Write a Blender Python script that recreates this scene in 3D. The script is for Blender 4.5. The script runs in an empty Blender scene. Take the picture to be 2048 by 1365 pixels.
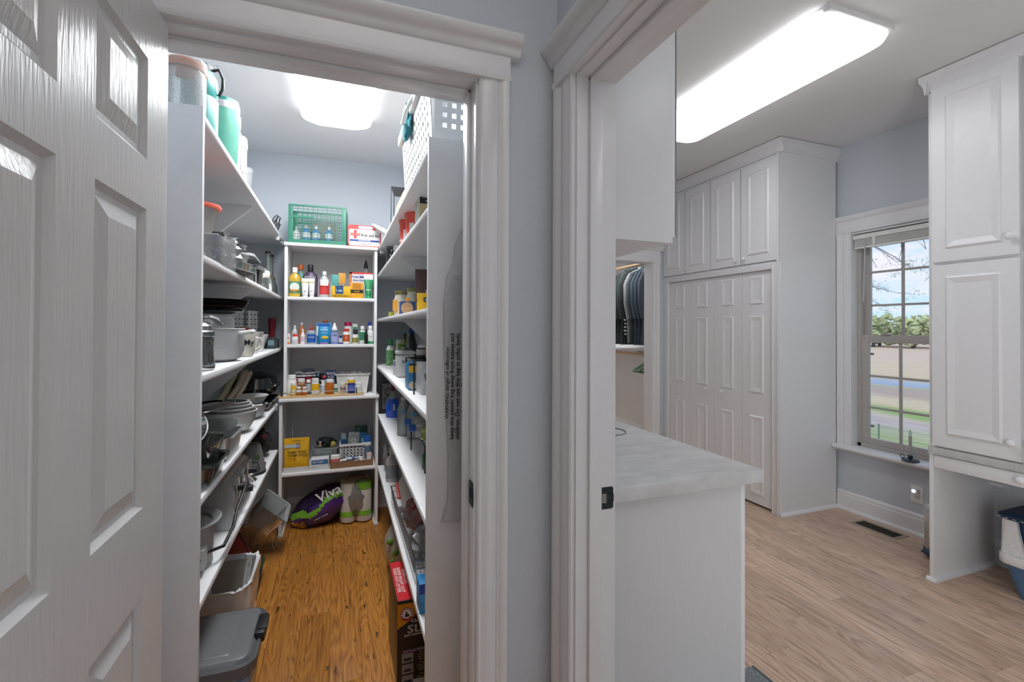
import bpy, bmesh, math, random
from math import pi, sin, cos, radians
from mathutils import Vector, Matrix, Euler
random.seed(4)
SC = bpy.context.scene
COL = SC.collection

# ---------------------------------------------------------------- camera
EYE = 1.39
yaw, pit, rol, F = .35219, .0093886, -.0045674, 940.6
fw = Vector((sin(yaw)*cos(pit), cos(yaw)*cos(pit), sin(pit)))
rt = Vector((cos(yaw), -sin(yaw), 0)); dn = fw.cross(rt)
r2 = cos(rol)*rt + sin(rol)*dn; d2 = -sin(rol)*rt + cos(rol)*dn
cd = bpy.data.cameras.new('camera'); cam = bpy.data.objects.new('camera', cd); COL.objects.link(cam)
cam.matrix_world = Matrix(((r2.x, -d2.x, -fw.x, 0), (r2.y, -d2.y, -fw.y, 0), (r2.z, -d2.z, -fw.z, EYE), (0, 0, 0, 1)))
cd.sensor_width = 36; cd.lens = F*36/2048; cd.shift_y = -34.69/2048; cd.clip_start = .02; cd.clip_end = 600
SC.camera = cam

# ---------------------------------------------------------------- exposure, world and lamps outside the fixtures
vs = SC.view_settings
SC.display_settings.display_device = 'sRGB'
vs.view_transform = 'Standard'; vs.look = 'None'; vs.exposure = 0.0; vs.gamma = 1.0; vs.use_curve_mapping = False
cy = SC.cycles
cy.max_bounces = 10; cy.diffuse_bounces = 5; cy.glossy_bounces = 4; cy.transparent_max_bounces = 24; cy.transmission_bounces = 8
cy.caustics_reflective = False; cy.caustics_refractive = False; cy.sample_clamp_indirect = 4.0
cy.use_denoising = True

SKY_STRENGTH = 1.3
w = bpy.data.worlds.new('sky'); SC.world = w; w.use_nodes = True
N = w.node_tree.nodes; Lk = w.node_tree.links; N.clear()
out = N.new('ShaderNodeOutputWorld'); bg = N.new('ShaderNodeBackground'); bg.inputs[1].default_value = SKY_STRENGTH
tc = N.new('ShaderNodeTexCoord'); sep = N.new('ShaderNodeSeparateXYZ'); Lk.new(tc.outputs['Generated'], sep.inputs[0])
cr = N.new('ShaderNodeValToRGB'); Lk.new(sep.outputs[2], cr.inputs[0])
e = cr.color_ramp.elements
e[0].position = 0; e[0].color = (.55, .74, .92, 1); e[1].position = .6; e[1].color = (.25, .45, .85, 1)
m1 = e.new(.18); m1.color = (.40, .62, .92, 1)
mp = N.new('ShaderNodeMapping'); mp.inputs['Scale'].default_value = (5, 5, 16); Lk.new(tc.outputs['Generated'], mp.inputs[0])
nz = N.new('ShaderNodeTexNoise'); nz.inputs['Scale'].default_value = 1.5; nz.inputs['Detail'].default_value = 6; nz.inputs['Roughness'].default_value = .55
Lk.new(mp.outputs[0], nz.inputs['Vector'])
c2 = N.new('ShaderNodeValToRGB'); c2.color_ramp.elements[0].position = .44; c2.color_ramp.elements[1].position = .60
Lk.new(nz.outputs[0], c2.inputs[0])
mx = N.new('ShaderNodeMixRGB'); mx.inputs[2].default_value = (.80, .77, .86, 1)
Lk.new(c2.outputs[0], mx.inputs[0]); Lk.new(cr.outputs[0], mx.inputs[1]); Lk.new(mx.outputs[0], bg.inputs[0]); Lk.new(bg.outputs[0], out.inputs[0])

def lamp(name, kind, loc, power, size=.5, size_y=None, color=(1, 1, 1), rot=(0, 0, 0)):
    l = bpy.data.lights.new(name, kind); l.energy = power; l.color = color
    if kind == 'AREA':
        l.size = size
        if size_y: l.shape = 'RECTANGLE'; l.size_y = size_y
    elif kind == 'SUN': l.angle = size
    else: l.shadow_soft_size = size
    o = bpy.data.objects.new(name, l); COL.objects.link(o); o.location = loc; o.rotation_euler = rot
    return o
# the soft high sun behind thin cloud (comes from behind the house, so only the fields catch it)
lamp('sun', 'SUN', (0, 0, 20), 2.0, .2, color=(1, .96, .9), rot=(radians(30), radians(-35), 0))
# unseen overhead fills, added to brighten the hall and the near laundry
lamp('hall_overhead_fill', 'AREA', (.05, -.1, 2.78), 6.2, 1.0, 1.5, color=(.94, .975, 1))
lamp('laundry_overhead_fill', 'AREA', (2.0, -.3, 2.78), 6, .5, 1.3, color=(.94, .975, 1))
# soft fill panels added out of view: behind the camera, on the laundry's inner wall
lamp('hall_back_fill', 'AREA', (-.5, -1.45, 1.4), 3.0, 1.6, 1.9, color=(.95, .98, 1), rot=(pi/2, 0, 0))
lamp('laundry_side_fill', 'AREA', (.70, -.75, 1.0), 29, 1.7, .8, color=(.95, .98, 1), rot=(0, -pi/2, 0))
lamp('hall_bulb', 'POINT', (-0.024, -0.038, 2.74), 1.6, .05, color=(1, .62, .32))
lamp('closet_ceiling_lamp', 'AREA', (2.9, 4.9, 2.78), 26, .4, .4)

# ---------------------------------------------------------------- materials
def lin(h):
    h = h.lstrip('#'); r = []
    for i in (0, 2, 4):
        c = int(h[i:i+2], 16)/255; r.append(c/12.92 if c <= .04045 else ((c+.055)/1.055)**2.4)
    return (*r, 1)
MC = {}
def mat(name, col, rough=.5, metal=0., bump=0., nscale=60., var=.06, coat=0., emit=None, stretch=(1, 1, 1), sss=0):
    if name in MC: return MC[name]
    m = bpy.data.materials.new(name); m.use_nodes = True; MC[name] = m
    n = m.node_tree.nodes; l = m.node_tree.links; b = n['Principled BSDF']
    c = lin(col); t = n.new('ShaderNodeTexCoord'); g = n.new('ShaderNodeMapping'); g.inputs['Scale'].default_value = stretch
    l.new(t.outputs['Object'], g.inputs[0])
    z = n.new('ShaderNodeTexNoise'); z.inputs['Scale'].default_value = nscale; z.inputs['Detail'].default_value = 3; l.new(g.outputs[0], z.inputs['Vector'])
    r = n.new('ShaderNodeValToRGB'); r.color_ramp.elements[0].position = .3; r.color_ramp.elements[1].position = .7
    r.color_ramp.elements[0].color = (*[x*(1-var) for x in c[:3]], 1); r.color_ramp.elements[1].color = (*[min(1, x*(1+var)) for x in c[:3]], 1)
    l.new(z.outputs[0], r.inputs[0]); l.new(r.outputs[0], b.inputs['Base Color'])
    b.inputs['Roughness'].default_value = rough; b.inputs['Metallic'].default_value = metal
    if coat: b.inputs['Coat Weight'].default_value = coat; b.inputs['Coat Roughness'].default_value = .12
    if bump:
        bp = n.new('ShaderNodeBump'); bp.inputs['Strength'].default_value = bump; bp.inputs['Distance'].default_value = .002
        l.new(z.outputs[0], bp.inputs['Height']); l.new(bp.outputs[0], b.inputs['Normal'])
    if emit: b.inputs['Emission Color'].default_value = lin(emit[0]); b.inputs['Emission Strength'].default_value = emit[1]
    return m
def clear(name, tint='#FFFFFF', see=.82, rough=.08, body='#DDE3E3', gloss=.14):
    """thin clear plastic or glass: mostly see-through, a glossy skin and a little milky body"""
    if name in MC: return MC[name]
    m = bpy.data.materials.new(name); m.use_nodes = True; MC[name] = m
    n = m.node_tree.nodes; l = m.node_tree.links; n.clear()
    o = n.new('ShaderNodeOutputMaterial'); tr = n.new('ShaderNodeBsdfTransparent'); tr.inputs[0].default_value = lin(tint)
    gl = n.new('ShaderNodeBsdfGlossy'); gl.inputs['Roughness'].default_value = rough
    df = n.new('ShaderNodeBsdfPrincipled'); df.inputs['Base Color'].default_value = lin(body); df.inputs['Roughness'].default_value = .4
    z = n.new('ShaderNodeTexNoise'); z.inputs['Scale'].default_value = 25
    mr = n.new('ShaderNodeMapRange'); mr.inputs[3].default_value = max(0, see-.04); mr.inputs[4].default_value = min(1, see+.04); l.new(z.outputs[0], mr.inputs[0])
    a = n.new('ShaderNodeMixShader'); l.new(mr.outputs[0], a.inputs[0]); l.new(df.outputs[0], a.inputs[1]); l.new(tr.outputs[0], a.inputs[2])
    fr = n.new('ShaderNodeLayerWeight'); fr.inputs[0].default_value = gloss+.2
    mm = n.new('ShaderNodeMath'); mm.operation = 'MULTIPLY'; mm.inputs[1].default_value = min(1, gloss*4); l.new(fr.outputs['Fresnel'], mm.inputs[0])
    b2 = n.new('ShaderNodeMixShader'); l.new(mm.outputs[0], b2.inputs[0]); l.new(a.outputs[0], b2.inputs[1]); l.new(gl.outputs[0], b2.inputs[2])
    l.new(b2.outputs[0], o.inputs[0]); return m
def wood(name, cols, grain=1., rough=.35, flecks=0., axis='y'):
    if name in MC: return MC[name]
    m = bpy.data.materials.new(name); m.use_nodes = True; MC[name] = m
    n = m.node_tree.nodes; l = m.node_tree.links; b = n['Principled BSDF']
    t = n.new('ShaderNodeTexCoord'); oi = n.new('ShaderNodeObjectInfo')
    mu = n.new('ShaderNodeVectorMath'); mu.operation = 'SCALE'; mu.inputs[0].default_value = (17, 31, 7); l.new(oi.outputs['Random'], mu.inputs['Scale'])
    ad = n.new('ShaderNodeVectorMath'); ad.operation = 'ADD'; l.new(t.outputs['Object'], ad.inputs[0]); l.new(mu.outputs[0], ad.inputs[1])
    g = n.new('ShaderNodeMapping'); g.inputs['Scale'].default_value = (9, 1.15, 9) if axis == 'y' else (1.15, 9, 9); l.new(ad.outputs[0], g.inputs[0])
    z = n.new('ShaderNodeTexNoise'); z.inputs['Scale'].default_value = 1.1; z.inputs['Detail'].default_value = 2.; z.inputs['Roughness'].default_value = .45; l.new(g.outputs[0], z.inputs['Vector'])
    k = n.new('ShaderNodeMath'); k.operation = 'MULTIPLY'; k.inputs[1].default_value = 26*grain; l.new(z.outputs[0], k.inputs[0])
    fr = n.new('ShaderNodeMath'); fr.operation = 'PINGPONG'; fr.inputs[1].default_value = 1.; l.new(k.outputs[0], fr.inputs[0])
    g2 = n.new('ShaderNodeMapping'); g2.inputs['Scale'].default_value = (160, 4, 160) if axis == 'y' else (4, 160, 160); l.new(ad.outputs[0], g2.inputs[0])
    z2 = n.new('ShaderNodeTexNoise'); z2.inputs['Scale'].default_value = 1.; z2.inputs['Detail'].default_value = 4; l.new(g2.outputs[0], z2.inputs['Vector'])
    s = n.new('ShaderNodeMath'); s.operation = 'MULTIPLY_ADD'; s.inputs[1].default_value = .26; l.new(fr.outputs[0], s.inputs[0])
    s2 = n.new('ShaderNodeMath'); s2.operation = 'MULTIPLY'; s2.inputs[1].default_value = .86; l.new(z2.outputs[0], s2.inputs[0]); l.new(s2.outputs[0], s.inputs[2])
    r = n.new('ShaderNodeValToRGB'); el = r.color_ramp.elements
    el[0].position = .22; el[0].color = lin(cols[0]); el[1].position = .72; el[1].color = lin(cols[2]); q = el.new(.46); q.color = lin(cols[1])
    l.new(s.outputs[0], r.inputs[0])
    hs = n.new('ShaderNodeHueSaturation'); mr = n.new('ShaderNodeMapRange'); mr.inputs[3].default_value = .86; mr.inputs[4].default_value = 1.12
    l.new(oi.outputs['Random'], mr.inputs[0]); l.new(mr.outputs[0], hs.inputs['Value']); l.new(r.outputs[0], hs.inputs['Color'])
    last = hs.outputs[0]
    if flecks:
        g3 = n.new('ShaderNodeMapping'); g3.inputs['Scale'].default_value = (46, 11, 40); l.new(ad.outputs[0], g3.inputs[0])
        z3 = n.new('ShaderNodeTexNoise'); z3.inputs['Scale'].default_value = 1.; z3.inputs['Detail'].default_value = 5; l.new(g3.outputs[0], z3.inputs['Vector'])
        r3 = n.new('ShaderNodeValToRGB'); r3.color_ramp.elements[0].position = .64; r3.color_ramp.elements[1].position = .70; l.new(z3.outputs[0], r3.inputs[0])
        f2 = n.new('ShaderNodeMath'); f2.operation = 'MULTIPLY'; f2.inputs[1].default_value = flecks; l.new(r3.outputs[0], f2.inputs[0])
        mx = n.new('ShaderNodeMixRGB'); mx.inputs[2].default_value = lin('#1E1408'); l.new(f2.outputs[0], mx.inputs[0]); l.new(last, mx.inputs[1]); last = mx.outputs[0]
    l.new(last, b.inputs['Base Color']); b.inputs['Roughness'].default_value = rough
    bp = n.new('ShaderNodeBump'); bp.inputs['Strength'].default_value = .25; bp.inputs['Distance'].default_value = .0008; l.new(z2.outputs[0], bp.inputs['Height']); l.new(bp.outputs[0], b.inputs['Normal'])
    return m
PAINT = mat('white_trim_paint', '#E3E3E4', .32, bump=.05, nscale=25, var=.012, coat=.35)
CAB = mat('white_cabinet_paint', '#E6E6E7', .3, bump=.06, nscale=30, var=.01)
DOORP = mat('white_woodgrain_door', '#D2D2D2', .3, bump=.7, nscale=14, var=.01, stretch=(9, 9, .9))
SHELF = mat('white_shelf_paint', '#EDEDEE', .4, bump=.1, nscale=20, var=.02)
WALL = mat('blue_grey_wall_paint', '#C6CCD3', .6, bump=.15, nscale=220, var=.015)
CEIL = mat('white_ceiling_paint', '#E2E2E3', .8, bump=.1, nscale=150, var=.01)
QUARTZ = mat('grey_marbled_laminate', '#C9C9C8', .38, nscale=9, var=.11, stretch=(1, 3, 1))
FLOOR_P = wood('oak_laminate_warm_lit', ('#4E2C0C', '#A06526', '#BC8036'), 1.3, .42, .9)  # same laminate as the laundry, with the warm pantry light put into its colour
FLOOR_L = wood('pale_oak_laminate', ('#8C705D', '#C2A28B', '#DBBFA7'), 1.0, .33, .35)
STEEL = mat('brushed_steel', '#D2D2D2', .34, .8, nscale=8, var=.1, stretch=(1, 1, 30))
CHROME = mat('chrome', '#E0E0E0', .12, 1.)
BLACK = mat('black_plastic', '#17191B', .4)
BRONZE = mat('dark_oiled_bronze', '#2B3238', .35, .7)
DARKGAP = mat('dark_recess', '#141414', .9)
WHITE = mat('white_plastic', '#E6E6E4', .4)
GREYW = mat('pale_grey_plastic', '#C4C6C8', .45)
GLASS = clear('clear_glass', '#F4FAF8', .86, .04, '#CFD8D6', .2)
CLEARP = clear('clear_plastic', '#F6F8F8', .72, .12, '#E2E6E6', .16)
FILM = clear('crinkled_plastic_film', '#F4F4F4', .55, .18, '#D8D8D8', .25)
VINYL = mat('taupe_window_vinyl', '#B5B0AA', .45)

# ---------------------------------------------------------------- mesh helpers
class G:
    def __init__(s): s.b = bmesh.new()
    def add(s, vs, fs):
        v = [s.b.verts.new(p) for p in vs]
        for f in fs:
            try: s.b.faces.new([v[i] for i in f])
            except ValueError: pass
        return v
    def box(s, x0, x1, y0, y1, z0, z1, bev=0):
        v = s.add([(x, y, z) for z in (z0, z1) for y in (y0, y1) for x in (x0, x1)],
                  [(0, 2, 3, 1), (4, 5, 7, 6), (0, 1, 5, 4), (1, 3, 7, 5), (3, 2, 6, 7), (2, 0, 4, 6)])
        if bev:
            es = {e for q in v for e in q.link_edges}
            bmesh.ops.bevel(s.b, geom=list(es), offset=bev, segments=2, affect='EDGES', profile=.6)
        return s
    def taper(s, x, y, z0, z1, w0, d0, w1, d1, bev=0):
        """box whose base is w0 x d0 and whose top is w1 x d1"""
        v = s.add([(x-w0/2, y-d0/2, z0), (x+w0/2, y-d0/2, z0), (x-w0/2, y+d0/2, z0), (x+w0/2, y+d0/2, z0), (x-w1/2, y-d1/2, z1), (x+w1/2, y-d1/2, z1), (x-w1/2, y+d1/2, z1), (x+w1/2, y+d1/2, z1)],
                  [(0, 2, 3, 1), (4, 5, 7, 6), (0, 1, 5, 4), (1, 3, 7, 5), (3, 2, 6, 7), (2, 0, 4, 6)])
        if bev:
            es = {e for q in v for e in q.link_edges}
            bmesh.ops.bevel(s.b, geom=list(es), offset=bev, segments=2, affect='EDGES', profile=.6)
        return s
    def lathe(s, prof, x=0, y=0, z=0, n=20, flat=1., close=True):
        rings = []
        for r, h in prof:
            rings.append([s.b.verts.new((x+r*cos(2*pi*i/n), y+r*flat*sin(2*pi*i/n), z+h)) for i in range(n)])
        for a, b in zip(rings, rings[1:]):
            for i in range(n): s.b.faces.new((a[i], a[(i+1) % n], b[(i+1) % n], b[i]))
        if close:
            s.b.faces.new(rings[0][::-1]); s.b.faces.new(rings[-1])
        return s
    def cyl(s, p, q, r, n=10, r2=None):
        p = Vector(p); q = Vector(q); d = (q-p).normalized(); u = d.orthogonal().normalized(); v = d.cross(u); r2 = r if r2 is None else r2
        a = [s.b.verts.new(p+(u*cos(2*pi*i/n)+v*sin(2*pi*i/n))*r) for i in range(n)]
        b = [s.b.verts.new(q+(u*cos(2*pi*i/n)+v*sin(2*pi*i/n))*r2) for i in range(n)]
        for i in range(n): s.b.faces.new((a[i], a[(i+1) % n], b[(i+1) % n], b[i]))
        s.b.faces.new(a[::-1]); s.b.faces.new(b); return s
    def tube(s, pts, r, n=8, rs=None):
        pts = [Vector(p) for p in pts]; rings = []; u = None
        for i, p in enumerate(pts):
            d = (pts[min(i+1, len(pts)-1)]-pts[max(i-1, 0)]).normalized()
            u = (u-d*u.dot(d)).normalized() if u is not None and (u-d*u.dot(d)).length > 1e-4 else d.orthogonal().normalized()
            v = d.cross(u); rr = rs[i] if rs else r
            rings.append([s.b.verts.new(p+(u*cos(2*pi*k/n)+v*sin(2*pi*k/n))*rr) for k in range(n)])
        for a, b in zip(rings, rings[1:]):
            for i in range(n): s.b.faces.new((a[i], a[(i+1) % n], b[(i+1) % n], b[i]))
        s.b.faces.new(rings[0][::-1]); s.b.faces.new(rings[-1]); return s
    def prism(s, poly, axis, a, b):
        """extrude a 2-D outline along an axis (poly in the two other axes, in xyz order)"""
        def P(u, v, t): return {'x': (t, u, v), 'y': (u, t, v), 'z': (u, v, t)}[axis]
        A = [s.b.verts.new(P(u, v, a)) for u, v in poly]; B = [s.b.verts.new(P(u, v, b)) for u, v in poly]; n = len(poly)
        for i in range(n): s.b.faces.new((A[i], A[(i+1) % n], B[(i+1) % n], B[i]))
        s.b.faces.new(A[::-1]); s.b.faces.new(B); return s
    def blob(s, x, y, z, rx, ry, rz, rough=.0, seed=0, u=16, v=10, flatb=True):
        r = bmesh.ops.create_uvsphere(s.b, u_segments=u, v_segments=v, radius=1.)
        rnd = random.Random(seed)
        for q in r['verts']:
            k = 1+rough*(rnd.random()-.5)*2; c = q.co*k
            q.co = Vector((x+c.x*rx, y+c.y*ry, z+c.z*rz))
        return s
    def loft(s, rings, cap=True):
        R = [[s.b.verts.new(p) for p in ring] for ring in rings]; n = len(R[0])
        for a, b in zip(R, R[1:]):
            for i in range(n): s.b.faces.new((a[i], a[(i+1) % n], b[(i+1) % n], b[i]))
        if cap: s.b.faces.new(R[0][::-1]); s.b.faces.new(R[-1])
        return s
    def jitter(s, a, seed=1):
        rnd = random.Random(seed)
        for v in s.b.verts: v.co += Vector(((rnd.random()-.5)*a, (rnd.random()-.5)*a, (rnd.random()-.5)*a))
        return s
    def xf(s, M):
        bmesh.ops.transform(s.b, matrix=M, verts=s.b.verts); return s
def mesh_of(g, m, name, smooth=None):
    me = bpy.data.meshes.new(name); bmesh.ops.recalc_face_normals(g.b, faces=g.b.faces)
    if smooth:
        for f in g.b.faces: f.smooth = True
        for e in g.b.edges:
            if len(e.link_faces) == 2 and e.calc_face_angle(0) > smooth: e.smooth = False
    g.b.to_mesh(me); g.b.free()
    for q in (m if isinstance(m, (list, tuple)) else [m]): me.materials.append(q)
    return me
def part(T, name, g, m, label=None, smooth=.7, loc=None, kind=None, world=False):
    if world: g.xf(Matrix.Translation(-T.location))
    o = bpy.data.objects.new(name, mesh_of(g, m, name, smooth)); COL.objects.link(o); o.parent = T
    if loc: o.location = loc
    if label: o['label'] = label
    if kind: o['kind'] = kind
    return o
def thing(name, label, cat, loc=(0, 0, 0), rz=0, group=None, rot=None):
    o = bpy.data.objects.new(name, None); COL.objects.link(o); o.location = loc; o.empty_display_size = .05
    o.rotation_euler = rot or (0, 0, rz); o['label'] = label; o['category'] = cat
    if group: o['group'] = group
    return o
def solo(name, g, m, label, cat, loc=(0, 0, 0), rz=0, group=None, smooth=.7, kind=None, rot=None):
    o = bpy.data.objects.new(name, mesh_of(g, m, name, smooth)); COL.objects.link(o); o.location = loc; o.rotation_euler = rot or (0, 0, rz)
    o['label'] = label; o['category'] = cat
    if group: o['group'] = group
    if kind: o['kind'] = kind
    return o
def struct(name, g, m, label=None, smooth=None):
    o = bpy.data.objects.new(name, mesh_of(g, m, name, smooth)); COL.objects.link(o); o['kind'] = 'structure'
    if label: o['label'] = label
    return o
def copy_tree(o, parent=None):
    c = o.copy(); COL.objects.link(c); c.parent = parent
    for ch in list(o.children): copy_tree(ch, c)
    return c
def text(T, s, w, h, m, loc, rot=(pi/2, 0, 0), name='lettering', label=None):
    """printed lettering: flat text fitted into w x h, centred on loc"""
    cu = bpy.data.curves.new(name, 'FONT'); cu.body = s; cu.align_x = 'CENTER'; cu.align_y = 'CENTER'; cu.size = .1; cu.resolution_u = 2; cu.extrude = .0004; cu.offset = .0012
    to = bpy.data.objects.new(name, cu); me = bpy.data.meshes.new_from_object(to); bpy.data.objects.remove(to)
    xs = [v.co.x for v in me.vertices]; ys = [v.co.y for v in me.vertices]
    if not xs: return None
    k = min(w/(max(xs)-min(xs)), h/(max(ys)-min(ys))); kx = min(w/(max(xs)-min(xs)), k*1.35); cx = (max(xs)+min(xs))/2; cyy = (max(ys)+min(ys))/2
    for v in me.vertices: v.co = ((v.co.x-cx)*kx, (v.co.y-cyy)*k, v.co.z)
    me.materials.clear(); me.materials.append(m)
    o = bpy.data.objects.new(name, me); COL.objects.link(o); o.parent = T; o.location = loc; o.rotation_euler = rot
    if label: o['label'] = label
    return o
def panel_face(g, us, vs, panels, M, ring=((.0, 0), (.009, -.008), (.022, -.008), (.034, -.002))):
    """face sheet with raised-and-fielded panels; us, vs = grid lines, panels = set of (i, j) cells; M maps (u, v, height) to xyz"""
    for i in range(len(us)-1):
        for j in range(len(vs)-1):
            a, b, c, d = us[i], us[i+1], vs[j], vs[j+1]
            if (i, j) not in panels:
                g.add([M(a, c, 0), M(b, c, 0), M(b, d, 0), M(a, d, 0)], [(0, 1, 2, 3)]); continue
            rr = [[M(a+t, c+t, h), M(b-t, c+t, h), M(b-t, d-t, h), M(a+t, d-t, h)] for t, h in ring]
            for p, q in zip(rr, rr[1:]):
                for k in range(4): g.add([p[k], p[(k+1) % 4], q[(k+1) % 4], q[k]], [(0, 1, 2, 3)])
            g.add(rr[-1], [(0, 1, 2, 3)])
    return g
# ================================================================= THE SETTING
XW, XP = .563, .678          # wall between hall/pantry and laundry
YP, YB = 1.18, 1.309         # hall-pantry wall
PXL, PXR, PYB = -.676, .563, 3.80
CZ, PCZ = 2.82, 2.66
LXR, LYB = 3.694, 3.934
JL, JR, JY, HEAD = -.381, .330, 1.06, 2.034
g = G(); g.box(-1.7, JL-.015, YP, YB, 0, CZ).box(JR+.015, XW, YP, YB, 0, CZ).box(JL-.015, JR+.015, YP, YB, HEAD+.015, CZ)
struct('wall_front', g, WALL)
g = G(); g.box(XW, XP, JY+.015, 5.9, 0, CZ).box(XW, XP, -1.2, -.30-.015, 0, CZ).box(XW, XP, -.30-.015, JY+.015, HEAD+.015, CZ)
struct('wall_middle', g, WALL)
struct('wall_pantry_left', G().box(PXL-.1, PXL, YB, PYB+.1, 0, CZ), WALL)
struct('wall_pantry_back', G().box(PXL, PXR, PYB, PYB+.1, 0, CZ), WALL)
struct('wall_hall_left', G().box(-1.8, -1.7, -1.6, YB, 0, CZ), WALL)
struct('wall_hall_back', G().box(-1.8, XW, -1.7, -1.6, 0, CZ), WALL)
struct('ceiling', G().box(-1.8, XP, -1.7, YB, CZ, CZ+.08), CEIL)
struct('ceiling_pantry', G().box(PXL, PXR, YB, PYB, PCZ, PCZ+.08), CEIL)
struct('ceiling_laundry', G().box(XP, LXR+.14, -1.3, 6.0, CZ, CZ+.08), CEIL)
# exterior wall with the window hole
WY0, WY1, WZ0, WZ1 = 1.70, 2.49, .50, 2.12
g = G(); g.box(LXR, LXR+.14, -1.3, WY0, 0, CZ).box(LXR, LXR+.14, WY1, 6.0, 0, CZ).box(LXR, LXR+.14, WY0, WY1, 0, WZ0-.02).box(LXR, LXR+.14, WY0, WY1, WZ1, CZ)
struct('wall_window_side', g, WALL)
struct('wall_laundry_near', G().box(XP, LXR, -1.3, -1.2, 0, CZ), WALL)
CX0, CX1 = 2.05, 2.93
g = G(); g.box(XP, CX0-.015, LYB, LYB+.12, 0, CZ).box(CX1+.015, LXR, LYB, LYB+.12, 0, CZ).box(CX0-.015, CX1+.015, LYB, LYB+.12, 2.05+.015, CZ)
struct('wall_closet', g, WALL)
struct('wall_closet_back', G().box(XP, LXR, 5.9, 6.0, 0, CZ), CEIL)
struct('wall_closet_right', G().box(LXR-.02, LXR-.001, LYB+.12, 5.9, 0, CZ), CEIL)

# floors: base plus planks laid one by one
def planks(name, x0, x1, y0, y1, w, L, m, holes=()):
    base = struct(name, G().box(x0, x1, y0, y1, -.05, -.010), DARKGAP)
    meshes = {}; k = 0; x = x0; row = 0; rnd = random.Random(name)
    while x < x1-.001:
        ww = min(w, x1-x); y = y0-L*((row*.37+rnd.random()*.2) % 1.); row += 1
        while y < y1-.001:
            a, b = max(y, y0), min(y+L, y1)
            if b-a > .02:
                key = (round(ww, 3), round(b-a, 3))
                if key not in meshes:
                    q = G().box(.0004, ww-.0004, .0004, b-a-.0004, -.010, 0, .0007); meshes[key] = mesh_of(q, m, 'plank', .5)
                o = bpy.data.objects.new('plank', meshes[key]); COL.objects.link(o); o.parent = base; o.location = (x, a, 0); k += 1
            y += L
        x += w
    return base
planks('floor', PXL, PXR, YP-.4, PYB, .1295, 1.21, FLOOR_P)
planks('floor_laundry', XW, LXR, -.45, LYB, .1295, 1.21, FLOOR_L)
struct('floor_hall', G().box(-1.8, XW, -1.7, YP-.4, -.05, 0), FLOOR_P)
struct('floor_laundry_near', G().box(XW, LXR, -1.3, -.45, -.05, 0), FLOOR_L)
struct('floor_closet', G().box(XP, LXR, LYB, 5.9, -.05, .0), FLOOR_L)

# ---- baseboards with cap moulding and shoe
def base_poly(sgn): return [(0, 0), (sgn*.028, 0), (sgn*.026, .012), (sgn*.016, .022), (sgn*.016, .105), (sgn*.012, .118), (sgn*.013, .128), (sgn*.006, .140), (0, .145)]
struct('baseboard_window_side', G().prism([(LXR+u, v) for u, v in base_poly(-1)], 'y', -1.2, 2.597), PAINT)
struct('baseboard_closet', G().prism([(LXR-.02+u, v) for u, v in base_poly(-1)], 'y', LYB+.12, 5.9), PAINT)
struct('baseboard_pantry_back', G().prism([(PYB+u, v) for u, v in base_poly(-1)], 'x', PXL, PXR), PAINT)

# ---- door casings: stepped profile (offset from the opening, proud of the wall)
CP = [(0, 0), (0, .011), (.004, .015), (.009, .012), (.013, .012), (.020, .016), (.046, .016), (.050, .013), (.054, .017), (.058, .014), (.063, .019), (.072, .021), (.080, .021), (.083, .017), (.083, 0)]
def head_profile(z):  # (proud, z) of frieze, fillet and crown
    return [(0, z), (.021, z), (.024, z+.004), (.024, z+.012), (.020, z+.016), (.018, z+.020), (.018, z+.064), (.024, z+.068), (.027, z+.078), (.034, z+.088), (.038, z+.090), (.047, z+.100), (.050, z+.108), (.050, z+.114), (0, z+.114)]
# pantry doorway (trim_1): casing on the hall side, jamb, stop, header
T = bpy.data.objects.new('trim_1', None); COL.objects.link(T); T['kind'] = 'structure'; T['label'] = 'white moulded casing around the pantry doorway'
R = JR+.006; L = JL-.006; Z = HEAD+.006
part(T, 'side_casing', G().prism([(R+u, YP-v) for u, v in CP], 'z', 0, Z), PAINT)
part(T, 'side_casing', G().prism([(L-u, YP-v) for u, v in CP], 'z', 0, Z), PAINT)
part(T, 'header_board', G().prism([(YP-u, v) for u, v in head_profile(Z)[:7]+[(0, Z+.064)]], 'x', L-.084, R+.084), PAINT)
part(T, 'crown_moulding', G().prism([(YP-u, v) for u, v in [(0, Z+.064), (.018, Z+.064)]+head_profile(Z)[7:]], 'x', L-.11, R+.11), PAINT)
part(T, 'jamb', G().box(JR, JR+.015, YP, YB, 0, HEAD).box(JL-.015, JL, YP, YB, 0, HEAD).box(JL-.015, JR+.015, YP, YB, HEAD, HEAD+.015), PAINT)
part(T, 'door_stop', G().box(JR-.011, JR, 1.226, 1.262, 0, HEAD, .003).box(JL, JL+.011, 1.226, 1.262, 0, HEAD, .003).box(JL, JR, 1.226, 1.262, HEAD-.011, HEAD, .003), PAINT)
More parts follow.
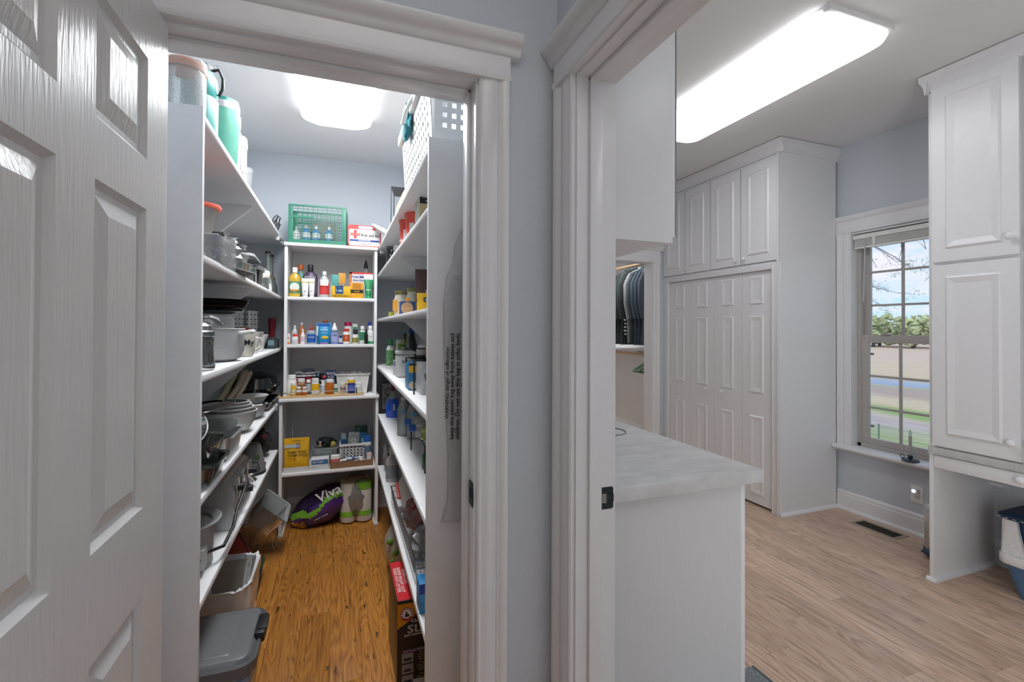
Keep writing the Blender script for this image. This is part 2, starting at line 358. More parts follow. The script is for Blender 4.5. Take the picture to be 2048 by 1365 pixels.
# laundry doorway (trim_2)
T = bpy.data.objects.new('trim_2', None); COL.objects.link(T); T['kind'] = 'structure'; T['label'] = 'white moulded casing around the laundry doorway'
A = JY+.006; B0 = -.30-.006
CP2 = [(u*1.15, v) for u, v in CP]
part(T, 'side_casing', G().prism([(XW-v, A+u) for u, v in CP2], 'z', 0, Z), PAINT)
part(T, 'side_casing', G().prism([(XW-v, B0-u) for u, v in CP2], 'z', 0, Z), PAINT)
part(T, 'header_board', G().prism([(XW-u, v) for u, v in head_profile(Z)[:7]+[(0, Z+.064)]], 'y', B0-.096, A+.096), PAINT)
part(T, 'crown_moulding', G().prism([(XW-u, v) for u, v in [(0, Z+.064), (.018, Z+.064)]+head_profile(Z)[7:]], 'y', B0-.11, A+.112), PAINT)
part(T, 'jamb', G().box(XW, XP, JY, JY+.015, 0, HEAD).box(XW, XP, -.30-.015, -.30, 0, HEAD).box(XW, XP, -.30-.015, JY+.015, HEAD, HEAD+.015), PAINT)
part(T, 'door_stop', G().box(.597, .632, JY-.011, JY, 0, HEAD, .003).box(.597, .632, -.30, -.289, 0, HEAD, .003).box(.597, .632, -.30, JY, HEAD-.011, HEAD, .003), PAINT)
# strike plates
T = thing('strike_plate', 'dark bronze strike plate in the pantry door jamb', 'strike plate', (JR, 1.203, .955), group=None)
part(T, 'plate', G().prism([(-.020, -.029), (-.017, -.032), (.014, -.032), (.020, -.026), (.020, .026), (.014, .032), (-.017, .032), (-.020, .029)], 'x', -.0018, .0006), BRONZE)
part(T, 'latch_hole', G().box(-.0024, -.001, -.007, .007, -.012, .012), DARKGAP)
part(T, 'lip', G().box(-.004, -.001, -.026, -.016, -.018, .018, .001), BRONZE)
T = thing('strike_plate', 'dark strike plate in the laundry door jamb, beside the countertop', 'strike plate', (.650, JY, .952))
part(T, 'plate', G().prism([(-.020, -.025), (-.017, -.028), (.017, -.028), (.021, -.025), (.021, .025), (.017, .028), (-.017, .028), (-.020, .025)], 'y', -.0018, .0006), BRONZE)
part(T, 'latch_hole', G().box(-.013, .001, -.003, -.001, -.012, .012), mat('raw_wood_hole', '#8D8984', .8))
part(T, 'lip', G().box(.001, .021, -.005, -.001, -.010, .010, .001), BRONZE)

# closet opening casing (trim_3)
T = bpy.data.objects.new('trim_3', None); COL.objects.link(T); T['kind'] = 'structure'
Z3 = 2.056; R3 = CX1+.006; L3 = CX0-.006
part(T, 'side_casing', G().prism([(R3+u, LYB-v) for u, v in CP], 'z', 0, Z3), PAINT)
part(T, 'side_casing', G().prism([(L3-u, LYB-v) for u, v in CP], 'z', 0, Z3), PAINT)
part(T, 'header_board', G().prism([(LYB-.018, Z3), (LYB, Z3), (LYB, Z3+.11), (LYB-.018, Z3+.11)], 'x', L3-.09, R3+.09), PAINT)
part(T, 'crown_moulding', G().prism([(LYB-u, v) for u, v in [(0, Z3+.11), (.018, Z3+.11), (.024, Z3+.114), (.03, Z3+.13), (.047, Z3+.145), (.05, Z3+.16), (0, Z3+.16)]], 'x', L3-.12, R3+.12), PAINT)
part(T, 'jamb', G().box(CX1, CX1+.015, LYB, LYB+.12, 0, 2.05).box(CX0-.015, CX0, LYB, LYB+.12, 0, 2.05).box(CX0, CX1, LYB, LYB+.12, 2.05, 2.065), PAINT)

# ---- the open six-panel door (folded back towards the camera on the left)
g = G(); DX = -.345; DY0, DY1 = .472, 1.183
us = [DY0, DY0+.100, DY0+.300, DY0+.403, DY0+.604, DY1]; vs_ = [.008, .235, .880, 1.048, 1.612, 1.706, 1.900, 2.024]
pn = {(i, j) for i in (1, 3) for j in (1, 3, 5)}
RG = ((0, 0), (.010, -.009), (.020, -.009), (.048, -.001))
panel_face(g, us, vs_, pn, lambda u, v, h: (DX+h, u, v), RG)
panel_face(g, us, vs_, pn, lambda u, v, h: (DX-.035-h, u, v), RG)
for a, b in (((DX-.035, DY0, .008), (DX, DY0, 2.024)), ((DX-.035, DY1, .008), (DX, DY1, 2.024))):
    g.add([(a[0], a[1], a[2]), (b[0], a[1], a[2]), (b[0], a[1], b[2]), (a[0], a[1], b[2])], [(0, 1, 2, 3)])
for z in (.008, 2.024): g.add([(DX-.035, DY0, z), (DX, DY0, z), (DX, DY1, z), (DX-.035, DY1, z)], [(0, 1, 2, 3)])
bmesh.ops.remove_doubles(g.b, verts=g.b.verts, dist=1e-5)
d = struct('door_1', g, DOORP, 'white six-panel door with embossed wood grain, open against the hall side')
T = d
for z in (.25, 1.0, 1.80): part(T, 'hinge', G().box(DX-.034, DX-.001, DY1-.0005, DY1+.0015, z-.045, z+.045).cyl((DX-.038, DY1+.004, z-.045), (DX-.038, DY1+.004, z+.045), .005), BRONZE)

# ---- ceiling fixtures
def fixture(name, label, x0, x1, y0, y1, zt, strength, tag, rim=.13):
    T = thing(name, label, 'ceiling light', ((x0+x1)/2, (y0+y1)/2, zt)); W, D = (x1-x0)/2, (y1-y0)/2
    LENS = mat('glowing_acrylic_lens_'+tag, '#F4F4F4', .4, emit=('#FAFCFF', strength))
    part(T, 'base_pan', G().box(-W+.02, W-.02, -D-.012, D+.012, -.03, 0, .003), WHITE)
    def ring(w, dd, c, z):
        pts = []
        for sx, sy, a0 in ((1, 1, 0), (-1, 1, 90), (-1, -1, 180), (1, -1, 270)):
            for k in range(7):
                a = radians(a0+k*15); pts.append((sx*(w-c)+c*cos(a), sy*(dd-c)+c*sin(a), z))
        return pts
    g = G().loft([ring(W, D, .07, -.018), ring(W+.004, D+.004, .08, -.035), ring(W-.004, D-.004, .085, -.058), ring(W-.035, D-.035, .08, -.078), ring(W-.09, D-.09, .07, -.088)])
    RIM = mat('glowing_lens_rim_'+tag, '#F4F4F4', .4, emit=('#FAFCFF', strength*rim))
    bmesh.ops.recalc_face_normals(g.b, faces=g.b.faces)
    for f_ in g.b.faces: f_.normal_update(); f_.material_index = 0 if f_.normal.z < -.5 else 1
    part(T, 'lens', g, [LENS, RIM])
fixture('ceiling_light', 'glowing rounded ceiling light in the pantry', -.215, .172, 1.78, 3.02, PCZ, 24, 'pantry')
fixture('ceiling_light', 'long glowing wraparound light on the laundry ceiling', 1.975, 2.445, 1.445, 2.80, CZ, 5.8, 'laundry', .38)

# ---- laundry: base cabinet, countertop, upper cabinet (left side)
T = thing('base_cabinet', 'white painted base cabinet end beside the laundry doorway', 'cabinet', (XP+.001, 1.235, 0))
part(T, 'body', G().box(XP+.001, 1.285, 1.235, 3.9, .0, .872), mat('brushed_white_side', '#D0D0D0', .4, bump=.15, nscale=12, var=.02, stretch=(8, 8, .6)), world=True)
part(T, 'corner_stile', G().box(1.2855, 1.305, 1.237, 1.30, .0, .872, .001), CAB, world=True)
for i in range(5):
    y = 1.31+i*.5
    g = G(); panel_face(g, [y, y+.06, y+.43, y+.49], [.10, .16, .78, .85], {(1, 1)}, lambda u, v, h: (1.305+h, u, v)); g.box(1.2855, 1.300, y, y+.49, .10, .85)
    dd = part(T, 'door', g, CAB, world=True)
    part(dd, 'knob', G().lathe([(.006, 0), (.006, .012), (.014, .018), (.015, .024), (.009, .029)], n=12).xf(Matrix.Translation((1.305-XP, y+.45-1.235, .72))@Matrix.Rotation(pi/2, 4, 'Y')), CAB)
T = thing('countertop', 'pale grey marbled countertop with a square edge', 'countertop', (XP, 1.204, .872))
part(T, 'slab', G().box(XP+.001, 1.352, 1.204, 3.93, .8722, .914, .0025), QUARTZ, world=True)
part(T, 'outlet_ring', G().lathe([(.085, 0), (.085, .0035), (.080, .005), (.080, 0)], n=40, close=False).xf(Matrix.Translation((1.165-XP, 1.885-1.204, .042))), mat('grey_rubber_ring', '#8A8A8A', .5))
T = thing('wall_cabinet', 'tall white wall cabinet hung beside the laundry doorway', 'cabinet', (XP, 1.215, 1.66))
part(T, 'body', G().box(XP+.001, .985, 1.215, 3.2, 1.66, 2.815, .001), CAB, world=True)
for i in range(4):
    y = 1.222+i*.49
    g = G(); panel_face(g, [y, y+.06, y+.42, y+.48], [1.68, 1.75, 2.66, 2.73], {(1, 1)}, lambda u, v, h: (1.005+h, u, v)); g.box(.9855, .999, y, y+.48, 1.68, 2.73)
    part(T, 'door', g, CAB, world=True)

# ---- closet block on the far side: frame, bi-fold doors, upper cabinets, crown
T = thing('closet_cabinet', 'full-height white closet cabinet with four upper doors', 'cabinet', (3.083, 2.597, 0))
part(T, 'side_panel', G().box(3.085, LXR-.021, 2.597, 2.616, 0, 2.80), CAB, world=True)
part(T, 'shoe_moulding', G().prism([(2.597, 0), (2.597, .024), (2.588, .020), (2.580, .008), (2.579, 0)], 'x', 3.075, LXR-.03), PAINT, world=True)
g = G(); g.box(3.075, 3.12, 2.60, 2.668, 0, 1.905, .003).box(3.075, 3.12, 3.865, LYB, 0, 1.905, .003).box(3.075, 3.12, 2.668, 3.865, 1.848, 1.905, .003)
part(T, 'door_frame', g, PAINT, world=True)
part(T, 'corner_bead', G().box(3.066, 3.080, 2.600, 2.618, 0, 2.75, .004).box(3.068, 3.076, 2.652, 2.660, 0, 1.90, .003), PAINT, world=True)
part(T, 'face_frame', G().box(3.088, 3.12, 2.60, LYB, 1.905, 2.80), CAB, world=True)
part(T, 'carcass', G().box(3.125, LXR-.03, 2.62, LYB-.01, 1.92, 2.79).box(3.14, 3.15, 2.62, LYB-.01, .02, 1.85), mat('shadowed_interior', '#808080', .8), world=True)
cr_ = [(3.09, 2.715), (3.078, 2.72), (3.074, 2.745), (3.060, 2.775), (3.052, 2.782), (3.050, 2.815), (3.09, 2.815)]
part(T, 'crown_moulding', G().prism(cr_, 'y', 2.563, LYB), PAINT, world=True)
part(T, 'crown_return', G().prism([(y-3.083+2.597, z) for y, z in cr_], 'x', 3.052, LXR), PAINT, world=True)
for i, (a, b) in enumerate(((2.618, 2.945), (2.957, 3.278), (3.297, 3.603), (3.617, 3.925))):
    g = G(); panel_face(g, [a, a+.062, b-.062, b], [1.912, 1.975, 2.625, 2.695], {(1, 1)}, lambda u, v, h: (3.066+h, u, v)); g.box(3.074, 3.0875, a, b, 1.912, 2.695)
    g.add([(3.066, a, 1.912), (3.066, a, 2.695), (3.074, a, 2.695), (3.074, a, 1.912)], [(0, 1, 2, 3)]); g.add([(3.066, a, 1.912), (3.066, b, 1.912), (3.074, b, 1.912), (3.074, a, 1.912)], [(0, 1, 2, 3)]); g.add([(3.066, b, 1.912), (3.066, b, 2.695), (3.074, b, 2.695), (3.074, b, 1.912)], [(0, 1, 2, 3)])
    dd = part(T, 'upper_door', g, CAB, world=True)
    ky = b-.035 if i % 2 == 0 else a+.035
    part(dd, 'knob', G().lathe([(.006, 0), (.006, .012), (.014, .018), (.016, .024), (.010, .030)], n=12).xf(Matrix.Translation((-.016, ky-2.597, 1.955))@Matrix.Rotation(-pi/2, 4, 'Y')), CAB)
for i in range(4):
    a = 2.672+i*.2975; b = a+.2945; flip = i % 2
    T2 = thing('bifold_leaf', ('white bi-fold door leaf nearest the window wall, without a knob', 'white bi-fold door leaf with a knob, second from the window wall', 'white bi-fold door leaf with a knob, third from the window wall', 'white bi-fold door leaf furthest from the window, beside the closet doorway')[i], 'closet door', (3.10, a, .012))
    g = G(); us = [a, a+(.085 if i else .085), b-.078, b]; vs_ = [.015, .088, .705, .886, 1.498, 1.586, 1.815, 1.843]
    vs_ = [.015, .088, .705, .886, 1.498, 1.586, 1.812, 1.845]
    panel_face(g, us, vs_, {(1, 1), (1, 3), (1, 5)}, lambda u, v, h: (3.10+h, u, v), ((0, 0), (.008, -.008), (.014, -.008), (.040, -.001)))
    g.box(3.108, 3.13, a, b, .015, 1.845); g.add([(3.10, a, .015), (3.10, a, 1.845), (3.108, a, 1.845), (3.108, a, .015)], [(0, 1, 2, 3)]); g.add([(3.10, b, .015), (3.10, b, 1.845), (3.108, b, 1.845), (3.108, b, .015)], [(0, 1, 2, 3)])
    part(T2, 'panelled_leaf', g, CAB, world=True)
    if i in (1, 2): part(T2, 'knob', G().lathe([(.006, 0), (.006, .015), (.014, .022), (.016, .030), (.010, .036)], n=12).xf(Matrix.Translation((0, .20 if i == 1 else .09, .845))@Matrix.Rotation(-pi/2, 4, 'Y')), CAB)

# ---- window: casing, stool, vinyl frame, sashes, muntins, panes, blind
WX = LXR+.05
T = bpy.data.objects.new('window_1', None); COL.objects.link(T); T['kind'] = 'structure'
part(T, 'side_casing', G().prism([(LXR-v, WY1+u*1.28) for u, v in CP], 'z', .50, 2.135), PAINT)
part(T, 'side_casing', G().prism([(LXR-v, WY0-u*1.28) for u, v in CP], 'z', .50, 2.135), PAINT)
hp = [(0, 2.135), (.020, 2.135), (.022, 2.150), (.018, 2.153), (.018, 2.225), (.026, 2.230), (.034, 2.248), (.040, 2.258), (.040, 2.265), (0, 2.265)]
part(T, 'head_casing', G().prism([(LXR-u, v) for u, v in hp], 'y', WY0-.115, WY1+.108), PAINT)
part(T, 'jamb_liner', G().box(LXR-.002, WX+.09, WY1-.001, WY1+.012, .50, WZ1).box(LXR-.002, WX+.09, WY0-.012, WY0+.001, .50, WZ1).box(LXR-.002, WX+.09, WY0, WY1, WZ1-.001, WZ1+.012), PAINT)
part(T, 'window_sill', G().prism([(3.617, .474), (3.612, .482), (3.614, .494), (3.622, .50), (WX+.09, .50), (WX+.09, .46), (LXR-.016, .46), (LXR-.02, .45), (3.64, .462)], 'y', WY0-.12, 2.592), PAINT)
SX = WX+.02
f = G().box(SX-.01, SX+.06, WY1-.03, WY1, .50, WZ1, .003).box(SX-.01, SX+.06, WY0, WY0+.03, .50, WZ1, .003).box(SX-.01, SX+.06, WY0, WY1, .50, .528, .003).box(SX-.01, SX+.06, WY0, WY1, WZ1-.02, WZ1, .003)
part(T, 'window_frame', f, VINYL)
def sash(z0, z1, x, st, top, bot, vs3, nm):
    a, b = WY0+.028, WY1-.028
    S_ = part(T, nm, G().box(x, x+.028, a, a+st, z0, z1, .003).box(x, x+.028, b-st, b, z0, z1, .003).box(x, x+.028, a+st, b-st, z0, z0+bot, .003).box(x, x+.028, a+st, b-st, z1-top, z1, .003), VINYL)
    ys = [a+st, a+st+(b-a-2*st)/3, a+st+2*(b-a-2*st)/3, b-st]; zs = [z0+bot]+vs3+[z1-top]
    for y in ys[1:3]: part(S_, 'muntin', G().box(x+.008, x+.020, y-.009, y+.009, zs[0], zs[-1], .002), VINYL)
    for z in zs[1:3]: part(S_, 'muntin', G().box(x+.006, x+.022, ys[0], ys[-1], z-.008, z+.008, .002), VINYL)
    for i in range(3):
        for j in range(3): part(S_, 'pane', G().box(x+.012, x+.0155, ys[i]+.002, ys[i+1]-.002, zs[j]+.002, zs[j+1]-.002), PANE)
PANE = clear('window_pane', '#FBFDFF', .985, .02, '#DDE6EA', .06)
sash(1.30, WZ1-.02, SX+.030, .042, .04, .02, [1.574, 1.826], 'upper_sash')
sash(.528, 1.352, SX-.004, .050, .060, .048, [.805, 1.042], 'lower_sash')
part(T, 'sash_lock', G().box(SX-.016, SX+.006, 2.26, 2.32, 1.352, 1.362, .003).box(SX-.020, SX-.008, 2.275, 2.305, 1.360, 1.372, .003), VINYL)
for z in (1.20, .66): part(T, 'balance_latch', G().box(SX-.010, SX-.003, 2.372, 2.392, z, z+.016, .001), mat('grey_latch', '#6F726E', .5))
TB = thing('window_blind', 'white mini blind raised to the top of the window', 'blind', (SX-.03, 2.1, 2.0))
part(TB, 'head_rail', G().box(SX-.060, SX-.018, WY0+.004, WY1-.004, 2.078, 2.112, .003), WHITE, world=True)
for k in range(7): part(TB, 'slat', G().box(SX-.056, SX-.022, WY0+.012, WY1-.012, 2.026+k*.0072, 2.0305+k*.0072, .0015), WHITE, world=True)
part(TB, 'bottom_rail', G().box(SX-.058, SX-.020, WY0+.012, WY1-.012, 2.006, 2.022, .004), WHITE, world=True)
part(TB, 'tilt_wand', G().cyl((SX-.062, 2.395, 2.075), (SX-.066, 2.405, 1.60), .0045, 6), clear('frosted_wand', '#F0F0F0', .3, .2, '#DADAE2', .2), world=True)
part(TB, 'cord_clip', G().box(SX-.064, SX-.058, 2.325, 2.345, 2.02, 2.10, .003), WHITE, world=True)

# ---- desk and tall cabinet on the right
DKY = 1.665
T = thing('tall_cabinet', 'tall white cabinet over an open desk, beside the window', 'cabinet', (3.10, DKY, .755))
part(T, 'side_panel', G().box(3.10, LXR-.03, DKY-.018, DKY, .746, 2.80), CAB, world=True)
part(T, 'face_frame', G().box(3.10, 3.12, -.2, DKY-.018, .748, 2.80), CAB, world=True)
part(T, 'crown_moulding', G().prism([(x+.016, z) for x, z in cr_], 'y', -.2, DKY+.018), PAINT, world=True)
part(T, 'crown_return', G().prism([(3.083+DKY-y, z) for y, z in cr_], 'x', 3.068, LXR-.03), PAINT, world=True)
for (a, b, z0, z1, kz) in ((1.283, 1.642, 1.762, 2.725, 1.85), (1.283, 1.642, .757, 1.745, .84), (.89, 1.262, 1.762, 2.725, 1.85), (.89, 1.262, .757, 1.745, .84)):
    g = G(); panel_face(g, [a, a+.064, b-.064, b], [z0, z0+.068, z1-.064, z1], {(1, 1)}, lambda u, v, h: (3.080+h, u, v), ((0, 0), (.004, -.006), (.010, -.009), (.040, -.001)))
    g.box(3.090, 3.0995, a, b, z0, z1)
    for yy in (a, b): g.add([(3.080, yy, z0), (3.080, yy, z1), (3.090, yy, z1), (3.090, yy, z0)], [(0, 1, 2, 3)])
    for zz in (z0, z1): g.add([(3.080, a, zz), (3.080, b, zz), (3.090, b, zz), (3.090, a, zz)], [(0, 1, 2, 3)])
    dd = part(T, 'door', g, CAB, world=True)
    ky = a+.028 if a > 1 else b-.03
    part(dd, 'knob', G().lathe([(.007, 0), (.007, .010), (.015, .016), (.018, .023), (.014, .030), (.006, .033)], n=16).xf(Matrix.Translation((-.020, ky-DKY, kz-.755))@Matrix.Rotation(-pi/2, 4, 'Y')), CAB)
T = thing('desk', 'built-in white desk with a drawer, under the tall cabinet', 'desk', (3.10, DKY, 0))
part(T, 'desk_top', G().box(3.085, LXR-.03, -.2, DKY-.0, .704, .746, .002), QUARTZ, world=True)
part(T, 'leg_panel', G().box(3.095, LXR-.03, DKY-.020, DKY, 0, .703, .0015), CAB, world=True)
part(T, 'drawer', G().box(3.092, 3.30, .6, DKY-.022, .632, .700, .002), CAB, world=True)
kn = T.children[-1]
part(kn, 'knob', G().lathe([(.007, 0), (.007, .010), (.015, .016), (.018, .023), (.014, .030), (.006, .033)], n=16).xf(Matrix.Translation((-.008, 1.283-DKY, .668))@Matrix.Rotation(-pi/2, 4, 'Y')), CAB)
part(T, 'shoe_moulding', G().prism([(DKY-.020, 0), (DKY-.020, .024), (DKY-.030, .020), (DKY-.037, .008), (DKY-.038, 0)], 'x', 3.088, LXR-.03).prism([(3.095, 0), (3.095, .02), (3.085, .012), (3.083, 0)], 'y', DKY-.036, DKY+.012), PAINT, world=True)

# ---- pantry shelving
NOSE = .012
def shelf_bm(x0, x1, y0, y1, zt, th=.019, nose=None):
    g = G(); g.box(x0, x1, y0, y1, zt-th, zt)
    if nose == 'x+': g.prism([(x1, zt-th-.003), (x1+.006, zt-th-.001), (x1+.009, zt-.012), (x1+.006, zt), (x1, zt+.001)], 'y', y0, y1)
    if nose == 'x-': g.prism([(x0, zt-th-.003), (x0-.006, zt-th-.001), (x0-.009, zt-.012), (x0-.006, zt), (x0, zt+.001)], 'y', y0, y1)
    if nose == 'y-': g.prism([(y0, zt-th-.003), (y0-.006, zt-th-.001), (y0-.009, zt-.012), (y0-.006, zt), (y0, zt+.001)], 'x', x0, x1)
    return g
YU = 1.585   # left upright
LZ = [2.008, 1.600, 1.247, .888, .585]
TL = thing('shelving_unit', 'white five-shelf unit along the left pantry wall', 'shelving', (PXL, YU, 0))
part(TL, 'upright', G().box(PXL+.001, -.370, YU-.020, YU, 0, 2.022, .0015), SHELF, world=True)
for k, z in enumerate(LZ):
    y1 = PYB-.002 if k < 3 else 3.455
    part(TL, 'shelf', shelf_bm(PXL+.001, -.379, YU+.0005, 3.43 if k > 2 else PYB-.001, z, nose='x+'), SHELF, world=True)
    for yb in (2.62,):
        if k < 3: part(TL, 'bracket', G().prism([(PXL+.001, z-.0195), (-.41, z-.0195), (-.41, z-.030), (PXL+.02, z-.265), (PXL+.001, z-.265)], 'y', yb, yb+.019), SHELF, world=True)
    if k < 4: part(TL, 'cleat', G().box(PXL+.001, PXL+.019, YU+.001, 3.43, z-.060, z-.0195), SHELF, world=True)
part(TL, 'end_cleat', G().box(-.396, -.374, 3.40, 3.446, LZ[0]-.048, LZ[0]-.022, .001), SHELF, world=True); part(TL, 'end_cleat', G().box(-.396, -.374, 3.38, 3.427, LZ[3]-.040, LZ[3]-.0215, .001), SHELF, world=True)
YR = 1.475
RZ = [1.960, 1.772, 1.452, 1.115, .782, .420]
TR = thing('shelving_unit', 'white six-shelf unit along the right pantry wall', 'shelving', (PXR, YR, 0))
part(TR, 'upright', G().box(.257, PXR-.001, YR-.020, YR, 0, 1.985, .0015), SHELF, world=True)
for k, z in enumerate(RZ):
    part(TR, 'shelf', shelf_bm(.266, PXR-.001, YR+.0005, (PYB-.001 if k < 4 else 3.43), z, nose='x-'), SHELF, world=True)
    if k in (1, 2):
        yb = 2.42 if k == 1 else 2.32
        part(TR, 'bracket', G().prism([(PXR-.001, z-.0195), (.296, z-.0195), (.296, z-.030), (PXR-.02, z-.265), (PXR-.001, z-.265)], 'y', yb, yb+.019), SHELF, world=True)
part(TR, 'end_cleat', G().box(.268, .292, 3.40, 3.446, RZ[0]-.048, RZ[0]-.022, .001), SHELF, world=True)
BY = 3.452
TK = thing('shelving_unit', 'white shelf unit across the back of the pantry', 'shelving', (0, BY, 0))
part(TK, 'side_panel', G().box(-.368, -.349, BY, PYB-.001, 0, .896).box(-.345, -.326, BY+.012, PYB-.001, .914, 1.938), SHELF, world=True)
part(TK, 'side_panel', G().box(.246, .265, BY, PYB-.001, 0, .896).box(.232, .251, BY+.012, PYB-.001, .914, 1.938), SHELF, world=True)
part(TK, 'shelf', shelf_bm(-.347, .253, BY+.004, PYB-.002, 1.957, nose='y-'), SHELF, world=True)
for z in (1.594, 1.272): part(TK, 'shelf', shelf_bm(-.3255, .2315, BY+.020, PYB-.002, z, nose='y-'), SHELF, world=True)
part(TK, 'shelf', shelf_bm(-.369, .268, BY-.012, PYB-.002, .914, nose='y-'), SHELF, world=True)
part(TK, 'shelf', shelf_bm(-.3485, .2455, BY+.004, PYB-.002, .414, nose='y-'), SHELF, world=True)
part(TK, 'back_panel', G().box(-.325, .231, PYB-.008, PYB-.0021, .916, 1.938), SHELF, world=True)
part(TK, 'shoe_moulding', G().prism([(-.349, 0), (-.349, .018), (-.340, .012), (-.338, 0)], 'y', BY, PYB-.03).prism([(.246, 0), (.246, .018), (.237, .012), (.235, 0)], 'y', BY, PYB-.03).box(-.372, -.340, BY-.008, BY, 0, .014, .003).box(.240, .270, BY-.008, BY, 0, .014, .003), PAINT, world=True)

# ---- outdoors
GZ = -.90
def ground_mat():
    m = bpy.data.materials.new('field_road_and_lawn'); m.use_nodes = True; n = m.node_tree.nodes; l = m.node_tree.links; b = n['Principled BSDF']; b.inputs['Roughness'].default_value = .95
    ge = n.new('ShaderNodeNewGeometry'); sp = n.new('ShaderNodeSeparateXYZ'); l.new(ge.outputs['Position'], sp.inputs[0])
    nz = n.new('ShaderNodeTexNoise'); nz.inputs['Scale'].default_value = .35; nz.inputs['Detail'].default_value = 6; l.new(ge.outputs['Position'], nz.inputs['Vector'])
    ma = n.new('ShaderNodeMath'); ma.operation = 'MULTIPLY_ADD'; ma.inputs[1].default_value = 1.6; l.new(nz.outputs[0], ma.inputs[0]); l.new(sp.outputs[0], ma.inputs[2])
    # compress distance: t = (x+.8)/80
    mr = n.new('ShaderNodeMapRange'); mr.inputs[1].default_value = 4.8; mr.inputs[2].default_value = 44.8; l.new(ma.outputs[0], mr.inputs[0])
    r = n.new('ShaderNodeValToRGB'); el = r.color_ramp.elements
    def p(x): return (x-4)/40
    st = [(4, '#9AA070'), (9.6, '#A9A983'), (10.6, '#93A064'), (12.0, '#A8A888'), (12.5, '#B5A79D'), (13.3, '#B0A198'), (13.9, '#B7AA8F'), (14.2, '#87A054'), (15.1, '#93A35E'), (15.5, '#C2B08C'), (16.8, '#C6B491'), (18.4, '#AB9684'), (20.6, '#A79884'), (21.1, '#A8A785'), (21.5, '#93A0AC'), (23.7, '#A3ADB5'), (24.1, '#B4A582'), (27, '#CBB591'), (43.9, '#CDB59B')]
    el[0].position = p(st[0][0]); el[0].color = lin(st[0][1]); el[1].position = p(st[-1][0]); el[1].color = lin(st[-1][1])
    for x, c in st[1:-1]: q = el.new(p(x)); q.color = lin(c)
    l.new(mr.outputs[0], r.inputs[0])
    g2 = n.new('ShaderNodeMapping'); g2.inputs['Scale'].default_value = (3.2, .9, 1); l.new(ge.outputs['Position'], g2.inputs[0])
    n2 = n.new('ShaderNodeTexNoise'); n2.inputs['Scale'].default_value = 1.3; n2.inputs['Detail'].default_value = 7; l.new(g2.outputs[0], n2.inputs['Vector'])
    mm = n.new('ShaderNodeMapRange'); mm.inputs[3].default_value = .72; mm.inputs[4].default_value = 1.28; l.new(n2.outputs[0], mm.inputs[0])
    hs = n.new('ShaderNodeHueSaturation'); l.new(mm.outputs[0], hs.inputs['Value']); l.new(r.outputs[0], hs.inputs['Color']); l.new(hs.outputs[0], b.inputs['Base Color'])
    return m
g = G(); g.add([(LXR+.15, -150, GZ), (260, -150, GZ), (260, 300, GZ), (LXR+.15, 300, GZ)], [(0, 1, 2, 3)]); struct('ground', g, ground_mat())
LEAF = mat('distant_foliage', '#B3BC8E', .9, nscale=.9, var=.35)
LEAF2 = mat('near_leaves', '#7E9A72', .7, nscale=9, var=.3)
BARK = mat('grey_bark', '#5E5A58', .9)
LEAF3 = mat('distant_foliage_olive', '#BDB98E', .9, nscale=.9, var=.35)
rnd = random.Random(11)
TREEL = ['%s tree from the right in the green row beyond the field' % o for o in ('first', 'second', 'third', 'fourth', 'fifth', 'sixth', 'seventh', 'eighth', 'ninth', 'tenth', 'eleventh')]
for i in range(11):
    g = G(); cy_ = 33+i*2.3; X0 = 66+rnd.random()*2+(i % 2)*5; hh = rnd.uniform(3.2, 4.2)
    for k in range(90):
        a = rnd.random()*2*pi; rr = rnd.random()**.5; zz = rnd.random(); q = rnd.uniform(.18, .42)
        g.blob(X0+cos(a)*rr*2.0, cy_+sin(a)*rr*2.6*(1-.35*zz), GZ+.5+zz*hh, q*1.1, q*1.2, q*.8, .4, rnd.random(), 8, 6)
    T = thing('tree', TREEL[i], 'tree', (X0, cy_, GZ), group='trees beyond the field')
    part(T, 'foliage', g, LEAF if i % 3 else LEAF3, world=True, smooth=None, kind='stuff'); part(T, 'trunk', G().cyl((0, 0, 0), (0, 0, 2.5), .2), BARK)
TT = thing('tree', 'near tree beside the house, twigs hanging over the upper window panes', 'tree', (9.4, 7.4, GZ))
part(TT, 'trunk', G().tube([(9.4, 7.4, GZ), (9.42, 7.38, 1.5), (9.35, 7.42, 4.2)], .16, 10, [.2, .16, .11]), BARK, world=True)
part(TT, 'limb', G().tube([(9.38, 7.4, 3.0), (9.15, 6.3, 3.35), (9.05, 5.2, 3.42), (9.1, 4.0, 3.3)], .05, 8, [.08, .055, .04, .025]), BARK, world=True)
def branch(root, tips, seed, leafs, lr):
    rnd = random.Random(seed); tw = G(); lf = G(); rt_ = Vector(root)
    for tip in tips:
        tp = Vector(tip)-rt_; mid = tp*.5+Vector((0, .06, .05)); P = [rt_, rt_+tp*.25+Vector((0, 0, .04)), rt_+mid, rt_+tp*.78+Vector((0, -.03, .0)), rt_+tp]
        tw.tube(P, .01, 5, [.014, .011, .008, .006, .003])
        for _ in range(4):
            t = rnd.random()*.6+.4; base = rt_+tp*t; sub = base+Vector((rnd.uniform(-.1, .1), rnd.uniform(-.28, .28), rnd.uniform(-.22, .18))); tw.tube([base, (base+sub)/2+Vector((0, 0, .02)), sub], .004, 4, [.005, .003, .002])
            for _ in range(int(leafs)):
                c = sub+Vector((rnd.gauss(0, lr*.4), rnd.gauss(0, lr), rnd.gauss(0, lr*.5)))
                a = Vector((rnd.gauss(0, 1), rnd.gauss(0, 1), rnd.gauss(0, 1))).normalized()*.024; b = a.orthogonal().normalized()*.008
                lf.add([c-a, c+b, c+a, c-b], [(0, 1, 2, 3)])
    part(TT, 'branch', tw, BARK, world=True); part(TT, 'leaves', lf, LEAF2, kind='stuff', smooth=None, world=True)
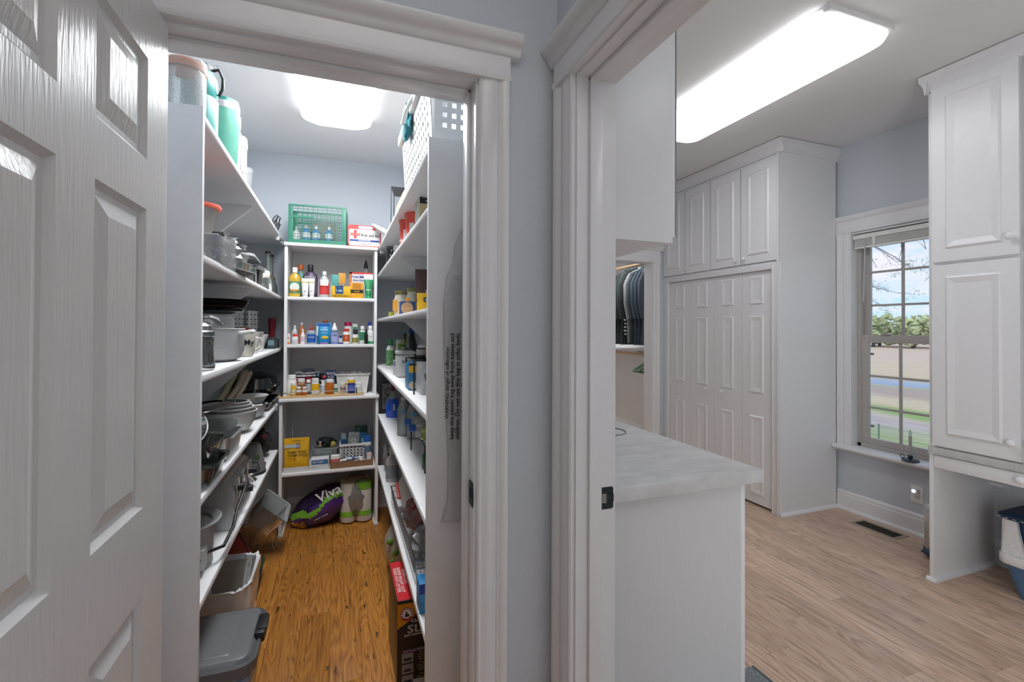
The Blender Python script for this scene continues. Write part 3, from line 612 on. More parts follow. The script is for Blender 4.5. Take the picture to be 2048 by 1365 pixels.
branch((9.15, 6.3, 3.35), [(9, 5.30, 2.55), (9, 5.05, 2.40), (9, 5.62, 2.50), (9, 5.75, 2.78)], 3, 20, .08)
branch((9.35, 7.3, 2.6), [(9.2, 5.55, 2.12), (9.2, 5.75, 1.92), (9.2, 5.35, 2.02), (9.2, 5.6, 1.80)], 5, 26, .09)
branch((9.1, 4.0, 3.3), [(9.1, 4.98, 2.45), (9.1, 4.95, 2.20), (9.1, 4.80, 2.75)], 8, 26, .09)
branch((9.05, 5.2, 3.42), [(9.05, 5.3, 2.62), (9.05, 4.9, 2.72)], 9, 1, .05)
T = thing('wire_fence', 'thin green wire garden fence out on the lawn', 'fence', (9.0, 5.0, GZ))
for y in (3.2, 4.4, 5.6, 6.8): part(T, 'post', G().cyl((0, y-5, 0), (0, y-5, .62), .012, 6), mat('green_post', '#5C7A66', .6))
for z in (.25, .42, .58): part(T, 'wire', G().cyl((0, -2.4, z), (0, 2.4, z), .003, 5), mat('green_wire', '#6F8A7A', .6))
for i, (y, s) in enumerate(((6.1, .22), (5.5, .26), (5.0, .34), (4.6, .30), (4.2, .42))):
    g = G(); rr = random.Random(i)
    for k in range(220):
        a = Vector((rr.gauss(0, 1), rr.gauss(0, 1), rr.gauss(0, 1))).normalized(); c = Vector((a.x*s*.7, a.y*s, abs(a.z)*s))*rr.random()**.4; b = a.orthogonal().normalized()*.02; a = a.cross(b).normalized()*.03
        g.add([c-a, c+b, c+a, c-b], [(0, 1, 2, 3)])
    T = thing('shrub', ('leftmost low shrub by the garden fence', 'second shrub from the left by the garden fence', 'middle shrub by the garden fence outside', 'fourth shrub from the left by the fence', 'largest shrub by the fence, furthest right')[i], 'shrub', (8.3, y*.93, GZ), group='shrubs by the fence')
    part(T, 'leaves', g, LEAF2, kind='stuff', smooth=None)
    part(T, 'stem', G().tube([(0, 0, 0), (.02, .02, s*.6)], .01, 5), BARK)
# ================================================================= SMALL THINGS
Rc = (r2, d2, fw)
def at(px, py, ax, val):
    """the point of the place seen at (px, py) on the plane x, y or z = val"""
    d = r2*((px-1024)/F)+d2*((py-682.5+34.69)/F)+fw; C = Vector((0, 0, EYE)); i = 'xyz'.index(ax)
    return C+d*((val-C[i])/d[i])
def sp(a, b, top, y, z):
    p = at(a, top, 'y', y); q = at(b, top, 'y', y); return (p.x+q.x)/2, q.x-p.x, (p.z+q.z)/2-z
M_ = {}
def pm(h, rough=.4, metal=0.):
    k = (h, rough, metal)
    if k not in M_: M_[k] = mat('plastic_'+h.strip('#').lower()+('' if rough == .4 else '_r%d' % (rough*100)), h, rough, metal, nscale=40, var=.04)
    return M_[k]
INK, SNOW, RED, NAVY, YEL = pm('#1C1E22'), pm('#E8E8E6'), pm('#C8352F'), pm('#22408F'), pm('#E3B41F')
def bottle(name, label, cat, loc, w, h, body, cap, band=None, txts=(), flat=.75, sh=.62, neck=.28, capw=.36, caph=.16, capz=None, group=None, n=18, rz=0, tip=0):
    T = thing(name, label, cat, loc, rz, group); r = w/2; hb = h*(1-caph)
    part(T, 'body', G().lathe([(r*.86, 0), (r*.97, .006), (r, h*.04), (r, h*sh), (r*.93, h*(sh+.05)), (r*(.5+neck/2), h*(sh+.12) if sh+.12 < 1-caph else hb-.002), (r*neck, hb)], n=n, flat=flat), body)
    cr2 = r*capw
    if tip: part(T, 'nozzle', G().lathe([(cr2, 0), (cr2, h*caph*.3), (cr2*.6, h*caph*.5), (cr2*.25, h*caph)], z=hb-.001, n=12), cap)
    else: part(T, 'cap', G().lathe([(cr2, 0), (cr2, h*caph*.9), (cr2*.9, h*caph)], z=hb-.001, n=14), cap)
    if band: part(T, 'wrapper', G().lathe([(r*1.012, h*band[0]), (r*1.012, h*band[1])], n=n, flat=flat*1.0, close=False), band[2])
    for s, z, ww, hh, m in txts: text(T, s, ww*w, hh*h, m, (0, -r*flat*1.02-.0015, z*h))
    return T
def carton(name, label, cat, loc, w, d, h, m, plates=(), txts=(), rz=0, group=None, rot=None, bev=.0012):
    T = thing(name, label, cat, loc, rz, group, rot)
    part(T, 'body', G().box(-w/2, w/2, -d/2, d/2, 0, h, bev), m)
    for x0, x1, z0, z1, mm in plates: part(T, 'printed_panel', G().box(w*x0-w/2, w*x1-w/2, -d/2-.0006, -d/2+.0001, h*z0, h*z1), mm)
    for s, x, z, ww, hh, mm in txts: text(T, s, ww*w, hh*h, mm, (w*x-w/2, -d/2-.0016, h*z))
    return T
def pouch(name, label, cat, loc, w, d, h, m, plates=(), txts=(), rz=0, rot=None, group=None, seed=1):
    T = thing(name, label, cat, loc, rz, group, rot); R = []
    for k in range(9):
        t = k/8; ww = w/2*(1-.04*sin(pi*t)); dd = max(.0015, d/2*(1-t**2.2)*(.75+.25*sin(pi*min(1, t*1.6))))
        R.append([(ww*math.copysign(abs(cos(a))**.6, cos(a)), dd*math.copysign(abs(sin(a))**.8, sin(a)), h*t) for a in [2*pi*i/24 for i in range(24)]])
    g = G().loft(R); g.jitter(.0025, seed); part(T, 'bag', g, m)
    for x0, x1, z0, z1, mm in plates:
        q = G(); n_ = 5; dd = lambda t: max(.0015, d/2*(1-t**2.2)*(.75+.25*sin(pi*min(1, t*1.6))))+.0012
        pts = [[(w*(x0+(x1-x0)*i/n_)-w/2, -dd(z0+(z1-z0)*j/n_)-.0008, h*(z0+(z1-z0)*j/n_)) for i in range(n_+1)] for j in range(n_+1)]
        for j in range(n_):
            for i in range(n_): q.add([pts[j][i], pts[j][i+1], pts[j+1][i+1], pts[j+1][i]], [(0, 1, 2, 3)])
        part(T, 'printed_panel', q, mm)
    for s, x, z, ww, hh, mm in txts:
        dd = max(.0015, d/2*(1-z**2.2)*(.75+.25*sin(pi*min(1, z*1.6))))
        slope = d/2*2.2*z**1.2/h
        text(T, s, ww*w, hh*h, mm, (w*x-w/2, -dd-.0045, h*z), rot=(pi/2-slope*.6, 0, 0))
    return T
def pill(label, a, b, top, y, z, body, cap, band=None, group='pill bottles on the wooden rack', name='pill_bottle', cat='bottle', txts=(), flat=.9, capw=.86, caph=.2):
    x, w, h = sp(a, b, top, y, z)
    return bottle(name, label, cat, (x, y, z+.0005), w, h, body, cap, band, txts, flat=flat, sh=.66, neck=.7, capw=capw, caph=caph, group=group, n=14)
AMB = mat('amber_plastic', '#B4611C', .25, coat=.3)

# ---------------- top of the back unit
z0 = 1.9585
T = thing('storage_crate', 'green folding mesh crate on top of the back shelves, holding bottles', 'crate', (-.137, 3.60, z0), -.06)
GRN = pm('#2E7A63'); W, D, H = .37, .22, .268
part(T, 'base', G().box(-W/2, W/2, -D/2, D/2, 0, .006), GRN)
for sx, sy in ((-1, -1), (1, -1), (-1, 1), (1, 1)): part(T, 'corner_post', G().box(sx*W/2-(.028 if sx > 0 else 0), sx*W/2+(.028 if sx < 0 else 0), sy*D/2-(.008 if sy > 0 else 0), sy*D/2+(.008 if sy < 0 else 0), 0, H, .002), GRN)
for s in (-1, 1):
    g = G(); Y = s*(D/2-.003)
    for k in range(11): x = -W/2+.028+k*(W-.056)/10; g.box(x-.0014, x+.0014, Y-.002, Y+.002, .0, H)
    for k in range(14):
        z = .01+k*(H-.02)/13; t = .0012
        g.box(-W/2, W/2, Y-.002, Y+.002, z-t, z+t)
    g.box(-W/2, W/2, Y-.004, Y+.004, 0, .028); g.box(-W/2, W/2, Y-.005, Y+.005, H-.012, H); g.box(-W/2+.02, -W/2+.16, Y-.003, Y+.003, H*.66, H*.72)
    part(T, 'mesh_side', g, GRN)
    g = G(); X = s*(W/2-.003)
    for k in range(8): y = -D/2+.02+k*(D-.04)/7; g.box(X-.002, X+.002, y-.0014, y+.0014, 0, H)
    for k in range(10): z = .01+k*(H-.02)/9; g.box(X-.002, X+.002, -D/2, D/2, z-.0014, z+.0014)
    g.box(X-.004, X+.004, -D/2, D/2, 0, .03)
    part(T, 'mesh_end', g, GRN)
BW = pm('#4F86B8')
for i, x in enumerate((-.085, -.02, .065)):
    bottle('water_bottle', ('small bottle with a blue label inside the green crate, leftmost', 'small bottle with a blue label in the middle of the green crate', 'small bottle with a blue label inside the green crate, rightmost')[i], 'bottle', (-.137+x, 3.585, z0+.0065), .058, .14, BW, SNOW, (.35, .6, SNOW), flat=1)
carton('grey_box', 'grey and white box lying inside the green crate behind the bottles', 'box', (-.105, 3.655, z0+.0065), .16, .05, .175, mat('grey_card', '#8F8B86', .7))
bottle('white_bottle', 'white bottle at the left end inside the green crate', 'bottle', (-.285, 3.60, z0+.0065), .05, .13, SNOW, SNOW, flat=1)
# first aid kit
T = thing('first_aid_kit', 'white and red first aid kit case standing beside the green crate', 'first aid kit', (.163, 3.50, z0), .0)
W, H = .225, .150
def rr(w, h, c, n=5):
    P = []
    for sx, sy, a0 in ((1, 1, 0), (-1, 1, 90), (-1, -1, 180), (1, -1, 270)):
        for k in range(n+1): a = radians(a0+90*k/n); P.append((sx*(w/2-c)+c*cos(a), sy*(h/2-c)+c*sin(a)))
    return P
part(T, 'shell', G().prism([(x, z+H/2+.001) for x, z in rr(W, H, .022)], 'y', -.032, .032), RED)
part(T, 'front_sheet', G().prism([(x, z+H*.42+.001) for x, z in rr(W-.018, H*.76, .012)], 'y', -.0335, -.0318), SNOW)
part(T, 'handle_opening', G().prism([(x+.008, z+H*.90) for x, z in rr(.10, .022, .010)], 'y', -.0332, -.0318), pm('#B9BDC4'))
part(T, 'cross', G().prism([(x-.062, z+.085) for x, z in [(-.009, -.030), (.009, -.030), (.009, -.009), (.032, -.009), (.032, .009), (.009, .009), (.009, .030), (-.009, .030), (-.009, .009), (-.032, .009), (-.032, -.009), (-.009, -.009)]], 'y', -.0342, -.0334), RED)
part(T, 'blue_band', G().box(-.100, .100, -.0342, -.0334, .036, .049), NAVY)
text(T, 'first aid kit', .125, .020, INK, (.038, -.036, .082)); text(T, 'Johnson&Johnson', .06, .008, SNOW, (-.062, -.036, .085)); text(T, 'oooooo', .09, .009, SNOW, (0, -.036, .043)); text(T, 'protects & cleans', .09, .007, INK, (.01, -.036, .020))
# white plate leaning on the right top shelf
T = thing('serving_platter', 'white oval platter tipped over the end of the right top shelf', 'platter', (.335, 3.42, 2.062), rot=(.35, .42, .1))
part(T, 'dish', G().lathe([(.06, -.012), (.10, -.010), (.135, .004), (.150, .012), (.149, .016), (.130, .008), (.095, -.006), (.001, -.008)], n=32, flat=.8, close=False), WHITE)
T.location = (.335, 3.40, 2.035)
T = thing('cooling_rack', 'small white wire rack lying at the left end of the back top shelf', 'wire rack', (-.350, 3.545, z0+.004))
g = G()
for k in range(7): g.tube([(-.022+k*.0075, -.06, 0), (-.022+k*.0075, .06, .0)], .0009, 5)
for k in range(6): g.tube([(-.024, -.06+k*.024, 0), (.026, -.06+k*.024, 0)], .0009, 5)
part(T, 'wires', g, WHITE); part(T, 'dark_edge', G().tube([(.028, -.065, 0), (.028, .062, 0)], .0025, 6), BLACK)

# ---------------- back unit, second shelf
z = 1.5955; Y = 3.535
x, w, h = sp(578, 602, 535, Y, z)
bottle('mouthwash_bottle', 'yellow herbal mouthwash bottle with a white cap and green label', 'bottle', (x, Y, z), w, h, mat('yellow_liquid', '#C9A63A', .2, coat=.4), SNOW, (.12, .52, pm('#5E8C66')), (('HERBAL', .38, .7, .06, SNOW),), flat=.6, neck=.35, capw=.42, caph=.18)
T = list(COL.objects)[-1].parent
part(T, 'round_badge', G().lathe([(w*.40, 0), (w*.40, .001)], n=24).xf(Matrix.Translation((0, -w*.3-.0012, h*.33))@Matrix.Rotation(pi/2, 4, 'X')), pm('#D9E3DA')); part(T, 'orange_stripe', G().box(-w*.33, w*.33, -w*.3-.0036, -w*.3-.0026, h*.20, h*.25), pm('#D8802A'))
bottle('orange_cap_bottle', 'dark bottle with an orange cap behind the yellow mouthwash', 'bottle', (x+.03, Y+.085, z), .06, .235, pm('#5F8F82'), pm('#C4632A'), flat=.7, capw=.55, caph=.16)
x, w, h = sp(606, 636, 530, Y+.06, z)
bottle('mouthwash_bottle', 'large dark purple mouthwash bottle with a ribbed black cap', 'bottle', (x, Y+.06, z), w, h, pm('#4A3A57'), INK, (.14, .5, pm('#62536E')), (('ESSENTIALS', .62, .72, .05, SNOW), ('NK', .50, .3, .06, SNOW)), flat=.55, neck=.4, capw=.38, caph=.2)
for i, (a, b) in enumerate(((603, 618), (617.5, 630))):
    x, w, h = sp(a, b, 557, Y-.03, z)
    T = thing('ointment_tube', ('white ointment tube with a gold band, left of the pair', 'white ointment tube with a gold band, right of the pair')[i], 'tube', (x, Y-.03, z))
    part(T, 'cap', G().lathe([(w*.36, 0), (w*.36, h*.1), (w*.3, h*.12)], n=14), SNOW)
    part(T, 'tube', G().loft([[(w/2*(.8+.2*t)*cos(q), w*.42*(1-t*.96)*sin(q), h*(.12+.88*t)) for q in [2*pi*k/16 for k in range(16)]] for t in (0, .3, .6, .85, 1)]), SNOW)
    part(T, 'gold_band', G().box(-w*.48, w*.48, -w*.12, w*.12, h*.76, h*.82), pm('#D2B267')); text(T, 'a', w*.16, h*.1, INK, (0, -w*.42, h*.3))
x, w, h = sp(639, 659, 543, Y, z)
bottle('lotion_bottle', 'clear bottle with a red and white label beside the purple mouthwash', 'bottle', (x, Y, z), w, h, mat('cloudy_plastic', '#BFC3C2', .25), SNOW, (.12, .55, pm('#C73E3C')), (('LOTION', .5, .6, .04, INK),), flat=.6, capw=.4, caph=.14)
part(list(COL.objects)[-1].parent, 'white_label', G().box(-w*.4, w*.4, -w*.31-.002, -w*.31-.001, h*.45, h*.66), SNOW)
x, w, h = sp(664, 678, 550, Y+.03, z); carton('toothpaste_box', 'narrow teal carton standing left of the yellow ointment box', 'box', (x, Y+.03, z), w, .03, h, pm('#4C9C9A'), (), (('tom', .5, .3, .6, .08, SNOW),))
x, w, h = sp(677, 691, 547, Y+.03, z); carton('ointment_box', 'upright yellow and brown ointment carton lettered A+D', 'box', (x+.001, Y+.03, z), w, .03, h, pm('#C98F22'), ((0, 1, .35, .6, pm('#7A4A22')),), (('A+D', .5, .55, .85, .13, SNOW),))
x, w, h = sp(663, 701, 573, Y-.045, z); carton('ointment_box', 'wide yellow carton with a blue square lettered NEOSPORIN', 'box', (x, Y-.045, z), w, .035, h, YEL, ((.2, .62, .32, 1, pm('#1F4C78')),), (('NEOSPORIN', .48, .15, .86, .18, pm('#6B4A12')), ('1 nit', .4, .62, .3, .3, SNOW)))
x, w, h = sp(699, 744, 546, Y+.035, z); carton('sinus_rinse_box', 'white and red sinus rinse carton lettered NeilMed, at the right end', 'box', (x, Y+.035, z), w, .05, h, pm('#D4D2D6'), ((0, 1, .93, 1, RED), (0, .1, 0, 1, pm('#C9794A'))), (('NeilMed', .46, .83, .74, .10, NAVY), ('Sinus Rinse', .42, .70, .55, .08, NAVY)))
x, w, h = sp(701, 726, 566, Y-.03, z); carton('ointment_box', 'small orange-yellow carton with a black band in front of the sinus rinse', 'box', (x, Y-.03, z), w, .03, h, pm('#DFA32A'), ((0, 1, .33, .55, INK), (.15, .85, .6, .95, pm('#B9791F'))), (('fungi', .5, .44, .7, .12, YEL),))
x, w, h = sp(728, 746, 549, Y-.02, z)
T = thing('gel_tube', 'green and white gel tube standing on its cap at the right end', 'tube', (x, Y-.02, z))
part(T, 'cap', G().lathe([(w*.3, 0), (w*.3, h*.14), (w*.26, h*.16)], n=14), pm('#2E9A5C'))
part(T, 'tube', G().loft([[(w/2*(.62+.38*t)*cos(q), w*.38*(1-t*.96)*sin(q), h*(.16+.64*t)) for q in [2*pi*k/16 for k in range(16)]] for t in (0, .3, .6, .85, 1)]), pm('#1E8A50'))
part(T, 'crimp', G().box(-w/2, w/2, -.002, .002, h*.78, h, .0005), SNOW); text(T, 'PAIN', w*.5, h*.06, SNOW, (0, -w*.34, h*.35))
x, w, h = sp(725, 739, 521, Y+.11, z); bottle('clear_bottle', 'clear bottle with a pointed black cap at the back right', 'bottle', (x, Y+.11, z), w, h, mat('smoky_plastic', '#8C8E8E', .25), INK, flat=.9, capw=.6, caph=.2, tip=1)

# ---------------- back unit, third shelf of small bottles
z = 1.2735
def z3p(px): return 560+px/6.827, 0
def r3(a, b, top): return 560+a/6.827, 560+b/6.827, 610+top/6.827
def b3(label, a, b, top, y, body, cap, band=None, txts=(), name='medicine_bottle', **k):
    A, B_, t = r3(a, b, top); x, w, h = sp(A, B_, t, y, z); return bottle(name, label, 'bottle', (x, y, z), w, h, body, cap, band, txts, **k)
carton('tissue_pack', 'small white floral carton at the left end of the small bottles', 'box', (at(577, 680, 'y', 3.50).x, 3.50, z), .022, .03, .072, pm('#DAD6D2'), ((.1, .9, 0, .22, pm('#CE7A32')),), (('*', .5, .6, .5, .2, pm('#B44A6A')),))
b3('tiny white bottle with a red and white cap in front, third shelf left', 160, 250, 395, 3.485, SNOW, RED, (.1, .4, pm('#D8D3DC')), flat=.9, capw=.7, caph=.25)
b3('frosted grey bottle at the back left of the third shelf', 160, 245, 280, 3.60, mat('cloudy_plastic', '#BFC3C2', .25), SNOW, flat=.8)
b3('orange-brown peroxide bottle behind the white spray bottle', 252, 345, 240, 3.62, pm('#B4683C'), SNOW, flat=.8, caph=.12)
b3('slim white spray bottle with a pink label', 280, 345, 330, 3.52, SNOW, SNOW, (.15, .5, pm('#CDBCCB')), flat=.8, sh=.55)
T = b3('clear dropper bottle with a blue label and red nozzle', 368, 488, 255, 3.50, mat('pale_blue_plastic', '#9DA6B0', .25), pm('#B5342C'), (.08, .48, pm('#2458A8')), (('SALINE', .34, .7, .06, SNOW),), flat=.6, sh=.55, capw=.32, caph=.33, tip=1)
A, B_, t = r3(500, 705, 248); x, w, h = sp(A, B_, t, 3.545, z); carton('medicine_box', 'pale blue carton behind the seltzer tablets pouch', 'box', (x, 3.545, z), w, .03, h, pm('#3D87B5'), ((.1, .9, .84, .97, pm('#2B5FB0')), (0, .12, .4, .84, SNOW)))
A, B_, t = r3(520, 690, 300); x, w, h = sp(A, B_, t, 3.495, z)
T = thing('effervescent_pouch', 'bright blue and yellow round-shouldered pouch lettered PLUS, third shelf', 'pouch', (x, 3.495, z))
part(T, 'pack', G().loft([[(w/2*k*cos(q), .018*kk*sin(q), h*t) for q in [2*pi*i/20 for i in range(20)]] for t, k, kk in ((0, .62, .7), (.08, .72, .9), (.3, .95, 1), (.6, 1, 1), (.85, .98, .7), (1, .92, .3))]), pm('#1C8CC0'))
part(T, 'yellow_flash', G().blob(.004, -.0178, h*.38, w*.30, .002, h*.09), YEL); part(T, 'purple_base', G().box(-w*.31, w*.31, -.0165, -.010, 0, h*.10, .001), pm('#9A64B0')); text(T, 'ALKA', w*.62, h*.10, SNOW, (0, -.0195, h*.82)); text(T, 'PLUS cold', w*.5, h*.09, SNOW, (0, -.0195, h*.66))
b3('bottle with a wide orange-brown cap at the back of the third shelf', 580, 665, 215, 3.62, AMB, pm('#B0562A'), flat=.9, capw=.9, caph=.2)
b3('pale blue nasal spray bottle with a white pointed cap', 692, 798, 245, 3.50, pm('#7385B8'), SNOW, (.1, .5, pm('#9FA6CE')), (('nasal', .42, .6, .05, NAVY),), flat=.6, sh=.52, capw=.75, caph=.36, tip=1)
b3('very small dark blue bottle in front, beside the nasal spray', 797, 858, 420, 3.49, pm('#3A4A86'), pm('#2B3E7C'), (.2, .7, pm('#C4CBD8')), flat=.9, capw=.8, caph=.15)
b3('white jar with a red lid and orange label on the third shelf', 856, 955, 325, 3.51, SNOW, RED, (.15, .6, pm('#BE5A2C')), (('C', .4, .3, .1, SNOW),), flat=.9, capw=.8, caph=.17, neck=.7)
b3('jar with a large magenta lid at the back of the third shelf', 872, 985, 235, 3.61, SNOW, pm('#B02258'), flat=.9, capw=.9, caph=.18, neck=.85, sh=.7)
b3('small dark-capped bottle with an olive label on the third shelf', 988, 1070, 330, 3.50, SNOW, INK, (.08, .42, pm('#8E8C3C')), flat=.8, capw=.8, caph=.34, sh=.5, neck=.8)
A, B_, t = r3(990, 1058, 262); x, w, h = sp(A, B_, t, 3.60, z); carton('medicine_box', 'white carton with a green wedge behind the dark-capped bottle', 'box', (x, 3.60, z), w, .03, h, pm('#D5DAD6'), ((.1, .9, .7, .85, pm('#3D8A5E')),))
b3('clear rounded bottle with a white cap and green label', 1082, 1170, 288, 3.51, pm('#C9CFCC'), SNOW, (.2, .66, pm('#3A7F58')), flat=.7, capw=.6, caph=.2)
b3('thin black dropper bottle between two white-capped bottles', 1152, 1202, 335, 3.485, INK, INK, flat=.9, capw=.5, caph=.3, neck=.5)
b3('white bottle with a green foot at the right end of the third shelf', 1194, 1272, 283, 3.505, SNOW, SNOW, (.0, .14, pm('#2F8B54')), (('relief', .4, .5, .05, pm('#6A3F46')),), flat=.8, capw=.62, caph=.2)
b3('bottle with a dark blue cap at the back right of the third shelf', 1195, 1256, 232, 3.62, pm('#BFC8D0'), pm('#27489A'), flat=.9, capw=.9, caph=.2, neck=.85)

# ---------------- back unit, fourth shelf: rack of pill bottles, boxes, bin
z = .9155
T = thing('spice_rack', 'shallow maple shelf rack with a wire rail holding the pill bottles', 'rack', (at(648, 795, 'y', 3.50).x-.01, 3.510, z))
part(T, 'board', G().box(-.272, .272, -.055, .060, 0, .012, .003), mat('maple', '#C9A877', .5, nscale=20, stretch=(1, 12, 12), var=.12))
part(T, 'rail', G().tube([(-.252, -.048, .0), (-.252, -.048, .055)], .003, 6), BLACK)
part(T, 'rail', G().tube([(.222, -.048, .0), (.222, -.048, .055)], .003, 6), BLACK)
part(T, 'wire', G().tube([(-.252, -.048, .036), (.222, -.048, .036)], .0018, 6), CHROME)
zr = z+.0125
def r4(a, b, top): return 560+a/6.827, 560+b/6.827, 610+top/6.827
PB = [('tall white bottle with a white cap at the left end of the rack', 103, 228, 955, 3.545, SNOW, SNOW, None),
 ('amber-brown bottle with a white lid and brown label, back of the rack', 238, 348, 1005, 3.540, pm('#A9886C'), SNOW, (.2, .62, pm('#8A5432'))),
 ('small bottle with a yellow and white label, front left of the rack', 145, 220, 1065, 3.495, YEL, SNOW, (.1, .5, pm('#D4D0A4'))),
 ('small orange pill bottle with a white lid, left of two alike', 222, 292, 1118, 3.487, AMB, SNOW, (.38, .66, SNOW)),
 ('small orange pill bottle with a white lid, right of two alike', 302, 374, 1118, 3.487, AMB, SNOW, (.38, .66, SNOW)),
 ('white vitamin bottle with a yellow label at the centre left of the rack', 428, 538, 1003, 3.492, SNOW, SNOW, (.28, .68, YEL)),
 ('slim dark blue box-like bottle behind the vitamin bottle', 358, 425, 1020, 3.545, pm('#394F66'), SNOW, (.2, .7, pm('#B9C2CC'))),
 ('white pill bottle partly behind the orange prescription bottle', 560, 612, 1035, 3.535, SNOW, SNOW, (.2, .6, pm('#C9CFD2'))),
 ('large orange prescription bottle with a wide white cap', 618, 738, 1015, 3.492, AMB, SNOW, None),
 ('small bottle with a green and white label in the middle of the rack', 735, 790, 1080, 3.525, SNOW, pm('#CBE0D8'), (.15, .6, pm('#4E8C6A'))),
 ('small clear bottle with a brown label right of the middle of the rack', 820, 898, 1060, 3.495, pm('#C9BDB4'), SNOW, (.2, .6, pm('#97807A'))),
 ('dark blue vitamin bottle with a yellow band near the right of the rack', 922, 1026, 1025, 3.495, pm('#21378A'), YEL, (.25, .6, pm('#5F6FB0'))),
 ('white bottle with a plain white label at the right end of the rack', 1026, 1125, 1060, 3.495, SNOW, SNOW, (.2, .6, pm('#D6DAD0'))),
 ('white and yellow lidded bottle behind the dark blue one', 900, 1030, 1000, 3.548, SNOW, pm('#D9D9DC'), (.5, .7, YEL))]
for la, a, b, t, y, bo, ca, ba in PB:
    A, B_, tt = r4(a, b, t); x, w, h = sp(A, B_, tt, y, zr)
    bottle('pill_bottle', la, 'bottle', (x, y, zr), w, h, bo, ca, ba, flat=.9, sh=.66, neck=.75, capw=.88, caph=.2, n=16)
zb = z+.0005
A = at(563, 700, 'y', 3.66)
T = thing('storage_tray', 'grey-white shallow tray under the boxes at the back left', 'tray', (-.20, 3.655, zb)); part(T, 'tray', G().taper(0, 0, 0, .05, .17, .16, .19, .18, .004), GREYW)
T = thing('storage_tray', 'second pale tray at the back, carrying the blue box and ice bag', 'tray', (-.055, 3.655, zb)); part(T, 'tray', G().taper(0, 0, 0, .05, .09, .14, .105, .155, .003), GREYW)
zb2 = zb+.0505
carton('medicine_box', 'white and red carton lettered BEKOOL', 'box', (-.235, 3.60, zb2), .115, .05, .050, SNOW, ((0, 1, .5, 1, RED),), (('BeKOOL', .62, .25, .7, .34, INK),))
carton('medicine_box', 'blue carton with a white shield, beside the red one', 'box', (-.130, 3.605, zb2), .090, .05, .056, pm('#2A6C9E'), ((.3, .95, .25, .95, pm('#D6DEE2')), (.5, .78, .4, .8, pm('#35444E'))), ())
carton('bandage_box', 'dark blue carton with a white end under the ice bag box', 'box', (-.050, 3.62, zb2), .062, .05, .050, pm('#1E4356'), ((.15, .85, .5, .95, pm('#B9C8BE')),))
carton('ice_bag_box', 'navy box standing upside down, lettered ICE BAG', 'box', (-.052, 3.62, zb2+.0505), .068, .045, .066, pm('#26386A'), (), (('BAG', .5, .68, .8, .28, SNOW), ('ICE', .5, .3, .55, .26, SNOW)))
for i, (c, dz, w_, la) in enumerate((('#8E1F2B', 0, .17, 'dark red patterned pouch on top of the red carton'), ('#B8B4BE', .020, .165, 'grey and white folded mask pack in the middle of the pile'), ('#C9C9CC', .040, .165, 'pale folded mask pack near the top of the pile'), ('#4D5566', .058, .10, 'dark folded pack on the very top of the pile'))):
    g = G().blob(0, 0, .011, w_/2, .045, .011, .10, i+3, 20, 10)
    T = thing('folded_pack', la, 'packet', (-.215+i*.004, 3.62, zb2+.0505+dz), .05*i); part(T, 'wrap', g, pm(c, .5))
    for k in range(4): part(T, 'pattern_patch', G().blob(-w_*.33+k*w_*.22, -.035, .012, .010, .008, .007, 0, 1, 8, 6), pm(('#D86A84', '#E2E2E2', '#55606E', '#2C3A55')[i]))
T = thing('cloth_mask', 'black, green and red crumpled mask beside the pile of packs', 'mask', (-.125, 3.60, zb2+.057)); part(T, 'cloth', G().blob(0, 0, .019, .040, .035, .019, .25, 9), INK); part(T, 'red_patch', G().blob(.026, -.024, .014, .018, .010, .012, .2, 4, 10, 8), pm('#B83A44')); part(T, 'blue_patch', G().blob(-.01, -.02, .026, .014, .014, .014, .2, 6, 10, 8), pm('#3B5C80'))
# white bin
def bin_(T, w0, d0, w1, d1, h, m, wall=.002, lip=.008):
    g = G(); o = [[(sx*w/2, sy*d/2, zz) for sx, sy in ((-1, -1), (1, -1), (1, 1), (-1, 1))] for w, d, zz in ((w0, d0, 0), (w1, d1, h), (w1+lip*2, d1+lip*2, h), (w1+lip*2, d1+lip*2, h+.006), (w1-.002, d1-.002, h+.006), (w0-wall*2, d0-wall*2, .003))]
    g.loft(o); part(T, 'tub', g, m, smooth=None)
xb, wb, hb = sp(672, 738, 748, 3.60, z)
T = thing('plastic_bin', 'white plastic bin full of packets at the right of the fourth shelf', 'bin', (xb, 3.645, z+.0005)); bin_(T, .19, .16, .225, .19, .135, WHITE)
for i, (x, y, r, c, la) in enumerate(((-.06, -.04, .35, '#C4C6C8', 'flat grey foil packet at the left of the white bin'), (0, 0, -.5, '#D8D8D8', 'white packet standing in the middle of the white bin'), (.045, -.03, .8, '#B9BCC0', 'shiny packet leaning at the right of the white bin'), (.03, .04, .3, '#DADADA', 'white packet at the back of the white bin'))):
    T = thing('packet', la, 'packet', (xb+x, 3.645+y, z+.10), rot=(.4*r, r*.8, r)); part(T, 'wrap', G().box(-.035, .035, -.006, .006, -.04, .045, .003).jitter(.004, i), pm(c, .3))
carton('test_kit_box', 'small white box standing in front of the white bin', 'box', (at(722, 760, 'y', 3.565).x, 3.5755, z+.0005), .052, .022, .110, pm('#D4D4D6'), ((.1, .9, .55, .9, pm('#8C8C92')),), (('8', .6, .7, .5, .2, INK),))

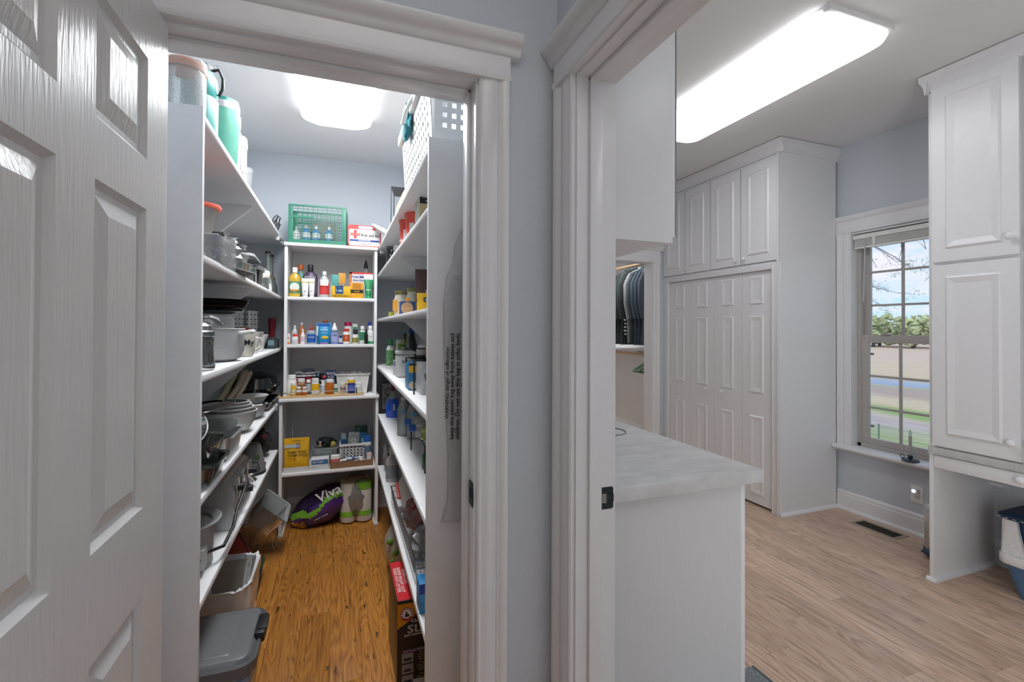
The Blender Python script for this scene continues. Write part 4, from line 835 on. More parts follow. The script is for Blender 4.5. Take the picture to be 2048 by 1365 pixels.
# ---------------- back unit, bottom shelf
z = .4155
x, w, h = sp(567, 619, 877, 3.49, z)
pouch('cough_drop_bag', 'yellow bag of sugar-free cough drops standing at the left', 'bag', (x, 3.50, z), w, .07, h, mat('yellow_foil', '#D9A51E', .3), ((.02, .98, 0, .16, SNOW), (.05, .62, .72, .82, pm('#A7B1BA')), (.48, .64, .70, .84, pm('#3B4A63'))), (('Sugar-Free', .52, .60, .72, .10, INK), ('Cough Drops', .56, .51, .78, .11, INK), ('orange', .36, .41, .3, .05, pm('#A86A12')), ('25 DROPS', .5, .92, .3, .045, INK)))
T = thing('syringe_bottle', 'clear squeeze bottle with a long thin spout behind the yellow bag', 'bottle', (at(585, 870, 'y', 3.60).x, 3.60, z)); part(T, 'body', G().lathe([(.028, 0), (.03, .01), (.03, .13), (.012, .15), (.009, .17), (.003, .19), (.0022, .265)], n=16), mat('translucent_white', '#C8CBCB', .3))
carton('tissue_box', 'low white carton with a blue printed top, beside the yellow bag', 'box', (at(640, 920, 'y', 3.51).x, 3.52, z), .115, .09, .072, pm('#DEDEDE'), ((.04, .96, .52, .95, pm('#3F6E9C')),), (('SELTZER', .4, .75, .6, .22, SNOW), ('Cold', .2, .3, .2, .12, pm('#8A9099'))))
T = thing('clear_bin', 'clear plastic bin with green and red packets and dark straps on top', 'bin', (at(652, 890, 'y', 3.64).x, 3.665, z)); bin_(T, .13, .14, .15, .17, .115, CLEARP)
carton('packet', 'teal packet inside the clear bin', 'packet', (at(650, 890, 'y', 3.60).x+.005, 3.62, z+.012), .08, .02, .085, pm('#2D7A78'), ((0, 1, .1, .3, pm('#9C3B33')),))
T = thing('knee_brace', 'black and yellow strap brace heaped on the clear bin', 'brace', (at(652, 875, 'y', 3.64).x, 3.655, z+.121)); part(T, 'straps', G().blob(0, 0, .028, .065, .055, .028, .25, 5), pm('#23282D', .7)); part(T, 'yellow_edge', G().blob(.045, -.03, .012, .022, .02, .022, .15, 2, 10, 8), pm('#B9B052')); part(T, 'buckle', G().box(-.05, -.028, -.058, -.040, .010, .045, .003), CHROME)
T = thing('slotted_basket', 'white plastic basket with square holes, full of boxes', 'basket', (at(709, 885, 'y', 3.62).x, 3.665, z))
g = G(); W, D, H = .19, .17, .125
for s in (-1, 1):
    for k in range(9): xx = -W/2+k*W/8; g.box(xx-.006, xx+.006, s*D/2-.0015, s*D/2+.0015, 0, H)
    for k in range(6): zz = .008+k*(H-.02)/5; g.box(-W/2, W/2, s*D/2-.0015, s*D/2+.0015, zz-.006, zz+.006)
    for k in range(8): yy = -D/2+k*D/7; g.box(s*W/2-.0015, s*W/2+.0015, yy-.006, yy+.006, 0, H)
    for k in range(6): zz = .008+k*(H-.02)/5; g.box(s*W/2-.0015, s*W/2+.0015, -D/2, D/2, zz-.006, zz+.006)
g.box(-W/2, W/2, -D/2, D/2, 0, .003); part(T, 'lattice', g, WHITE); part(T, 'rim', G().box(-W/2-.010, W/2+.010, -D/2-.010, -D/2+.002, H-.004, H+.012, .003).box(-W/2-.010, W/2+.010, D/2-.002, D/2+.010, H-.004, H+.012, .003).box(-W/2-.010, -W/2+.002, -D/2, D/2, H-.004, H+.012, .003).box(W/2-.002, W/2+.010, -D/2, D/2, H-.004, H+.012, .003), WHITE)
bx0 = T.location.x
carton('medicine_box', 'blue and white carton at the left of the slotted basket', 'box', (bx0-.075, 3.66, z+.01), .034, .05, .19, pm('#9CB4C6'), ((0, 1, .5, .8, pm('#2B6490')),), ())
carton('mask_box', 'pale grey carton with a round emblem, in the slotted basket', 'box', (bx0-.018, 3.645, z+.005), .075, .03, .20, pm('#B4B8B8'), ((.1, .9, .62, .95, pm('#9EA4A4')),), (('o', .5, .72, .5, .2, SNOW),), rot=(0, .08, .05))
carton('medicine_box', 'dark green carton behind, in the slotted basket', 'box', (bx0+.048, 3.70, z+.005), .09, .03, .235, pm('#27454A'), ((.05, .4, .6, .95, pm('#4F8480')),), ())
carton('medicine_box', 'blue carton with a white patch at the right of the slotted basket', 'box', (bx0+.060, 3.645, z+.005), .055, .025, .195, pm('#2C6288'), ((.3, .9, .55, .8, pm('#A9C2C8')),), ())
T = thing('cardboard_tray', 'shallow cut-down cardboard tray of loose items on the bottom shelf', 'tray', (at(703, 925, 'y', 3.51).x, 3.525, z), .02)
W, D, H = .285, .11, .042; CB = mat('brown_cardboard', '#8A6646', .8)
part(T, 'tray', G().loft([[(sx*a/2, sy*b/2, c) for sx, sy in ((-1, -1), (1, -1), (1, 1), (-1, 1))] for a, b, c in ((W, D, 0), (W, D, H), (W-.004, D-.004, H), (W-.004, D-.004, .002))]), CB, smooth=None)
tx = T.location.x
carton('medicine_box', 'small white and red carton lettered MOTRIN at the left of the cardboard tray', 'box', (tx-.108, 3.520, z+.0045), .055, .05, .075, SNOW, ((0, 1, .35, .7, RED),), (('MOTRIN', .5, .52, .8, .16, SNOW),))
carton('bandage_box', 'small pink and white box at the right end of the cardboard tray', 'box', (tx+.118, 3.525, z+.0045), .032, .045, .070, pm('#D6B4AE'), ((.1, .9, .4, .8, SNOW),))
for i, (dx, dy, c, la) in enumerate(((-.05, -.02, '#D8D8D6', 'crumpled white wrapper left of centre in the cardboard tray'), (-.02, .02, '#A8B4C0', 'bluish foil strip in the cardboard tray'), (.02, -.01, '#E0E0DE', 'white folded paper in the middle of the cardboard tray'), (.06, .01, '#D2D6CE', 'pale wrapper at the right of the cardboard tray'), (.03, .03, '#7A4A3C', 'small brown roll at the back of the cardboard tray'))):
    T = thing('wrapper', la, 'wrapper', (tx+dx, 3.525+dy, z+.030)); part(T, 'wrap', G().blob(0, 0, .008, .026, .018, .014, .35, i, 12, 8), pm(c, .35))
T = thing('ointment_tube', 'metal ointment tube lying across the cardboard tray', 'tube', (tx+.012, 3.500, z+.052), rot=(0, pi/2, .25)); part(T, 'tube', G().lathe([(.004, -.045), (.009, -.035), (.010, .02), (.0045, .03), (.0045, .042)], n=12), pm('#B9C2CC', .3)); part(T, 'blue_band', G().lathe([(.0104, -.01), (.0104, .008)], n=12, close=False), pm('#3A5C98'))
bottle('spray_can', 'white can with a round blue cap at the right of the bottom shelf', 'can', (at(735, 890, 'y', 3.56).x, 3.600, z+.0005), .058, .185, SNOW, pm('#1F5FB0'), (.12, .62, pm('#5E7590')), flat=1, sh=.68, neck=.8, capw=.86, caph=.24)

# ---------------- paper towels on the floor
T = thing('paper_towel_pack', 'purple and green plastic pack of paper towels on the pantry floor', 'pack', (-.105, 3.60, .002))
g = G().blob(0, 0, 0, .215, .105, .115, .05, 4, 44, 28); g.xf(Matrix.Rotation(radians(-28), 4, 'Y'))
PUR, LIM = mat('purple_film', '#4B2B78', .25, bump=.5, nscale=22, coat=.4), mat('lime_film', '#7DBE3C', .25, bump=.5, nscale=22, coat=.4)
for v in g.b.verts: v.co.z = max(v.co.z, -.128)
DPUR = mat('dark_purple_film', '#2A1B40', .25, bump=.5, nscale=22, coat=.4)
def zonef(c):
    u = c.z*.88-c.x*.47
    if c.x < -.10 and c.z < -.085: return 2
    return 1 if .01 < u-.02*sin(c.x*30) < .045 else (3 if u >= .045 else 0)
g.xf(Matrix.Translation((0, 0, .129)))
for f in g.b.faces: f.material_index = zonef(f.calc_center_median()-Vector((0, 0, .129)))
part(T, 'wrapper', g, [PUR, LIM, YEL, DPUR])
text(T, 'Viva', .17, .065, SNOW, (.045, -.088, .235), rot=(radians(68), radians(-22), 0)); text(T, '12=30', .08, .022, INK, (-.115, -.085, .032), rot=(radians(105), 0, 0)); text(T, 'paper towels', .16, .012, SNOW, (.0, -.112, .085), rot=(radians(95), radians(-22), 0))
T2 = thing('paper_towel_pack', 'clear bagged pack of white paper towel rolls with a green stripe', 'pack', (.125, 3.60, .002))
for i, (x, y) in enumerate(((-.055, -.03), (.05, -.035), (.05, .075), (-.055, .08))):
    r_ = part(T2, 'towel_roll', G().lathe([(.018, .01), (.052, .008), (.055, .016), (.055, .272), (.052, .28), (.018, .28)], x=x, y=y, n=24), mat('quilted_paper', '#D8D6D0', .9, bump=.6, nscale=90))
g = G().blob(0, .02, .155, .118, .122, .165, .05, 12, 28, 18)
for v in g.b.verts: v.co.z = max(.001, v.co.z); v.co.x = max(-.112, min(.108, v.co.x)); v.co.y = max(-.095, v.co.y)
part(T2, 'clear_wrap', g, clear('thin_clear_film', '#F6F6F6', .86, .1, '#DDDDDD', .2))
part(T2, 'green_stripe', G().lathe([(.0565, .05), (.0565, .085)], x=.05, y=-.035, n=24, close=False).lathe([(.0565, .05), (.0565, .085)], x=-.055, y=-.03, n=24, close=False), LIM, kind='stuff'); part(T2, 'green_top', G().lathe([(.057, .235), (.056, .282), (.03, .285)], x=.05, y=-.035, n=24, close=False), LIM)
# ================================================================= LEFT SHELVES
def rbox_g(w, d, h, c, n=5, taper=1.):
    a = [(x, y, 0) for x, y in rr(w*taper, d*taper, c*taper, n)]; b = [(x, y, h) for x, y in rr(w, d, c, n)]
    return G().loft([a, b])
def vessel(g, prof, n=32, flat=1.):
    return g.lathe(prof, n=n, flat=flat, close=False)
# ---- top shelf (z 2.008)
z = 2.0085
T = thing('storage_jar', 'clear plastic jar with an orange lid at the near end of the top left shelf', 'jar', (-.476, 1.80, z)); T.scale = (.62, .62, 1)
part(T, 'body', vessel(G(), [(.001, 0), (.090, 0), (.094, .01), (.094, .20), (.090, .215), (.086, .215), (.088, .20), (.088, .012), (.001, .010)], 28), CLEARP)
part(T, 'lid', G().lathe([(.090, .212), (.0955, .214), (.0955, .232), (.090, .238), (.02, .240)], n=28), mat('orange_lid', '#E0813C', .35)); part(T, 'contents', G().lathe([(.080, .012), (.084, .03), (.080, .05), (.02, .058)], n=20).jitter(.006, 2), mat('orange_bits', '#C87B4A', .8, bump=.5, nscale=60))
part(T, 'clear_rim', vessel(G(), [(.0965, .208), (.0985, .226), (.0965, .244), (.0945, .244)], 28), CLEARP)
TEAL = mat('teal_enamel', '#1E7F78', .35, coat=.15)
T = thing('water_jug', 'tall teal insulated jug with a black strap handle, second on the top left shelf', 'jug', (-.480, 1.98, z)); T.scale = (.92, .92, 1.0)
part(T, 'body', G().lathe([(.058, 0), (.064, .005), (.064, .20), (.060, .208), (.062, .216), (.062, .275), (.050, .30)], n=28), TEAL); part(T, 'cap', G().lathe([(.045, .30), (.045, .325), (.038, .33)], n=24), BLACK)
part(T, 'handle', G().tube([(.045, 0, .315), (.066, 0, .322), (.080, 0, .29), (.078, 0, .25), (.066, 0, .225)], .006, 8), BLACK); part(T, 'ring', G().tube([(.058+.010*cos(a), 0, .328+.010*sin(a)) for a in [i*pi/4 for i in range(9)]], .002, 5), STEEL)
T = thing('tumbler', 'wide pale teal tumbler with a steel rim, third on the top left shelf', 'tumbler', (-.476, 2.34, z)); T.scale = (.81, .81, 1.0)
part(T, 'body', G().lathe([(.055, 0), (.060, .01), (.074, .30), (.074, .315)], n=28), mat('pale_teal_enamel', '#4F8C7B', .4)); part(T, 'rim', G().lathe([(.0745, .315), (.076, .33), (.073, .345)], n=28), STEEL); part(T, 'lid', G().lathe([(.070, .345), (.070, .36), (.04, .364)], n=28), TEAL)
T = thing('thermos', 'slim brushed steel thermos with a clear lid behind the pale teal tumbler', 'thermos', (-.490, 2.50, z)); part(T, 'body', G().lathe([(.05, 0), (.054, .01), (.054, .28), (.048, .30)], n=24), STEEL); part(T, 'lid', G().lathe([(.052, .30), (.052, .36), (.045, .37)], n=24), CLEARP)
T = thing('canister', 'white snack canister with a ridged lid on the top left shelf', 'canister', (-.508, 2.72, z)); T.scale = (1, 1, 1.2); part(T, 'body', G().lathe([(.055, 0), (.058, .005), (.058, .235), (.056, .24)], n=28), WHITE); part(T, 'lid', G().lathe([(.060, .24), (.062, .245), (.062, .262), (.060, .266), (.060, .282), (.056, .288)], n=28), GREYW); text(T, 'SNACKS', .075, .016, INK, (.030, -.0520, .13), rot=(pi/2, 0, .5))
T = thing('beaker', 'clear tapered plastic beaker at the far end of the top left shelf group', 'beaker', (-.520, 2.98, z)); T.scale = (1, 1, 1.4); part(T, 'cup', vessel(G(), [(.001, .002), (.038, .002), (.058, .185), (.060, .19), (.057, .19), (.036, .006), (.001, .006)], 28), CLEARP)
T = thing('utensil_set', 'black slotted spatula set standing near the end of the top left shelf', 'utensils', (-.455, 3.62, z), rot=(0, .35, .3))
part(T, 'head', G().box(-.032, .032, -.004, .004, .01, .12, .004), mat('black_nylon_slotted', '#26292C', .5, bump=.8, nscale=80, stretch=(1, 1, .1)))
for x in (-.02, 0, .02): part(T, 'rib', G().box(x-.003, x+.003, -.006, -.0035, .02, .11, .001), pm('#44484C'))
part(T, 'handle', G().tube([(-.015, 0, .11), (-.006, 0, .14), (.0, 0, .165), (.012, 0, .160), (.016, 0, .13), (.020, 0, .11)], .004, 6), BLACK); part(T, 'handle', G().tube([(-.030, 0, .10), (-.022, 0, .15), (-.012, 0, .172), (-.004, 0, .14), (.0, 0, .11)], .004, 6), BLACK)
# ---- second shelf (z 1.60)
z = 1.6005
T = thing('food_tub', 'tapered clear tub with an orange-red lid on the second left shelf', 'tub', (-.475, 1.93, z+.10)); part(T, 'cup', vessel(G(), [(.001, 0), (.042, 0), (.066, .10), (.068, .102), (.064, .102), (.040, .004), (.001, .004)], 28), clear('ribbed_clear', '#F4F0EE', .55, .2, '#D8D2CE', .2)); part(T, 'lid', G().lathe([(.064, .102), (.076, .104), (.078, .112), (.076, .118), (.066, .120), (.064, .112), (.01, .112)], n=32), mat('coral_lid', '#E2684F', .35))
T = thing('plastic_box', 'flat stack of clear lidded boxes under the orange-lidded tub', 'box', (-.50, 1.93, z)); part(T, 'boxes', rbox_g(.26, .28, .095, .03), CLEARP); part(T, 'lid', G().box(-.12, .12, -.13, .13, .0955, .0995, .002), GREYW)
T = thing('zip_bags', 'crumpled clear and blue zip bags beside the orange-lidded tub', 'bags', (-.425, 2.10, z+.012)); part(T, 'film', G().blob(0, 0, .062, .055, .06, .055, .35, 3, 18, 12), FILM); part(T, 'blue_print', G().blob(-.01, -.045, .060, .022, .020, .030, .3, 6, 10, 8), pm('#8E97D8'))
for i, (x, y, w_, d_, zz, h_, m_, la) in enumerate(((-.50, 2.16, .30, .22, 0, .012, BLACK, 'thin black tray at the bottom of the container pile, second left shelf'), (-.455, 2.33, .15, .20, .0, .065, GLASS, 'square glass dish in the middle of the container pile'), (-.46, 2.37, .14, .15, .066, .035, CLEARP, 'clear lidded container on top of the glass dish'), (-.55, 2.60, .20, .22, 0, .09, BLACK, 'dark square container at the back of the pile'), (-.445, 2.52, .13, .15, 0, .062, GLASS, 'clear square container beside the black ribbed tubs'))):
    T = thing('food_container', la, 'container', (x, y, z+zz), .1*(i-2)); part(T, 'tray', G().loft([[(a, b, 0) for a, b in rr(w_*.86, d_*.86, .02)], [(a, b, h_) for a, b in rr(w_, d_, .025)], [(a, b, h_) for a, b in rr(w_-.008, d_-.008, .022)], [(a, b, .004) for a, b in rr(w_*.84, d_*.84, .018)]]), m_); part(T, 'rim', G().loft([[(a, b, h_) for a, b in rr(w_+.010, d_+.010, .028)], [(a, b, h_+.004) for a, b in rr(w_+.010, d_+.010, .028)]]), CLEARP)
T = thing('kitchen_film', 'crumpled silver and clear wrapping lying over the containers', 'wrapping', (-.50, 2.30, z+.112), .2); part(T, 'film', G().blob(0, 0, .03, .10, .15, .026, .5, 8, 20, 12), mat('crinkled_foil', '#9DA0A2', .25, .8, bump=1, nscale=30))
T = thing('plastic_cover', 'pale grey rounded lid slanting over the black tubs', 'lid', (-.47, 2.66, z+.125), rot=(-.06, .0, 0)); part(T, 'lid', rbox_g(.16, .22, .014, .03), GREYW); part(T, 'lip', rbox_g(.17, .23, .006, .032), pm('#A9ABAD'))
T = thing('lidded_tub', 'stack of ribbed black plastic tubs on the second left shelf', 'tub', (-.46, 2.80, z)); part(T, 'tub', G().loft([[(a, b, 0) for a, b in rr(.12, .13, .02)], [(a, b, .085) for a, b in rr(.145, .155, .025)]]), INK)
for k in range(9): part(T, 'rib', G().box(-.062+k*.0145, -.058+k*.0145, -.078, -.070, .012, .080), pm('#C2C4C4'))
part(T, 'rim', rbox_g(.16, .17, .02, .028).xf(Matrix.Translation((0, 0, .086))), pm('#6A6C70'))
T = thing('sugar_bowl', 'round glass canister with a white lid on the second left shelf', 'canister', (-.452, 3.10, z)); part(T, 'glass', vessel(G(), [(.001, .002), (.058, .002), (.062, .01), (.062, .075), (.058, .075), (.057, .008), (.001, .008)], 32), GLASS); part(T, 'lid', G().lathe([(.064, .075), (.066, .078), (.066, .112), (.060, .120), (.03, .122)], n=32), WHITE); part(T, 'knob', G().lathe([(.03, .122), (.044, .128), (.044, .134), (.03, .137)], n=20), WHITE)
T = thing('saucer', 'thin glass saucer and paper on the edge of the second left shelf', 'saucer', (-.425, 2.86, z)); part(T, 'dish', G().lathe([(.03, 0), (.055, .008), (.058, .014), (.055, .014), (.028, .004)], n=24), GLASS)
T = thing('ramekin', 'small fluted white cup between the canister and the glass carafes', 'cup', (-.430, 3.30, z)); part(T, 'cup', G().lathe([(.024, 0), (.030, .005), (.030, .045), (.024, .060), (.01, .064)], n=20), WHITE)
for i, (x, y, la) in enumerate(((-.448, 3.50, 'tall glass carafe with a dark cap and gold collar, nearer one'), (-.452, 3.66, 'tall glass carafe with a dark cap, the one behind'))):
    T = thing('carafe', la, 'carafe', (x, y, z)); part(T, 'glass', vessel(G(), [(.001, .002), (.042, .002), (.046, .01), (.044, .07), (.030, .115), (.019, .14), (.015, .24), (.017, .28), (.0145, .28), (.0125, .24), (.016, .14), (.027, .113), (.041, .07), (.043, .01), (.001, .006)], 26), GLASS); part(T, 'cap', G().lathe([(.019, .278), (.019, .292), (.015, .295)], n=18), BLACK); part(T, 'collar', G().lathe([(.030, .118), (.0315, .128), (.026, .136)], n=24, close=False), mat('dull_gold', '#8D7E5A', .35, .6))
# ---- third shelf (z 1.247)
z = 1.2475
T = thing('steam_canister', 'brushed steel canister with a domed glass lid, near end of the third left shelf', 'canister', (-.452, 1.80, z)); part(T, 'body', G().lathe([(.064, 0), (.068, .008), (.066, .03), (.062, .11)], n=32), CHROME); part(T, 'mesh_insert', G().lathe([(.0635, .035), (.0635, .105)], n=32, close=False), mat('speckled_steel', '#7D7D78', .35, .6, nscale=120, var=.6)); part(T, 'collar', G().lathe([(.067, .11), (.068, .114), (.068, .126), (.064, .130)], n=32), CHROME); part(T, 'lid', G().lathe([(.064, .130), (.062, .145), (.045, .160), (.01, .166)], n=32), CHROME)
T = thing('cooking_pot', 'large speckled grey enamel pot on the third left shelf', 'pot', (-.520, 2.27, z)); EN = mat('speckled_enamel', '#B9BBBB', .35, nscale=260, var=.12)
part(T, 'body', vessel(G(), [(.001, 0), (.105, 0), (.128, .012), (.140, .045), (.142, .13), (.146, .134), (.142, .136), (.136, .13), (.134, .045), (.10, .010), (.001, .008)], 44), EN); part(T, 'handle', G().tube([(.05, -.13, .115), (.06, -.165, .122), (.0, -.178, .124), (-.06, -.165, .122), (-.05, -.13, .115)], .007, 8), EN); part(T, 'handle', G().tube([(.13, .05, .115), (.168, .045, .122), (.176, .0, .124), (.168, -.045, .122), (.13, -.05, .115)], .009, 8), WHITE)
T = thing('stock_pot', 'polished steel pot with a loop handle nested in the grey enamel pot', 'pot', (-.525, 2.27, z+.0105)); part(T, 'body', vessel(G(), [(.001, 0), (.105, 0), (.108, .01), (.108, .180), (.113, .184), (.104, .184), (.104, .010), (.001, .006)], 40), STEEL); part(T, 'handle', G().tube([(.0, -.108, .150), (.015, -.125, .165), (.045, -.125, .172), (.07, -.105, .160), (.08, -.080, .145)], .007, 8), CHROME)
T = thing('bakeware_stack', 'stack of dark pans and foil pie tins on top of the steel pot', 'pans', (-.515, 2.34, z+.196), rot=(0, .0, .1))
for k, (r_, zz, m_) in enumerate(((.115, 0, GREYW), (.125, .012, BLACK), (.128, .022, pm('#5B3A3A')), (.132, .030, BLACK), (.135, .038, pm('#3A3A3A')), (.140, .048, BLACK))): part(T, 'pan', G().lathe([(r_*.86, zz), (r_, zz+.012), (r_+.006, zz+.014), (r_*.98, zz+.015), (r_*.84, zz+.004)], n=40), m_)
T = thing('foil_tray', 'braided pale cloth and foil tins lying behind the enamel pot', 'tins', (-.545, 2.62, z+.09)); part(T, 'tins', G().lathe([(.085, -.09), (.10, .0), (.108, .022), (.09, .026), (.02, .02)], n=30), mat('braided_grey', '#9FA1A4', .6, bump=.8, nscale=30))
T = thing('mug', 'cream mug lettered My beside the enamel pot', 'mug', (-.428, 2.56, z)); part(T, 'body', vessel(G(), [(.001, 0), (.036, 0), (.046, .02), (.050, .11), (.047, .112), (.043, .02), (.001, .006)], 30), mat('cream_ceramic', '#CFCBBF', .25, coat=.4)); text(T, 'My', .045, .040, INK, (.030, -.0415, .065), rot=(pi/2, 0, .62)); part(T, 'handle', G().tube([(.046, .012, .09), (.070, .02, .085), (.074, .02, .05), (.046, .012, .03)], .006, 8), mat('cream_ceramic', '#CFCBBF'))
for i, (x, y, s_, la) in enumerate(((-.452, 2.83, 1., 'square white flared bowl on the third left shelf, front one'), (-.450, 3.07, .86, 'square white flared bowl behind the first one'))):
    T = thing('square_bowl', la, 'bowl', (x, y, z)); S1 = .075*s_; S2 = .135*s_; H = .115*s_
    part(T, 'bowl', G().loft([[(a, b, 0) for a, b in rr(S1, S1, .008)], [(a*1.0, b*1.0, H*.5) for a, b in rr((S1+S2)*.46, (S1+S2)*.46, .008)], [(a, b, H) for a, b in rr(S2, S2, .01)], [(a, b, H) for a, b in rr(S2-.01, S2-.01, .008)], [(a, b, .01) for a, b in rr(S1-.012, S1-.012, .006)]]), WHITE)
for i, (x, y) in enumerate(((-.600, 3.24), (-.545, 3.42))):
    T = thing('utensil_drainer', ('perforated steel cylinder at the back of the third left shelf, left one', 'perforated steel cylinder at the back of the third left shelf, right one')[i], 'canister', (x, y, z))
    part(T, 'body', G().lathe([(.058, 0), (.058, .245), (.055, .245), (.055, .003)], n=36), STEEL); q = G()
    for a in range(16):
        for b in range(7):
            t = 2*pi*a/16; u = Vector((cos(t), sin(t), 0)); q.cyl(u*.0575+Vector((0, 0, .04+b*.030)), u*.0592+Vector((0, 0, .04+b*.030)), .0042, 8)
    part(T, 'drain_holes', q, DARKGAP, kind='stuff')
carton('snack_box', 'flat red and green patterned carton leaning before the left steel cylinder', 'box', (-.55, 3.14, z), .10, .025, .145, pm('#8FA08E'), ((0, 1, .55, .95, pm('#A9343A')), (.1, .5, .6, .95, pm('#D8D0C8'))), rz=.5)
T = thing('pepper_grinder', 'dark red pepper grinder at the far end of the third left shelf', 'grinder', (-.440, 3.66, z)); part(T, 'body', G().lathe([(.020, .0), (.022, .02), (.018, .08), (.022, .15), (.026, .20), (.018, .204)], n=18), pm('#7A1E28')); 
for i, (x, y, h_, la) in enumerate(((-.415, 3.44, .075, 'low dark tin with a clear lid at the far end of the third left shelf'), (-.410, 3.55, .060, 'small black spice tin beside the dark tin'), (-.470, 3.50, .110, 'taller black tin behind the small spice tins'))): carton('spice_tin', la, 'tin', (x, y, z), .05, .05, h_, pm(('#24383C', '#1F2224', '#23312F')[i]), ((.15, .85, .3, .75, pm(('#6E8488', '#7A6A66', '#4E5E5E')[i])),))
# ---- fourth shelf (z .888)
z = .8885
T = thing('glass_dish', 'clear rectangular glass dish at the near end of the fourth left shelf', 'dish', (-.455, 1.80, z)); DG = clear('smoky_glass', '#D8DAD6', .55, .06, '#5A5C58', .35)
part(T, 'dish', G().loft([[(a, b, 0) for a, b in rr(.15, .20, .03)], [(a, b, .06) for a, b in rr(.18, .24, .035)], [(a, b, .065) for a, b in rr(.20, .26, .04)], [(a, b, .06) for a, b in rr(.172, .232, .033)], [(a, b, .006) for a, b in rr(.14, .19, .026)]]), DG)
T = thing('glass_dish', 'second clear glass dish stacked on the first at the near end', 'dish', (-.462, 1.84, z+.062)); part(T, 'dish', G().loft([[(a, b, 0) for a, b in rr(.14, .19, .03)], [(a, b, .055) for a, b in rr(.17, .23, .035)], [(a, b, .060) for a, b in rr(.19, .25, .04)], [(a, b, .055) for a, b in rr(.162, .222, .033)], [(a, b, .006) for a, b in rr(.13, .18, .026)]]), DG)
T = thing('loaf_tin', 'brushed steel loaf tin beside the glass dishes', 'tin', (-.448, 2.13, z)); part(T, 'tin', G().loft([[(a, b, 0) for a, b in rr(.12, .22, .015)], [(a, b, .085) for a, b in rr(.145, .26, .02)], [(a, b, .088) for a, b in rr(.165, .28, .025)], [(a, b, .084) for a, b in rr(.135, .25, .018)], [(a, b, .006) for a, b in rr(.11, .21, .012)]]), STEEL)
T = thing('oval_dish', 'shallow steel-rimmed glass dish lying on the loaf tin', 'dish', (-.45, 2.13, z+.090), rot=(.05, 0, 0)); T.scale = (.72, .95, 1); part(T, 'dish', G().lathe([(.05, 0), (.09, .018), (.10, .022), (.10, .026), (.088, .024), (.045, .006)], n=36, flat=1.35), GLASS)
T = thing('glass_cover', 'round glass pan lid with a steel rim, propped upright at the near end', 'pan cover', (-.520, 1.93, z+.150), rot=(.9, 0, .35)); T.scale = (.85, .85, .85); part(T, 'glass', G().lathe([(.001, .014), (.06, .010), (.098, 0), (.098, .003), (.06, .014)], n=36, close=False), clear('dark_glass', '#9BA59C', .6, .05, '#2C332E', .35)); part(T, 'steel_rim', vessel(G(), [(.098, -.002), (.103, 0), (.103, .004), (.098, .005)], 36), CHROME)
T = thing('glass_cover', 'long glass lid with a bright rim slanting over the mixing bowls', 'pan cover', (-.490, 2.14, z+.185), rot=(.03, -.10, 0)); T.scale = (.85, 1.05, .9); part(T, 'glass', G().lathe([(.001, .016), (.07, .012), (.118, 0), (.118, .003), (.07, .016)], n=40, close=False), clear('dark_glass2', '#9BA59C', .6, .05, '#3A3F3B', .35)); part(T, 'steel_rim', vessel(G(), [(.118, -.003), (.124, 0), (.124, .005), (.118, .006)], 40), CHROME)
T = thing('mixing_bowl', 'pale grey mixing bowl at the bottom of the nested set', 'bowl', (-.485, 2.56, z)); BWL = mat('pale_stoneware', '#BDBDBB', .4, nscale=90, var=.05)
part(T, 'bowl', vessel(G(), [(.001, 0), (.055, 0), (.085, .015), (.108, .06), (.114, .10), (.118, .103), (.112, .104), (.104, .06), (.08, .02), (.001, .008)], 40), BWL)
for k, (r_, zz, y_) in enumerate(((.102, .020, -.01), (.090, .034, -.005), (.078, .046, 0))):
    T = thing('mixing_bowl', ('grey bowl with a white rim nested in the pale mixing bowl', 'third nested bowl with a white rim', 'smallest bowl with a white rim, on top of the nested set')[k], 'bowl', (-.485, 2.56+y_, z+zz)); part(T, 'bowl', vessel(G(), [(.001, 0), (r_*.5, 0), (r_*.76, .015), (r_*.94, .06), (r_, .098), (r_*.97, .098), (r_*.9, .06), (r_*.7, .02), (.001, .008)], 36), pm('#8F908E')); part(T, 'rim', vessel(G(), [(r_*.97, .096), (r_*1.02, .098), (r_*1.02, .103), (r_*.96, .102)], 36), WHITE)
T = thing('colander', 'grey speckled bowl with a loop handle beyond the nested set', 'bowl', (-.470, 2.92, z)); part(T, 'bowl', vessel(G(), [(.001, 0), (.05, 0), (.08, .02), (.098, .075), (.102, .078), (.094, .075), (.075, .024), (.001, .008)], 36), pm('#A7A8A8')); part(T, 'loop_handle', G().tube([(.02, -.096, .078), (.05, -.115, .085), (.085, -.085, .085), (.078, -.058, .078)], .004, 6), WHITE)
T = thing('frying_pan', 'pale pan with a cream tube handle lying on the speckled bowl', 'pan', (-.475, 2.98, z+.079)); part(T, 'pan', vessel(G(), [(.001, 0), (.075, 0), (.10, .035), (.104, .038), (.097, .035), (.072, .006), (.001, .005)], 36), BWL); part(T, 'handle', G().tube([(.02, -.095, .026), (.025, -.16, .018), (.028, -.22, .010)], .014, 14, [.010, .015, .017]), mat('cream_handle', '#BDB49C', .5)); part(T, 'handle_end', G().lathe([(.009, 0), (.009, .001)], n=14).xf(Matrix.Translation((.0283, -.2215, .010))@Matrix.Rotation(pi/2, 4, 'X')), DARKGAP)
